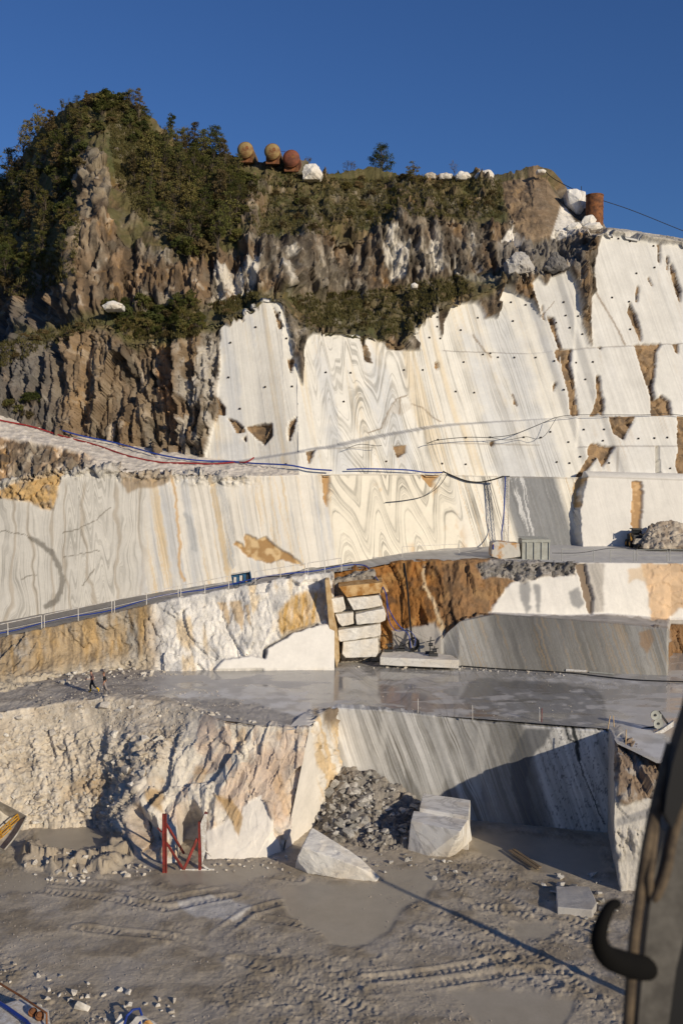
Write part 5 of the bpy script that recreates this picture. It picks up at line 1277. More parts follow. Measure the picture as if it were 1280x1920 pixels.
block('boulder', [V3(PZ(x, y, z)) for x, y, z in ((264, 1930, 0), (296, 1932, 0), (282, 1912, .5), (272, 1914, .55), (290, 1920, .3), (266, 1920, .3))], M_OCHRE, 'small orange stained stone beside the looped blue hose', 'boulder', amp=.05, bevel=.03)
block('boulder', [V3(PZ(x, y, z)) for x, y, z in ((213, 1925, 0), (232, 1928, 0), (228, 1899, .6), (224, 1902, .5), (216, 1915, .3), (233, 1915, .3))], M_WHITE, 'small upright white stone beside a looped blue hose', 'boulder', amp=.04, bevel=.03)
block('boulder', [V3(PZ(x, y, z)) for x, y, z in ((137, 1893, 0), (165, 1898, 0), (170, 1888, .2), (146, 1876, .5), (155, 1880, .4), (150, 1875, 0), (140, 1884, .3))], M_STONE_P, 'pale angular stone on the dark muddy floor edge', 'boulder', amp=.05, bevel=.03)
# ---- tall light mast beside the pit (only its long shadow reaches the picture)
a = Vector((21.8, 39.3, 0))
t = thing('light_mast', 'tall steel light mast whose long shadow crosses the muddy floor', 'light mast', a)
build('pole', MB().lathe(a, (0, 0, 1), [(0, .26), (9.4, .17), (9.4, 0)], 12), M_STEEL, t, smooth=True)
build('base_plate', MB().box(a + Vector((0, 0, .05)), (.8, .8, .1)), M_STEEL, t)
build('lamp_head', MB().box(a + Vector((0, -.1, 9.5)), (.9, .3, .35)), M_STEEL, t)
# ================================================================== MIDDLE BENCH
# ---- stack of roughly squared marble blocks in the notch
def cblock(corners, Y, depth, mat, label, seed, tilt=0.0, amp=0.05):
    f = [V3(P(x, y, Y)) for x, y in corners]
    return block('stacked_block', f + [q + Vector((tilt, depth, 0.02)) for q in f], mat, label, 'marble block', 'blocks stacked in the notch', amp=amp, bevel=.07, seed=seed)
YB = 90.6
cblock([(643, 1204), (708, 1196), (709, 1224), (704, 1232), (648, 1234), (641, 1226)], YB, 3.4, M_WHITE, 'thick white block at the bottom of the stack in the rusty notch', 1)
cblock([(633, 1182), (713, 1170), (714, 1191), (700, 1195), (638, 1203), (635, 1200)], YB - .1, 3.2, M_WHITE, 'long white block lying on the bottom block of the stack', 2)
cblock([(628, 1152), (662, 1149), (663, 1170), (641, 1175), (634, 1168)], YB, 2.8, M_TAN if False else M_WHITE, 'short white block with a brown side in the middle of the stack', 3)
cblock([(666, 1152), (718, 1141), (723, 1150), (722, 1163), (712, 1168), (668, 1172)], YB - .2, 2.8, M_WHITE, 'long jutting white block in the middle of the stack', 4)
cblock([(617, 1124), (643, 1119), (648, 1143), (640, 1148), (622, 1150)], YB, 2.6, M_WHITE, 'squarish white block near the top of the stack by the tan slab', 5)
cblock([(650, 1122), (713, 1116), (717, 1135), (690, 1141), (662, 1144)], YB + .2, 2.6, M_WHITE, 'wide white block just under the orange slab of the stack', 6)
f = [V3(P(x, y, YB)) for x, y in ((634, 1100), (717, 1092), (728, 1110), (650, 1120))]
block('stone_slab', f + [q + Vector((0, 2.4, .25)) for q in f], M_OCHRE, 'orange rust stained slab lying on top of the block stack', 'stone slab', amp=.03, bevel=.04, seed=7)
f = [V3(P(x, y, 90.0)) for x, y in ((609, 1087), (615, 1088), (620, 1130), (634, 1200), (636, 1238), (630, 1252), (616, 1170))]
block('stone_slab', f + [q + Vector((.1, 3.2, 0)) for q in f], M_TAN, 'tall tan slab leaning upright left of the block stack', 'stone slab', amp=.03, bevel=.04, seed=8)
# rubble filling behind the blocks
f = [V3(P(x, y, 92.4)) for x, y in ((616, 1092), (640, 1085), (700, 1070), (706, 1090), (712, 1240), (640, 1245), (622, 1150))]
o = block('rubble_fill', f + [q + Vector((0, 2.2, 0)) for q in f], simple_mat('crushed_fill', (0.40, 0.36, 0.30), 0.9, rgb2=(0.16, 0.14, 0.12), scale=2.2, bump=.8), 'grey crushed stone filling the gaps behind the block stack', 'rubble', amp=.25, bevel=.1, seed=9, sub=5)

# ---- low slab with drill gear on it
f0 = [V3(P(x, y, YB_)) for x, y, YB_ in ((711, 1232, 89.2), (860, 1236, 88.6), (858, 1226, 91.2), (800, 1219, 92.6), (716, 1215, 92.4))]
zt = 8.1 + .95
sl = [PZ(712, 1232, zt), PZ(860, 1238, zt), PZ(848, 1229, zt), PZ(800, 1222, zt), PZ(718, 1217, zt)]
slab = block('stone_slab', sl + [V3(q) - Vector((0, 0, .75)) for q in sl], M_WHITE, 'low pale slab carrying drilling gear at the foot of the rusty wall', 'stone slab', amp=.04, bevel=.05, seed=10)
def pipe(name, pts, r_, mat, label, cat, group=None, n=6):
    b = Vector(pts[0]); o = build(name, MB().tube(pts, r_, n), mat, base=b, smooth=True); return tag(o, label, cat, group)
def curve(pts, n=8):
    """smooth line through points"""
    p = [Vector(q) for q in pts]; out = []
    for i in range(len(p) - 1):
        a, b, c, d = p[max(i - 1, 0)], p[i], p[i + 1], p[min(i + 2, len(p) - 1)]
        for k in range(n):
            t = k / n
            out.append(.5 * ((2 * b) + (c - a) * t + (2 * a - 5 * b + 4 * c - d) * t * t + (3 * b - a - 3 * c + d) * t ** 3))
    return out + [p[-1]]
c = V3(PZ(775, 1222, zt)) + Vector((0, 0, .75))
t = thing('hose_reel', 'black coiled hose reel standing on the low slab', 'hose reel', c - Vector((0, 0, .75)))
for k in range(4):
    rr = .62 - .05 * k; pts = [c + Vector((math.cos(a) * rr * .8, (k - 1.5) * .08, math.sin(a) * rr)) for a in np.linspace(0, 2 * math.pi, 25)]
    build('coil', MB().tube(pts, .045, 6, False), M_BLACK, t)
build('stand', MB().bar(c + Vector((-.5, 0, -.75)), c + Vector((.5, 0, -.75)), .08).bar(c + Vector((0, 0, -.75)), c, .08), M_STEEL, t)
for k, (x, y, hh) in enumerate(((728, 1222, 1.0), (750, 1221, .7), (805, 1226, 1.6), (812, 1230, .9))):
    b = V3(PZ(x, y, zt))
    t = thing('drill_stand', ['small dark drill stand at the rust side of the low slab', 'squat dark drill stand next to the hose reel', 'tall thin drill stand right of the hose reel', 'thin bent drill stand at the tapering end of the slab'][k], 'drill stand', b)
    build('post', MB().bar(b, b + Vector((.1, 0, hh)), .09), M_STEEL, t)
    build('foot', MB().box(b + Vector((0, 0, .12)), (.8, .45, .24)), M_STEEL, t)
    build('arm', MB().bar(b + Vector((-.3, 0, hh * .7)), b + Vector((.45, 0, hh * .8)), .08), M_STEEL, t)
    build('motor', MB().lathe(b + Vector((.1, 0, hh * .55)), (1, 0, 0), [(-.2, 0), (-.2, .16), (.2, .16), (.2, 0)], 10), M_STEEL, t)
# hanging cable and hoses from the upper bench
pipe('cable', curve([P(757, 1056, 95.6), P(763, 1100, 94.6), P(767, 1150, 93.6), P(771, 1190, 92.6), P(774, 1208, 92.0)]), .09, M_BLACK, 'thick black cable hanging down the rusty wall to the reel', 'cable')
pipe('hose', curve([P(690, 1064, 94.4), P(706, 1085, 92), P(722, 1110, 90.2), P(728, 1140, 91), P(745, 1170, 92), P(765, 1190, 92), P(770, 1215, 92)]), .055, M_BLUE, 'blue hose hanging past the orange slab down to the hose reel', 'hose')
pipe('hose', curve([P(724, 1114, 90.2), P(728, 1160, 91), P(742, 1182, 92), P(765, 1182, 92), P(778, 1196, 92), P(776, 1212, 91.8)]), .04, M_BLUE, 'thin violet blue hose looping beside the block stack', 'hose')
pipe('hose', curve([P(740, 1186, 91.8), P(745, 1200, 91.6), P(760, 1208, 91.4), P(772, 1196, 91.4), P(768, 1184, 91.6), P(750, 1180, 91.8)]), .035, M_BLACK, 'thin black loop of hose hanging above the low slab', 'hose')
# pipes and hoses along the foot of the grey step
pipe('hose', curve([on('quarry_bench', 862, 1248) + Vector((0, -.2, .1)), on('quarry_bench', 940, 1256) + Vector((0, 0, .1)), on('quarry_bench', 1060, 1263) + Vector((0, 0, .1)), on('quarry_bench', 1180, 1276) + Vector((0, 0, .1)), on('quarry_bench', 1270, 1280) + Vector((0, 0, .1)), on('quarry_bench', 1330, 1282) + Vector((0, 0, .1))]), .06, M_BLACK, 'long black hose lying along the foot of the grey sawn step', 'hose')
pipe('pipe', [on('quarry_bench', 1060, 1259) + Vector((0, 0, .14)), on('quarry_bench', 1100, 1262) + Vector((0, 0, .14))], .12, M_WPAINT, 'short white pipe lying below the grey sawn step', 'pipe')
pipe('pipe', [on('quarry_bench', 1104, 1262) + Vector((0, 0, .1)), on('quarry_bench', 1150, 1266) + Vector((0, 0, .1))], .07, M_GPAINT, 'thin grey pipe lying beside the white pipe', 'pipe')

# ---- wire saw at the bench end
b = on('quarry_bench', 1235, 1372)
t = thing('wire_saw', 'grey wire saw machine with pulley wheels on the bench beside the pit', 'wire saw', b)
Yw = b.y
build('post', MB().bar(V3(P(1236, 1385, Yw)), V3(P(1236, 1338, Yw)), .18), M_GPAINT, t)
build('cross_arm', MB().bar(V3(P(1234, 1334, Yw)), V3(P(1253, 1360, Yw)), .14), M_STEEL, t)
for (x, y, rr) in ((1228, 1341, .34), (1234, 1357, .36)):
    w_ = build('pulley_wheel', MB().lathe(V3(P(x, y, Yw - .15)), (0, 1, 0), [(0, 0), (0, rr * .3), (.02, rr * .9), (0, rr), (.1, rr), (.1, 0)], 18), M_GPAINT, t, smooth=True)
    build('hub', MB().lathe(V3(P(x, y, Yw - .2)), (0, 1, 0), [(0, 0), (0, .09), (.2, .09)], 10), M_STEEL, w_)
build('base_frame', MB().box(V3(P(1243, 1383, Yw)), (1.5, 1.0, .25)), M_GPAINT, t)
build('motor_box', MB().box(V3(P(1237, 1390, Yw - .6)), (.8, .7, .6)), M_WPAINT, t)
build('rail_beam', MB().prism([V3(P(x, y, Yw - .4)) for x, y in ((1192, 1378), (1218, 1378), (1240, 1368), (1262, 1352), (1262, 1362), (1240, 1376), (1215, 1382))], .25), M_WPAINT, t)
pipe('hose', curve([P(1243, 1396, Yw - .8), P(1215, 1390, Yw - .8), P(1194, 1382, Yw - .6), P(1190, 1376, Yw), P(1205, 1366, Yw + .8), P(1230, 1362, Yw + 1)]), .055, M_BLACK, 'black hose curled beside the wire saw', 'hose')
# ---- marker stakes on the bench edge
def stake(x, y, top, mat, label, nm='marker_stake', rr=.035):
    b = on('quarry_bench', x, y); e = V3(P(x + (top[0] if isinstance(top, tuple) else 0), top[1] if isinstance(top, tuple) else top, b.y))
    return tag(build(nm, MB().tube([b - Vector((0, 0, .1)), e], rr), mat, base=b), label, 'stake')
stake(1010, 1352, 1326, M_WPAINT, 'white marker stake on the bench beside a red one')
stake(1015, 1354, 1328, M_RED, 'red marker stake on the bench beside a white one', rr=.03)
stake(1139, 1366, (4, 1342), M_TAN, 'pale leaning stake at the corner of the pit edge')
stake(1151, 1364, (-2, 1342), M_TAN, 'second pale leaning stake near the corner of the pit edge')
stake(1173, 1396, 1368, M_TAN, 'thin upright stake near the brown rock edge')
stake(885, 1350, 1322, M_WPAINT, 'thin white rod standing on the striped bench edge', rr=.025)
stake(783, 1338, 1310, M_WPAINT, 'thin white rod standing above the striped pit wall', rr=.025)

# ================================================================== PEOPLE
def person(name, label, foot_pos, J, E, mats, scale=1.0, hair=None):
    """J: joint -> (position, radius, zone); E: bones. One continuous skinned body."""
    names = list(J); idx = {k: i for i, k in enumerate(names)}
    me = bpy.data.meshes.new('body_cage')
    me.from_pydata([J[k][0] for k in names], [(idx[a], idx[b]) for a, b in E], [])
    o = bpy.data.objects.new('body_cage', me); COL.objects.link(o)
    md = o.modifiers.new('skin', 'SKIN'); md.use_smooth_shade = True
    for k in names:
        sv = me.skin_vertices[0].data[idx[k]]; r_ = J[k][1]; sv.radius = r_ if isinstance(r_, tuple) else (r_, r_)
        sv.use_root = (k == 'pelvis')
    sd = o.modifiers.new('sub', 'SUBSURF'); sd.levels = 1; sd.render_levels = 1
    dg = bpy.context.evaluated_depsgraph_get()
    bm_ = bpy.data.meshes.new_from_object(o.evaluated_get(dg)); bm_.name = 'body'
    bpy.data.objects.remove(o)
    bm_.materials.clear()
    for m in mats: bm_.materials.append(m)
    segs = [(Vector(J[a][0]), Vector(J[b][0]), J[b][2]) for a, b in E]
    for p in bm_.polygons:
        c = p.center; best = 9; z = 0
        for a, b, zn in segs:
            d = b - a; t_ = max(0, min(1, (c - a).dot(d) / max(d.length_squared, 1e-9)))
            q = (c - a - d * t_).length
            if q < best: best = q; z = zn
        p.material_index = z; p.use_smooth = True
    root = thing(name, label, 'person', foot_pos)
    root.scale = (scale,) * 3
    b = bpy.data.objects.new('body', bm_); COL.objects.link(b); b.parent = root
    if hair:
        bm = bmesh.new(); bmesh.ops.create_icosphere(bm, subdivisions=2, radius=.112)
        for v in bm.verts:
            if v.co.z < -.01: v.co.z = -.01
            v.co.x *= 1.05
        hm = bpy.data.meshes.new('hair'); bm.to_mesh(hm); bm.free(); hm.materials.append(hair)
        h_ = bpy.data.objects.new('hair', hm); COL.objects.link(h_); h_.parent = root; h_.location = Vector(J['head'][0]) + Vector((.02, 0, .045))
    return root
def skeleton(front, back, armL, armR, lean=0.03):
    """walking towards -X. zones: 0 skin 1 shirt 2 trousers 3 boots"""
    J = {'pelvis': ((0, 0, .96), (.15, .115), 2), 'waist': ((-lean * .5, 0, 1.1), (.14, .105), 1), 'chest': ((-lean, 0, 1.32), (.20, .14), 1), 'collar': ((-lean * 1.3, 0, 1.46), (.10, .085), 1),
         'neck': ((-lean * 1.8, 0, 1.54), .055, 0), 'head': ((-lean * 2.4, 0, 1.64), (.085, .10), 0), 'crown': ((-lean * 2.4, 0, 1.72), (.07, .085), 0), 'nose': ((-lean * 2.4 - .115, 0, 1.63), .016, 0)}
    E = [('pelvis', 'waist'), ('waist', 'chest'), ('chest', 'collar'), ('collar', 'neck'), ('neck', 'head'), ('head', 'crown'), ('head', 'nose')]
    for s, leg in ((1, front), (-1, back)):
        n = 'L' if s > 0 else 'R'; y = .1 * s
        hip, knee, ank, toe = [(x, y, z) for x, z in leg]
        mid = tuple((np.array(knee) * .45 + np.array(ank) * .55))
        J.update({'hip' + n: (hip, .115, 2), 'knee' + n: (knee, .085, 2), 'shin' + n: (mid, .082, 2), 'ank' + n: (ank, .068, 3), 'toe' + n: (toe, .055, 3)})
        E += [('pelvis', 'hip' + n), ('hip' + n, 'knee' + n), ('knee' + n, 'shin' + n), ('shin' + n, 'ank' + n), ('ank' + n, 'toe' + n)]
    for s, arm in ((1, armL), (-1, armR)):
        n = 'L' if s > 0 else 'R'; y = .22 * s
        sh = (-lean * 1.1, .19 * s, 1.42); el, wr, ha = [(x, y + .03 * s, z) for x, z in arm]
        J.update({'sh' + n: (sh, .065, 1), 'el' + n: (el, .045, 1), 'wr' + n: (wr, .030, 0), 'palm' + n: (ha, (.035, .028), 0)})
        E += [('chest', 'sh' + n), ('sh' + n, 'el' + n), ('el' + n, 'wr' + n), ('wr' + n, 'palm' + n)]
        d = (np.array(ha) - np.array(wr)); d = d / np.linalg.norm(d); side = np.array([0, 1, 0]); perp = np.cross(d, side)
        for k, (off, ln) in enumerate(((.033, .065), (.012, .08), (-.012, .075), (-.032, .06))):
            a = np.array(ha) + side * off * .9 + d * .03; b = a + d * ln * .6 + perp * .01; e = b + d * ln * .4 + perp * .025 * s
            J.update({f'f{n}{k}a': (tuple(a), .010, 0), f'f{n}{k}b': (tuple(b), .009, 0), f'f{n}{k}c': (tuple(e), .008, 0)})
            E += [('palm' + n, f'f{n}{k}a'), (f'f{n}{k}a', f'f{n}{k}b'), (f'f{n}{k}b', f'f{n}{k}c')]
        a = np.array(ha) + side * .04 - d * .02; b = a + side * .025 + d * .04
        J.update({f't{n}a': (tuple(a), .011, 0), f't{n}b': (tuple(b), .009, 0)}); E += [('palm' + n, f't{n}a'), (f't{n}a', f't{n}b')]
    return J, E
M_SKIN = simple_mat('skin', (0.42, 0.22, 0.15), 0.6, var=.1, bump=0)
walkA = skeleton([(-.02, .92), (-.16, .52), (-.14, .10), (-.32, .05)], [(.02, .92), (.20, .54), (.56, .30), (.52, .10)], [(.10, 1.15), (.02, .94), (.0, .87)], [(-.02, 1.14), (-.26, 1.12), (-.35, 1.14)])
pa = on('quarry_bench', 174, 1299)
A_ = person('person', 'person in yellow boots and dark trousers striding with an arm held forward', pa, *walkA,
       [M_SKIN, simple_mat('mauve_shirt', (0.17, 0.10, 0.095), .9, bump=0), simple_mat('dark_trousers', (0.035, 0.033, 0.035), .9, bump=0), simple_mat('yellow_boots', (0.70, 0.42, 0.02), .5, bump=0)], 1.02, simple_mat('dark_hair', (0.03, 0.022, 0.018), .8, bump=0))
walkB = skeleton([(-.02, .92), (-.05, .5), (.0, .08), (-.18, .045)], [(.02, .92), (.14, .52), (.44, .18), (.38, .045)], [(.06, 1.15), (.02, .92), (.0, .84)], [(.04, 1.15), (-.04, .94), (-.07, .86)])
pb_ = on('quarry_bench', 197, 1303)
B_ = person('person', 'person in a black shirt and grey trousers walking behind the yellow booted one', pb_, *walkB,
       [M_SKIN, simple_mat('black_shirt', (0.012, 0.012, 0.013), .9, bump=0), simple_mat('grey_trousers', (0.30, 0.26, 0.24), .9, bump=0), simple_mat('grey_shoes', (0.17, 0.15, 0.14), .7, bump=0)], 1.0, simple_mat('reddish_hair', (0.20, 0.10, 0.06), .8, bump=0))

# ================================================================== RAMP AND UPPER BENCH
def edge_pt(px, off=.45):
    a = np.array(RAMP_FRONT); return V3(P(px, np.interp(px, a[:, 0], a[:, 1]), np.interp(px, a[:, 0], a[:, 2]))) + Vector((0, off, 0))
spans = [(-52, 76), (81, 208), (213, 333), (338, 428), (478, 572), (577, 640)]
where = ['white railing panel at the bottom of the ramp', 'white railing panel above the ochre rock of the ramp wall', 'white railing panel near the shadow cast on the veined wall', 'white railing panel just below the electrical cabinet on the ramp', 'white railing panel just above the electrical cabinet on the ramp', 'short white railing panel at the top of the ramp by the block stack']
for (x0, x1), lb in zip(spans, where):
    a, b = edge_pt(x0), edge_pt(x1); m = (a + b) / 2
    t = thing('railing', lb, 'railing', a, 'railing panels along the ramp')
    H = Vector((0, 0, 1.15))
    for q in (a, m, b): build('post', MB().tube([q - Vector((0, 0, .15)), q + H], .04, 6), M_WPAINT, t)
    build('top_rail', MB().tube([a + H, b + H], .04, 6), M_WPAINT, t)
    build('middle_rail', MB().tube([a + H * .5, b + H * .5], .022, 6), M_WPAINT, t)
ramp_line = lambda x, dz=.12, off=1.6: edge_pt(x, off) + Vector((0, 0, dz))
pipe('hose', curve([ramp_line(x, .55 - .25 * (k % 2), .55) for k, x in enumerate((-60, 20, 110, 200, 300, 400, 500, 590))] + [P(640, 1061, 94.6), P(682, 1060, 94.8), P(700, 1078, 94)]), .06, M_BLUE, 'long blue hose strung along the railing of the ramp', 'hose')
# cabinet
b = edge_pt(451, .6)
t = thing('electrical_cabinet', 'blue electrical cabinet with open front on thin legs at the ramp edge', 'electrical cabinet', b)
Yc = b.y; cs = [V3(P(x, y, Yc)) for x, y in ((433, 1078), (468, 1072), (471, 1091), (437, 1098))]
build('back_panel', MB().prism([q + Vector((0, .45, 0)) for q in cs], .05), M_BLUEP, t)
for a, c_, nm in ((0, 1, 'roof'), (1, 2, 'side_panel'), (3, 2, 'floor_panel'), (0, 3, 'side_panel')):
    A0_, B0_ = cs[a], cs[c_]; d = Vector((0, .5, 0)); lift = Vector((0, 0, .06)) if nm == 'roof' else Vector((0, 0, 0)); ov = Vector((0, -.18, 0)) if nm == 'roof' else Vector((0, 0, 0))
    build(nm, MB().add([A0_ + ov, B0_ + ov, B0_ + d, A0_ + d] + [q + Vector((.04, 0, .06)) for q in (A0_ + ov, B0_ + ov, B0_ + d, A0_ + d)], [(0, 1, 2, 3), (4, 5, 6, 7), (0, 1, 5, 4), (1, 2, 6, 5), (2, 3, 7, 6), (3, 0, 4, 7)]), M_WPAINT if nm == 'roof' else M_BLUEP, t)
for k, (x, y, c_) in enumerate(((441, 1087, M_WPAINT), (446, 1086, M_BLUEP), (452, 1084, M_WPAINT), (459, 1083, M_BLUEP), (464, 1082, M_STEEL))):
    build('switch_box', MB().box(V3(P(x, y, Yc + .3)), (.24, .2, .5)), c_, t)
for x in (439, 448, 460, 468):
    q = V3(P(x, 1094, Yc + .2)); build('leg', MB().bar(q, Vector((q.x, q.y, q.z - 1.1)), .06), M_STEEL, t)
for k in range(4): build('socket', MB().box(V3(P(444 + 6 * k, 1093 - k, Yc + .1)), (.14, .14, .12)), [M_BLUE, M_RED, M_BLUE, M_YEL][k], t)
pipe('cable', curve([P(472, 1096, Yc), P(488, 1084, Yc + .6), P(510, 1081, Yc + 1), P(540, 1079, Yc + 1.5), P(575, 1066, Yc + 2), P(610, 1064, Yc + 3), P(660, 1054, 97)]), .04, M_BLACK, 'black cable sagging from the cabinet along the ramp wall', 'cable')

# container, mast, its block
def upper(x, y): return on('ramp', x, y)
b = upper(1004, 1049); Yb = b.y
t = thing('steel_container', 'grey ribbed steel container on the upper bench beside the mast block', 'container', b)
w_, h_, d_ = 52 / F * Yb, 40 / F * Yb, 2.3
c0 = V3(P(978, 1050, Yb)); 
build('body', MB().box(c0 + Vector((w_ / 2, d_ / 2, h_ / 2 - .1)), (w_, d_, h_)), M_GPAINT, t, bevel=.02)
for k in range(4): build('rib', MB().box(c0 + Vector((w_ * (.17 + .27 * k) - (0.02 if k == 3 else 0), -.06, h_ / 2 - .2)), (.10, .11, h_ * .86)), M_GPAINT, t)
build('top_rim', MB().box(c0 + Vector((w_ / 2, -.04, h_ - .22)), (w_ + .08, .14, .26)), M_GPAINT, t)
build('hatch', MB().add([c0 + Vector(q) for q in ((-.02, 0, h_ - .05), (w_ + .02, 0, h_ - .12), (w_ + .02, d_, h_ + .02), (-.02, d_, h_ + .1), (-.02, 0, h_ - .0), (w_ + .02, 0, h_ - .07), (w_ + .02, d_, h_ + .07), (-.02, d_, h_ + .15))], [(0, 1, 2, 3), (4, 5, 6, 7), (0, 1, 5, 4), (1, 2, 6, 5), (2, 3, 7, 6), (3, 0, 4, 7)]), M_GPAINT, t)
f = [V3(P(x, y, Yb - .3)) for x, y in ((922, 1018), (930, 1015), (973, 1019), (975, 1044), (938, 1049), (921, 1043))]
block('foundation_block', f + [q + Vector((0, 2.2, 0)) for q in f], M_CONC, 'rust stained squared block before the white lattice mast', 'foundation block', amp=.04, bevel=.06, seed=4)
Ym = 110.6; b = V3(P(948, 1024, Ym))
t = thing('lattice_mast', 'white lattice mast rising against the wall behind a rust stained block', 'mast', b)
Hm = (1024 - 894) / F * Ym; s_ = .24
br = MB()
for sx in (-s_, s_):
    for sy in (-s_, s_): build('leg', MB().tube([b + Vector((sx, sy, -.3)), b + Vector((sx, sy, Hm))], .035, 6), M_WPAINT, t)
n_ = 13
for k in range(n_):
    z0, z1 = Hm * k / n_, Hm * (k + 1) / n_
    for (x0, y0, x1, y1) in ((-s_, -s_, s_, -s_), (s_, -s_, s_, s_), (s_, s_, -s_, s_), (-s_, s_, -s_, -s_)):
        if k % 2: x0, y0, x1, y1 = x1, y1, x0, y0
        br.tube([b + Vector((x0, y0, z0)), b + Vector((x1, y1, z1))], .02, 4)
        br.tube([b + Vector((x0, y0, z1)), b + Vector((x1, y1, z1))], .018, 4)
build('bracing', br, M_WPAINT, t)
build('head_plate', MB().box(b + Vector((-.1, 0, Hm + .06)), (.8, .6, .12)), M_STEEL, t)
pipe('hose', curve([b + Vector((-.2, -.4, Hm + .05)), b + Vector((-.33, -.4, Hm * .5)), b + Vector((-.55, -.4, Hm * .22)), b + Vector((-1.1, -3.5, Hm * .1)), P(926, 1016, Yb + .8), P(924, 1030, Yb - .5)]), .07, M_BLUE, 'blue hose running down the lattice mast', 'hose')
pipe('cable', curve([P(830, 884, 110.6), P(850, 893, 111), P(875, 902, 111.5), P(900, 904, 112), P(925, 899, 111.4), P(944, 893, 110.5)]), .085, M_BLACK, 'thick black cable sagging between the ledge and the lattice mast', 'cable')
pipe('cable', curve([P(838, 889, 109.8), P(822, 912, 109.2), P(795, 930, 108.2), P(760, 938, 106.8), P(722, 942, 105.4)]), .04, M_STEEL, 'thin grey cable hanging across the folded veins of the wall', 'cable')

# skid loader
b = upper(1196, 1028); Yl = b.y
t = thing('wheel_loader', 'small dark loader with a wide bucket parked by the gravel heap', 'loader', b)
def L(x, y, dy=0): return V3(P(x, y, Yl + dy))
sc_ = Yl / F
body = L(1193, 1006, 1.2)
build('chassis', MB().box(body + Vector((0, 0, -.15)), (1.5, 2.4, .8)), M_STEEL, t, bevel=.05)
cab = build('cab', MB().box(L(1192, 991.5, 1.0), (1.15, 1.3, .12)).bar(L(1183.5, 1001, .4), L(1184, 990, .5), .1).bar(L(1201.5, 1001, .4), L(1201, 990, .5), .1).bar(L(1183.5, 1001, 1.6), L(1184, 990, 1.5), .1).bar(L(1201.5, 1001, 1.6), L(1201, 990, 1.5), .1), M_STEEL, t)
build('window', MB().prism([L(1184.5, 1000, .5), L(1200.5, 1000, .5), L(1200, 992, .5), L(1185, 992, .5)], .03), M_GLASS, cab)
build('seat', MB().box(L(1192, 1000, 1.0), (.5, .5, .7)), M_BLACK, cab)
for sx in (-.85, .85):
    for dy in (.5, 1.9):
        w_ = build('wheel', MB().lathe(Vector((body.x + sx, Yl + dy, b.z + .45)), (1, 0, 0), [(-.18, 0), (-.18, .3), (-.16, .45), (.16, .45), (.18, .3), (.18, 0)], 16), M_BLACK, t, smooth=True)
        build('rim', MB().lathe(Vector((body.x + sx * 1.02, Yl + dy, b.z + .45)), (1, 0, 0), [(-.18, 0), (-.18, .22), (.18, .22), (.18, 0)], 12), M_YEL, w_)
for x in (1181, 1207): build('lift_arm', MB().bar(L(x, 1000, 1.6), L(x + 2, 1013, -.5), .16), M_YEL if x < 1190 else M_STEEL, t)
build('bucket', MB().prism([L(1187, 1020, -.9), L(1191, 1010, -.9), L(1214, 1010, -.9), L(1219, 1019, -.9), L(1212, 1021, -.9)], .55), simple_mat('worn_bucket', (0.42, 0.38, 0.32), .6, rgb2=(.22, .2, .18)), t)
build('hood', MB().box(L(1208, 1006, .9), (.6, .9, .55)), M_STEEL, t)
# gravel heap
def paint_heap(px, py, W):
    f = fbm(W * 1.2, 3, 4)
    return mix(np.broadcast_to(np.array([0.52, 0.45, 0.36]), W.shape), np.array([0.36, 0.29, 0.22]), ss(-.2, .4, f)), .22 * facets(W * 1.5, 5) + .1 * facets(W * 3.4, 6), .9 * ones(px), .8 * ones(px)
hc = np.arange(1200, 1420, 2.0)
hb = P(*rail([(1200, 1023, 108.6), (1240, 1024, 107.6), (1300, 1024, 107.6), (1420, 1023, 108)], hc).T)
ht = P(*rail([(1200, 1020, 109.6), (1208, 1004, 110.5), (1216, 988, 111), (1236, 977, 111.3), (1262, 976, 111.4), (1290, 984, 111.4), (1340, 990, 111.4), (1420, 1018, 111)], hc).T)
heap = sheet('gravel_heap', [hb - np.array([0, 0, .3]), hb, ht, ht + np.array([0, 1.5, -1.0])], [2, 30, 4], paint_heap, 'pale gravel heap against the white wall beside the loader')
del heap['kind']; heap['category'] = 'gravel heap'
r = random.Random(21)
for p in scatter('gravel_heap', [(1205, 1012), (1225, 985), (1300, 985), (1300, 1018), (1210, 1018)], 26, r): stone(PP, p, r.uniform(.08, .22), heap, r)
# thin fence panels on the upper bench
for k, (x0, x1, y0, lab) in enumerate(((1052, 1112, 1052, 'thin grey fence panel beside the container on the upper bench edge'), (1143, 1188, 1053, 'thin grey fence panel in the middle of the upper bench edge'), (1193, 1250, 1052, 'thin grey fence panel before the loader on the upper bench edge'), (1255, 1330, 1052, 'thin grey fence panel before the gravel heap'), (755, 860, 1046, 'thin white fence panel before the pinstriped wall left of the mast'))):
    a, b_ = upper(x0, y0), upper(x1, y0 - (5 if k == 4 else 0)); H = Vector((0, 0, 1.15))
    t = thing('fence_panel', lab, 'fence', a, 'fence panels on the upper bench')
    for q in (a, b_): build('post', MB().tube([q - Vector((0, 0, .1)), q + H], .032, 5), M_GPAINT if k < 4 else M_WPAINT, t)
    build('top_rail', MB().tube([a + H, b_ + H], .026, 5), M_GPAINT if k < 4 else M_WPAINT, t)
    build('middle_rail', MB().tube([a + H * .5, b_ + H * .5], .018, 5), M_GPAINT if k < 4 else M_WPAINT, t)
pipe('cable', curve([upper(1035, 1046) + Vector((0, 0, .5)), upper(1085, 1044) + Vector((0, 0, .4)), upper(1150, 1042) + Vector((0, 0, .8)), upper(1230, 1042) + Vector((0, 0, .6)), upper(1320, 1040) + Vector((0, 0, .6))]), .03, M_BLACK, 'thin black cable sagging along the upper bench fence', 'cable')

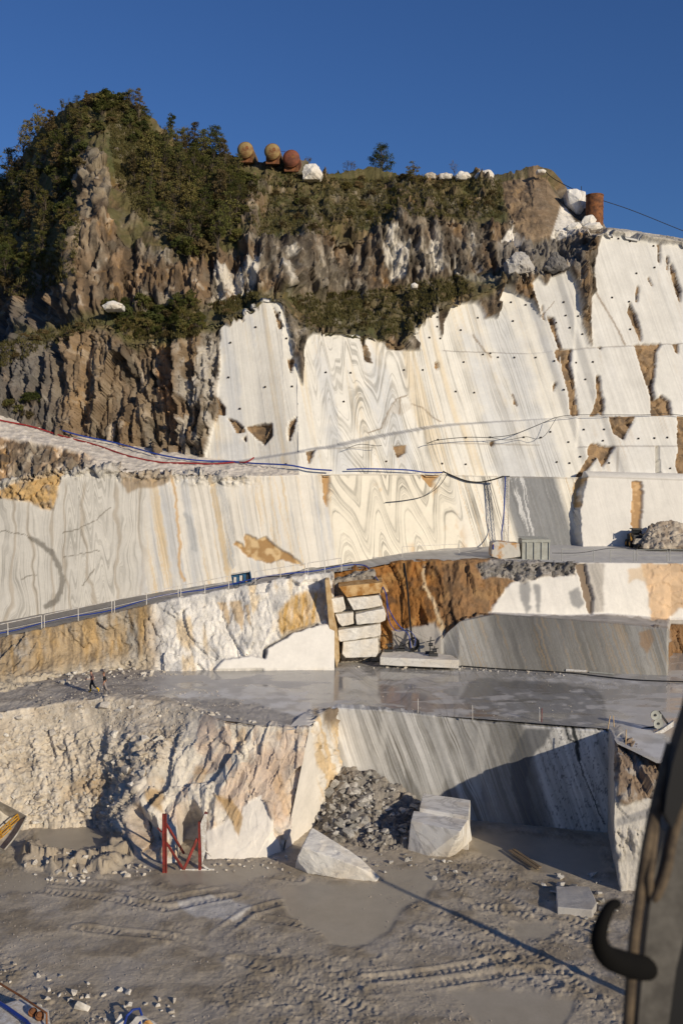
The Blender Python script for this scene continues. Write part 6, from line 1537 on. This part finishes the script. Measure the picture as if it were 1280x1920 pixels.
# ================================================================== ROAD LEDGE AND THE BIG FACE
def rd(x, y, dz=.12): return on('road', x, y) + Vector((0, -.05, dz))
pipe('hose', curve([rd(-60, 772), rd(0, 789), rd(60, 802), rd(120, 820), rd(180, 836), rd(240, 856), rd(300, 868), rd(350, 871), rd(400, 872), rd(440, 869)] + [P(462, 866, 103.8), P(476, 858, 104.4)]), .085, M_REDH, 'red hose following the gravel road down along the ledge', 'hose')
pipe('hose', curve([rd(105, 814, .6), rd(150, 826, .5), rd(220, 840, .5), rd(300, 859, .4), rd(370, 869, .3), rd(430, 869, .2), P(480, 869, 103.6), P(540, 872, 102.6), P(580, 879, 102.6), P(622, 882, 103.2)]), .085, M_BLUE, 'blue hose running from the cliff foot along the road and ledge', 'hose')
pipe('hose', curve([P(650, 880, 104.2), P(690, 879, 105.6), P(760, 881, 108.2), P(800, 886, 110), P(830, 886, 110.8)]), .075, M_BLUE, 'blue hose lying on the narrow ledge towards the thick black cable', 'hose')
pipe('cable', curve([P(800, 832, 110.2), P(821, 825, 110.6), P(873, 820, 112.6), P(918, 820, 114.2), P(960, 815, 115), P(1000, 800, 115.6), P(1040, 783, 116)]), .04, M_STEEL, 'thin dark cable pinned across the white marble face', 'cable')
pipe('cable', curve([P(918, 820, 114.2), P(950, 825, 115), P(985, 819, 115.6), P(1005, 823, 115.8), P(1022, 815, 116), P(1042, 784, 116)]), .03, M_STEEL, 'thinner cable looping below the pinned one on the marble face', 'cable')
pipe('cable', curve([P(650, 841, 104.5), P(675, 833, 105.2), P(705, 836, 106.2), P(715, 835, 106.6)]), .03, M_STEEL, 'short thin cable pinned on the folded marble above the ledge', 'cable')
pipe('cable', curve([P(1040, 783, 116.2), P(1080, 778, 117), P(1200, 778, 118.6), P(1245, 776, 119), P(1300, 781, 119.6)]), .035, M_STEEL, 'dark cable lying on the high narrow ledge of the white wall', 'cable')
BOLTS = [(480, 613), (432, 642), (429, 708), (498, 725), (548, 725), (537, 635), (524, 586), (451, 766), (610, 698), (658, 699), (645, 753), (697, 635), (537, 870), (759, 616), (808, 595), (821, 594), (819, 612), (805, 633), (826, 635), (863, 619), (895, 596), (758, 694), (792, 694), (869, 679), (904, 664), (918, 662), (934, 670), (964, 671), (1003, 670), (961, 602), (957, 566), (985, 572), (854, 734), (889, 736), (723, 865), (873, 870), (829, 869), (821, 825), (873, 820), (918, 820), (981, 819), (1013, 821), (1146, 445), (1159, 448), (1180, 453), (1224, 461), (1226, 501), (1193, 512), (1146, 558), (1178, 565), (1055, 566), (1060, 591), (1083, 593), (1068, 615), (1092, 627), (1030, 605), (1042, 606), (1181, 618), (1038, 677), (1079, 680), (1111, 679), (1097, 711), (1057, 730), (1094, 805), (1131, 806), (1195, 822), (1226, 822), (1250, 821), (1064, 828), (1088, 857), (1042, 867), (1066, 869), (1031, 810), (1117, 860), (1141, 868), (1255, 878), (1130, 827)]
pm = MB().box((0, 0, 0), (.20, .10, .19)).lathe((0, -.05, 0), (0, -1, 0), [(0, .05), (.16, .05), (.16, 0)], 6)
plate_me = bpy.data.meshes.new('anchor_plate'); plate_me.from_pydata(pm.v, [], pm.f); plate_me.materials.append(simple_mat('rusty_plate', (0.05, 0.035, 0.025), .8, bump=0))
for x, y in BOLTS:
    o = bpy.data.objects.new('anchor_plate', plate_me); COL.objects.link(o); o.location = on('mountain', x, y) + Vector((0, -.05, 0)); o.parent = MOUNTAIN
    o.rotation_euler = (0, RNG.uniform(-.4, .4), 0)

# ================================================================== SKYLINE
def tank(x, y, rp, Y, mat, label):
    c = V3(P(x, y, Y)); R_ = rp / F * Y
    t = thing('storage_tank', label, 'tank', c - Vector((0, 0, R_ + .3)), 'tanks on the ridge')
    sh = build('shell', MB().lathe(c, (0.05, 1, 0), [(0, R_), (5.2, R_), (5.6, R_ * .8), (5.8, 0)], 28), mat, t, smooth=True)
    build('end_cap', MB().lathe(c, (0.05, 1, 0), [(-.55, 0), (-.52, R_ * .3), (-.42, R_ * .62), (-.22, R_ * .88), (0, R_ * 1.003)], 28), mat, t, smooth=True)
    build('band', MB().lathe(c, (0.05, 1, 0), [(-.02, R_ * 1.0), (-.02, R_ * 1.03), (.12, R_ * 1.03), (.12, R_ * 1.0)], 28), M_RUST, t)
    build('manhole', MB().lathe(c + Vector((R_ * .25, -.5, R_ * .1)), (0, 1, 0), [(-.06, 0), (-.06, R_ * .22), (.12, R_ * .22)], 14), M_RUST, t)
    for a_ in (40, 140): build('weld_seam', MB().tube([c + Vector((math.cos(math.radians(a_)) * R_ * k_, -.55 * (1 - k_ * k_) - .01, math.sin(math.radians(a_)) * R_ * k_)) for k_ in np.linspace(.25, 1, 8)], .03, 4), M_RUST, t)
    for dy in (.7, 4.0): build('saddle', MB().box(c + Vector((0, dy, -R_ * .95)), (R_ * 1.7, .35, R_ * .9)), M_RUST, t)
tank(460, 281, 14.5, 138, M_TANK, 'ochre rusty tank standing apart at the wooded end of the row on the ridge')
tank(510.5, 284, 14.5, 138, M_TANK, 'ochre rusty tank between another ochre tank and a red one on the ridge')
tank(546, 297, 15.5, 138.5, M_TANKR, 'low dark red rusty tank on the ridge')
c = V3(P(1113.5, 413, 133)); R_ = 16 / F * 133; Ht = 46 / F * 133
t = thing('rusty_silo', 'upright rusty steel cylinder on the ridge above the white wall', 'tank', c)
build('shell', MB().lathe(c, (0, 0, 1), [(-.8, R_), (Ht, R_), (Ht, R_ * .95), (Ht - .8, R_ * .95)], 28), M_RUST, t, smooth=True)
for z in (.05, .5, .97): build('hoop', MB().lathe(c, (0, 0, 1), [(Ht * z - .06, R_), (Ht * z - .06, R_ * 1.03), (Ht * z + .06, R_ * 1.03), (Ht * z + .06, R_)], 28), M_RUST, t)
build('lid', MB().lathe(c, (0, 0, 1), [(Ht - .12, 0), (Ht - .12, R_ * .94)], 28), M_RUST, t)
def boulder(pts, Y, depth, mat, label, seed=0, amp=.12, group=None):
    f = [V3(P(x, y, Y)) for x, y in pts]; g2 = [q + Vector((0, depth, -.1)) for q in f]; m = sum(f, Vector()) / len(f) + Vector((0, -depth * .25, 0))
    return block('boulder', f + g2 + [m], mat, label, 'boulder', group, amp=amp, bevel=.08, seed=seed)
boulder([(1062, 356), (1075, 353), (1097, 359), (1098, 375), (1097, 402), (1080, 402), (1066, 380)], 135, 2.6, M_VEIN, 'tall pale squared block next to the upright rusty cylinder', 2, .08)
boulder([(566, 322), (572, 308), (592, 306), (606, 326), (600, 336), (568, 336)], 138, 2.5, M_WHITE, 'pinkish white boulder right of the red tank on the ridge', 3)
boulder([(795, 327), (808, 322), (817, 326), (816, 334), (797, 334)], 141, 1, M_STONE_P, 'small brownish boulder on the ridge beside a dark shrub', 4)
boulder([(824, 326), (836, 322), (847, 327), (846, 335), (824, 335)], 141, 1.2, M_STONE_P, 'small grey boulder between two boulders on the ridge', 5)
boulder([(855, 327), (863, 320), (876, 322), (883, 332), (870, 336), (856, 335)], 140.5, 1.6, M_WHITE, 'rounded white boulder on the ridge', 6)
boulder([(889, 331), (900, 320), (918, 318), (926, 326), (924, 334), (892, 336)], 140.5, 1.8, M_WHITE, 'longer white boulder with a dark flank on the ridge', 7)
boulder([(1006, 318), (1018, 316), (1024, 320), (1022, 324), (1008, 324)], 138.5, 1, M_WHITE, 'small white stone on the tip of the brown crag', 8, .05)
boulder([(190, 572), (200, 566), (214, 563), (230, 570), (228, 578), (196, 580)], 110.6, 1.6, M_WHITE, 'white boulder on the terrace edge beside low shrubs', 9)
boulder([(770, 532), (777, 529), (784, 533), (782, 540), (772, 540)], 121.0, .8, M_WHITE, 'small white stone lying on the brushy terrace', 10, .05)
boulder([(948, 488), (966, 474), (984, 472), (1003, 500), (1000, 510), (955, 512)], 121.8, 2.0, M_GREYM, 'angular grey boulder with a pale vein under the upper cliff', 11, .25)
boulder([(1020, 500), (1035, 476), (1042, 474), (1062, 492), (1070, 502), (1030, 508)], 121.6, 2.0, simple_mat('dark_boulder', (0.19, 0.18, 0.17), .85, scale=1.2), 'dark pointed boulder beside the vein marked grey one', 12, .25)
for k, q in enumerate(([(1088, 416), (1097, 405), (1110, 402), (1118, 412), (1112, 424), (1094, 426)], [(1062, 425), (1070, 418), (1084, 416), (1092, 424), (1088, 434), (1066, 434)], [(1092, 424), (1104, 416), (1124, 416), (1130, 427), (1112, 432)])):
    boulder(q, 129.5 - k * .4, 1.4, M_WHITE, ['brown white boulder heaped below the rusty cylinder', 'rounded white boulder at the tip of the white triangle', 'flat white boulder at the top edge of the white wall'][k], 13 + k)
pipe('cable', curve([P(1020, 320, 139), P(1042, 338, 138), P(1100, 366, 136), P(1180, 393, 136), P(1280, 433, 136), P(1400, 480, 136)]), .05, M_BLACK, 'thin power cable hanging down along the ridge past the rusty cylinder', 'cable')
for x, y0, y1, lab in ((1089, 349, 372, 'thin iron post on the pale block by the rusty cylinder'), (1249, 444, 452, 'short iron post on the rim of the white wall')):
    q = V3(P(x, y0, 136 if x < 1200 else 129)); tag(build('iron_post', MB().tube([q, V3(P(x, y1 + 4, q.y))], .05), M_STEEL, base=q), lab, 'post')
pipe('pipe', [P(521, 283, 139), P(535, 284, 139.5)], .05, M_BLUE, 'thin blue pipe linking two tanks on the ridge', 'pipe')

# ================================================================== THE CAB DOOR THE PICTURE WAS TAKEN FROM
Yd = 1.30
def D(x, y, d=0.0): return V3(P(x, y, Yd + d))
t = thing('cab_door', 'dark edge of an open cab door with rubber seal and grab handle', 'cab door', D(1240, 1940))
M_SEAL = simple_mat('dusty_rubber', (0.15, 0.11, 0.07), .8, rgb2=(.06, .045, .032), scale=30, bump=.1)
M_PANEL = simple_mat('dull_door_metal', (0.13, 0.12, 0.105), .55, rgb2=(.07, .064, .056), scale=22, bump=.05)
build('pillar', MB().prism([D(x, y) for x, y in ((1400, 1240), (1284, 1292), (1274, 1330), (1258, 1380), (1246, 1420), (1236, 1470), (1231, 1510), (1246, 1540), (1262, 1500), (1286, 1440), (1400, 1380))], -.03), M_BLACK, t)
build('panel', MB().prism([D(x, y, .03) for x, y in ((1400, 1300), (1300, 1420), (1262, 1490), (1228, 1540), (1210, 1610), (1200, 1680), (1190, 1770), (1172, 1960), (1225, 1960), (1248, 1790), (1272, 1690), (1400, 1500))], -.04), M_PANEL, t)
build('inner_frame', MB().prism([D(x, y, .035) for x, y in ((1400, 1440), (1284, 1640), (1270, 1695), (1247, 1790), (1216, 1960), (1400, 1960))], -.03), M_BLACK, t)
build('seal', MB().tube(curve([D(1258, 1395), D(1238, 1470, -.01), D(1222, 1540, -.01), D(1210, 1600, -.01), D(1198, 1680), D(1186, 1780), D(1174, 1960)], 6), [.0075] * 37, 10), M_SEAL, t, smooth=True)
build('seal', MB().tube(curve([D(1330, 1380), D(1284, 1490, -.01), D(1262, 1560, -.012), D(1248, 1630, -.012), D(1232, 1672, -.01), D(1220, 1690)], 6), [.007] * 31, 10), M_SEAL, t, smooth=True)
build('seal', MB().tube(curve([D(1244, 1450, -.01), D(1228, 1540, -.012), D(1220, 1610, -.012), D(1216, 1650, -.01), D(1220, 1690)], 6), [.006] * 25, 10), M_SEAL, t, smooth=True)
hp = curve([D(1156, 1694, -.12), D(1143, 1700, -.13), D(1129, 1728, -.14), D(1122, 1764, -.14), D(1137, 1792, -.12), D(1168, 1806, -.08), D(1200, 1814, -.02), D(1232, 1816, .04)], 5)
hr = np.interp(np.linspace(0, 1, len(hp)), [0, .12, .3, .5, .65, .8, 1], [.006, .0068, .0085, .0115, .015, .016, .016])
build('grab_handle', MB().tube(hp, list(hr), 14), simple_mat('handle_rubber', (0.007, 0.0065, 0.006), .8, bump=.05, spec=.1), t, smooth=True)
# ================================================================== VEGETATION
def leaf_mat(name, dark, light, dry, alpha=.25):
    m = bpy.data.materials.new(name); m.use_nodes = True; nt = m.node_tree; nt.nodes.clear(); N, L = nt.nodes.new, nt.links.new
    out = N('ShaderNodeOutputMaterial'); d = N('ShaderNodeBsdfPrincipled'); tr = N('ShaderNodeBsdfTranslucent'); mx = N('ShaderNodeMixShader'); mx.inputs[0].default_value = alpha
    at = N('ShaderNodeAttribute'); at.attribute_name = 'tint'
    oi = N('ShaderNodeObjectInfo')
    ad = N('ShaderNodeMath'); ad.operation = 'MULTIPLY_ADD'; ad.inputs[1].default_value = .55; L(oi.outputs['Random'], ad.inputs[0])
    ml = N('ShaderNodeMath'); ml.operation = 'MULTIPLY'; ml.inputs[1].default_value = .5; L(at.outputs['Fac'], ml.inputs[0]); L(ml.outputs[0], ad.inputs[2])
    rp = N('ShaderNodeValToRGB'); e = rp.color_ramp.elements
    e[0].position = .1; e[0].color = (*dark, 1); e[1].position = .95; e[1].color = (*dry, 1)
    k = e.new(.55); k.color = (*light, 1)
    L(ad.outputs[0], rp.inputs[0]); L(rp.outputs[0], d.inputs['Base Color']); L(rp.outputs[0], tr.inputs['Color'])
    d.inputs['Roughness'].default_value = .7; d.inputs['Specular IOR Level'].default_value = .2
    L(d.outputs[0], mx.inputs[1]); L(tr.outputs[0], mx.inputs[2]); L(mx.outputs[0], out.inputs[0])
    return m
M_LEAF = leaf_mat('olive_leaves', (0.048, 0.062, 0.018), (0.095, 0.108, 0.030), (0.20, 0.15, 0.06))
M_DRY = leaf_mat('dry_brush', (0.085, 0.065, 0.028), (0.15, 0.11, 0.045), (0.24, 0.165, 0.08))
M_LEAF2 = leaf_mat('yellow_green_leaves', (0.075, 0.085, 0.022), (0.13, 0.13, 0.036), (0.22, 0.17, 0.06))
M_LEAF3 = leaf_mat('brownish_leaves', (0.075, 0.062, 0.026), (0.13, 0.10, 0.042), (0.20, 0.14, 0.065))
M_GRASS = leaf_mat('slope_grass', (0.085, 0.082, 0.028), (0.14, 0.12, 0.045), (0.21, 0.16, 0.075))
M_BARK = simple_mat('bark', (0.10, 0.08, 0.06), .9, bump=.2)
def leaves_mesh(name, centres, spread, n, size, rng, mat, flat=.6):
    V, Fc, T = [], [], []
    for c, s in zip(centres, spread):
        tint0 = rng.random()
        for _ in range(n):
            d = Vector((rng.gauss(0, 1), rng.gauss(0, 1), rng.gauss(0, 1)))
            d = d.normalized() * (rng.random() ** .45) * s
            p = Vector(c) + Vector((d.x, d.y, d.z * flat))
            a = Vector((rng.gauss(0, 1), rng.gauss(0, 1), rng.gauss(0, .7))).normalized(); b = a.orthogonal().normalized()
            z = size * rng.uniform(.6, 1.3); k = len(V)
            V += [p - a * z, p + b * z * .5, p + a * z, p - b * z * .5]; Fc.append((k, k + 1, k + 2, k + 3))
            T += [min(1, max(0, tint0 * .6 + rng.random() * .5))] * 4
    me = bpy.data.meshes.new(name); me.from_pydata([tuple(v) for v in V], [], Fc)
    at = me.attributes.new('tint', 'FLOAT', 'POINT'); at.data.foreach_set('value', T); me.materials.append(mat)
    return me
def shrub_proto(seed, mat, tall=1.0, nc=26, nl=34, size=.11, thin=1.0):
    r = random.Random(seed); cs, sp = [], []
    for _ in range(nc):
        a = r.uniform(0, 6.3); rad = math.sqrt(r.random()) * .85; z = r.uniform(.15, 1.0) * tall
        k = (1 - .55 * (z / tall) ** 2)
        cs.append(Vector((math.cos(a) * rad * k, math.sin(a) * rad * k, z))); sp.append(r.uniform(.18, .38) * thin)
    fol = leaves_mesh('foliage', cs, sp, nl, size, r, mat)
    st = MB()
    for c in cs[::2]: st.tube([Vector((0, 0, -.3)), Vector((c.x * .35, c.y * .35, c.z * .45)), c], [.035, .022, .008], 4, False)
    sm = bpy.data.meshes.new('stems'); sm.from_pydata(st.v, [], st.f); sm.materials.append(M_BARK)
    return fol, sm
def tree_proto(seed, h=6.0, w=1.7, nc=46, nl=40, size=.17, low=.25, mat=None, cone=False):
    r = random.Random(seed); cs, sp = [], []
    tr = MB(); pts = [Vector((0, 0, -.6))]
    for k in range(1, 6): pts.append(Vector((r.gauss(0, .12) * k * .6, r.gauss(0, .12) * k * .6, h * k / 5.3)))
    tr.tube(pts, [.15, .13, .11, .08, .05, .02], 6, False)
    for _ in range(nc):
        t_ = low + (1 - low) * r.random(); z = h * t_
        prof = (1 - t_) * 1.3 + .08 if cone else math.sin(math.pi * min(1, (t_ - low) / (1 - low) * .82 + .14)) ** .7
        a = r.uniform(0, 6.3); rad = math.sqrt(r.random()) * w * prof
        c = Vector((math.cos(a) * rad, math.sin(a) * rad, z)); cs.append(c); sp.append(r.uniform(.35, .75) * (w / 1.7) * (.55 if cone else 1))
        k = min(4, max(1, int(z / h * 4.2))); b = pts[k]
        tr.tube([b, (b + c) / 2 + Vector((0, 0, -.1)), c], [.035, .022, .008], 4, False)
    fol = leaves_mesh('crown', cs, sp, nl, size, r, mat or M_LEAF)
    tm = bpy.data.meshes.new('trunk'); tm.from_pydata(tr.v, [], tr.f); tm.materials.append(M_BARK)
    return fol, tm
def bare_proto(seed, h=4.0):
    r = random.Random(seed); tr = MB(); cs = []
    def grow(p, d, ln, rad, lv):
        q = p + d * ln; tr.tube([p, (p + q) / 2 + Vector((r.gauss(0, .04), r.gauss(0, .04), 0)) * ln, q], [rad, rad * .8, rad * .6], 4, False)
        if lv == 0: cs.append(q); return
        for _ in range(3): grow(q if r.random() < .6 else (p + q) / 2, (d + Vector((r.gauss(0, .38), r.gauss(0, .38), r.gauss(.1, .2)))).normalized(), ln * r.uniform(.55, .8), rad * .55, lv - 1)
    grow(Vector((0, 0, -.3)), Vector((0, 0, 1)), h * .38, .07, 4)
    fol = leaves_mesh('crown', cs, [.25] * len(cs), 3, .09, r, M_DRY)
    tm = bpy.data.meshes.new('trunk'); tm.from_pydata(tr.v, [], tr.f); tm.materials.append(M_BARK)
    return fol, tm
SHR = [shrub_proto(k, (M_LEAF, M_LEAF2, M_LEAF, M_LEAF3, M_LEAF2)[k], 1.0 + .25 * (k % 3), 26, 36, .11) for k in range(5)]
DRYS = [shrub_proto(40 + k, M_DRY, .8, 20, 30, .10) for k in range(4)]
TREES = [tree_proto(60 + k, 6.0, 1.3 + .3 * (k % 3), 40, 34, .14, mat=(M_LEAF, M_LEAF2, M_LEAF, M_LEAF3, M_LEAF2)[k]) for k in range(5)]
CONI = tree_proto(90, 4.6, 1.9, 60, 44, .13, .06)
BARE = [bare_proto(100 + k) for k in range(3)]
def plant(proto, p, s, name, label, cat, group=None, names=('foliage', 'stems'), sz=None):
    t = bpy.data.objects.new(name, None); COL.objects.link(t); t.empty_display_size = .2
    t.location = p; t.rotation_euler = (RNG.uniform(-.08, .08), RNG.uniform(-.08, .08), RNG.uniform(0, 6.3)); t.scale = (s, s, sz or s * RNG.uniform(.85, 1.15))
    tag(t, label, cat, group)
    for me, nm in zip(proto, names):
        c = bpy.data.objects.new(nm, me); COL.objects.link(c); c.parent = t
    return t
def thin_out(pts, n, gap):
    out = []
    for p in pts:
        if all((p[0] - q[0]) ** 2 + (p[1] - q[1]) ** 2 + (p[2] - q[2]) ** 2 > gap * gap for q in out): out.append(p)
        if len(out) >= n: break
    return out
def patch(poly, n, gap, protos, smin, smax, name, label, cat, group, seed, names=('foliage', 'stems'), sink=.1):
    r = random.Random(seed)
    for p in thin_out(scatter('mountain', poly, n * 8, r), n, gap):
        plant(r.choice(protos), (p[0], p[1], p[2] - sink), r.uniform(smin, smax), name, label, cat, group, names)
TC = ('crown', 'trunk')
patch([(-70, 430), (0, 362), (50, 318), (95, 258), (130, 222), (160, 230), (158, 285), (138, 350), (135, 430), (138, 480), (90, 520), (40, 545), (-70, 570)], 105, 1.9, TREES, .42, .85, 'tree', 'dark green tree on the shaded wooded flank of the peak', 'tree', 'trees on the shaded flank', 1, TC)
patch([(-70, 430), (0, 362), (50, 318), (95, 258), (130, 222), (160, 230), (158, 285), (138, 350), (135, 430), (138, 480), (90, 520), (40, 545), (-70, 570)], 30, 2.0, SHR, 1.0, 1.9, 'shrub', 'dark shrub among the trees of the shaded wooded flank', 'shrub', 'shrubs on the shaded flank', 2)
patch([(200, 192), (255, 208), (292, 250), (310, 300), (270, 320), (236, 262), (205, 230)], 30, 1.5, SHR, .8, 1.6, 'shrub', 'olive shrub clinging to the sunlit top of the peak', 'shrub', 'shrubs at the peak', 3)
patch([(120, 215), (190, 190), (200, 240), (170, 280), (130, 240)], 14, 1.5, SHR, .8, 1.5, 'shrub', 'dark shrub on the shaded shoulder just below the summit', 'shrub', 'shrubs below the summit', 33)
patch([(300, 310), (425, 300), (440, 335), (445, 440), (400, 476), (335, 488), (305, 440), (262, 380), (245, 330)], 56, 1.9, TREES, .5, 1.0, 'tree', 'green tree in the dense grove between the peak and the tanks', 'tree', 'trees of the grove', 4, TC)
patch([(215, 290), (300, 300), (300, 440), (330, 490), (420, 478), (470, 440), (470, 340), (330, 300)], 38, 1.5, SHR, .8, 1.7, 'shrub', 'olive shrub at the edge of the grove below the peak', 'shrub', 'shrubs around the grove', 5)
patch([(455, 345), (560, 322), (700, 332), (930, 342), (930, 400), (760, 398), (650, 430), (540, 430), (470, 420)], 38, 2.0, DRYS, .5, 1.1, 'shrub', 'low brownish shrub on the dry slope below the ridge', 'shrub', 'low shrubs on the dry slope', 6)
patch([(455, 345), (560, 322), (700, 332), (930, 342), (930, 390), (760, 390), (650, 425), (540, 425)], 16, 2.2, SHR, .5, 1.0, 'shrub', 'low green shrub on the dry slope below the ridge', 'shrub', 'green shrubs on the dry slope', 7)
patch([(200, 572), (370, 575), (372, 622), (300, 642), (225, 632), (205, 600)], 32, 1.1, SHR[:3] + DRYS[:1], .7, 1.35, 'shrub', 'bushy shrub on the terrace above the brown buttress', 'shrub', 'shrubs on the terrace', 8)
patch([(545, 556), (700, 550), (850, 520), (880, 545), (820, 566), (745, 632), (690, 612), (580, 606)], 22, 1.8, DRYS + SHR[:1], .3, .8, 'shrub', 'low scrubby shrub on the brushy terrace above the folded marble', 'shrub', 'scrub on the brushy terrace', 9)
patch([(398, 572), (485, 548), (480, 560), (420, 592)], 10, .8, DRYS, .4, .8, 'shrub', 'low scrub along the rim of the white slab', 'shrub', 'scrub on the slab rim', 10)
patch([(15, 755), (62, 750), (62, 785), (15, 788)], 6, .8, SHR, .7, 1.2, 'shrub', 'green shrub at the cliff foot above the gravel road', 'shrub', 'shrubs at the cliff foot', 11)
patch([(0, 640), (120, 605), (180, 600), (120, 640), (20, 680)], 10, 1.1, DRYS, .5, 1.0, 'shrub', 'low dry scrub on the sloping rock shelf of the grey cliff', 'shrub', 'scrub on the rock shelf', 12)
r = random.Random(77)
def at_sky(x, dy=0): return on('mountain', x, float(np.interp(x, [p[0] for p in S_T], [p[1] for p in S_T])) + 4 + dy)
plant(CONI, at_sky(713), .95, 'tree', 'single dark bushy tree on the ridge', 'tree', None, TC)
plant(TREES[1], at_sky(775, 18), .62, 'tree', 'small dark tree on the slope just below the ridge boulders', 'tree', None, TC)
plant(BARE[0], at_sky(652), 1.0, 'tree', 'slender bare tree on the ridge beside the single bushy tree', 'tree', None, TC)
plant(BARE[1], at_sky(580), .75, 'tree', 'thin leafless sapling beside the red tank', 'tree', None, TC)
plant(BARE[2], at_sky(852), .6, 'shrub', 'bare twiggy bush behind the white ridge boulders', 'shrub', None, TC)
for k, x in enumerate((318, 334, 350, 366, 382, 396)): plant(TREES[k % 5], at_sky(x, 6), r.uniform(.6, .85), 'tree', 'slim tree standing against the sky above the grove', 'tree', 'skyline trees above the grove', TC)
for k, x in enumerate((248, 262, 276)): plant(TREES[(k + 2) % 5], at_sky(x, 14), r.uniform(.5, .65), 'tree', 'bushy tree on the sunlit shoulder of the peak', 'tree', 'trees on the sunlit shoulder', TC)
for k, x in enumerate((-20, 2, 16, 30, 44, 58, 70, 84)): plant(BARE[k % 3] if k % 2 else TREES[k % 5], at_sky(x, 4), r.uniform(.7, 1.0), 'tree', 'wispy tree on the sloping skyline of the shaded flank', 'tree', 'wispy skyline trees', TC)
for k, x in enumerate((118, 132, 148, 164)): plant(TREES[k % 5], at_sky(x, 6), r.uniform(.35, .55), 'tree', 'small bushy tree on the skyline just under the summit', 'tree', 'small trees under the summit', TC)
# dry grass on the slopes: one mass nobody could count
def grass(name, polys, n, label, seed, lo=.18, hi=.5):
    r = random.Random(seed); V, Fc, T = [], [], []
    for poly, m in polys:
        for p in scatter('mountain', poly, m, r):
            k0 = r.random(); h = r.uniform(lo, hi)
            for _ in range(5):
                a = r.uniform(0, 6.3); c = Vector((p[0] + r.gauss(0, .16), p[1] + r.gauss(0, .16), p[2] - .06)); k = len(V)
                tip = c + Vector((math.cos(a) * h * .6, math.sin(a) * h * .6, h * r.uniform(.6, 1.2))); w = Vector((-math.sin(a), math.cos(a), 0)) * r.uniform(.04, .09)
                V += [tuple(c - w), tuple(c + w), tuple(tip)]; Fc.append((k, k + 1, k + 2)); T += [min(1, k0 * .7 + r.random() * .3)] * 3
    me = bpy.data.meshes.new(name); me.from_pydata(V, [], Fc); at = me.attributes.new('tint', 'FLOAT', 'POINT'); at.data.foreach_set('value', T); me.materials.append(M_GRASS)
    o = bpy.data.objects.new(name, me); COL.objects.link(o); return tag(o, label, 'grass', kind='stuff')
grass('dry_grass', [([(455, 340), (560, 315), (940, 335), (940, 410), (760, 405), (650, 440), (470, 440)], 5000), ([(540, 552), (700, 546), (860, 515), (890, 545), (820, 570), (750, 640), (690, 620), (575, 612)], 3000), ([(200, 190), (300, 250), (330, 330), (270, 420), (215, 330)], 3500), ([(390, 570), (485, 546), (480, 565), (420, 596)], 900), ([(190, 575), (375, 570), (375, 630), (240, 640)], 1500), ([(0, 640), (150, 600), (200, 600), (100, 650), (0, 690)], 900), ([(-60, 540), (130, 480), (150, 400), (140, 520), (60, 560)], 2500)], 0, 'dry brown and olive grass covering the slopes of the peak', 5)
print('objects', len(bpy.data.objects))
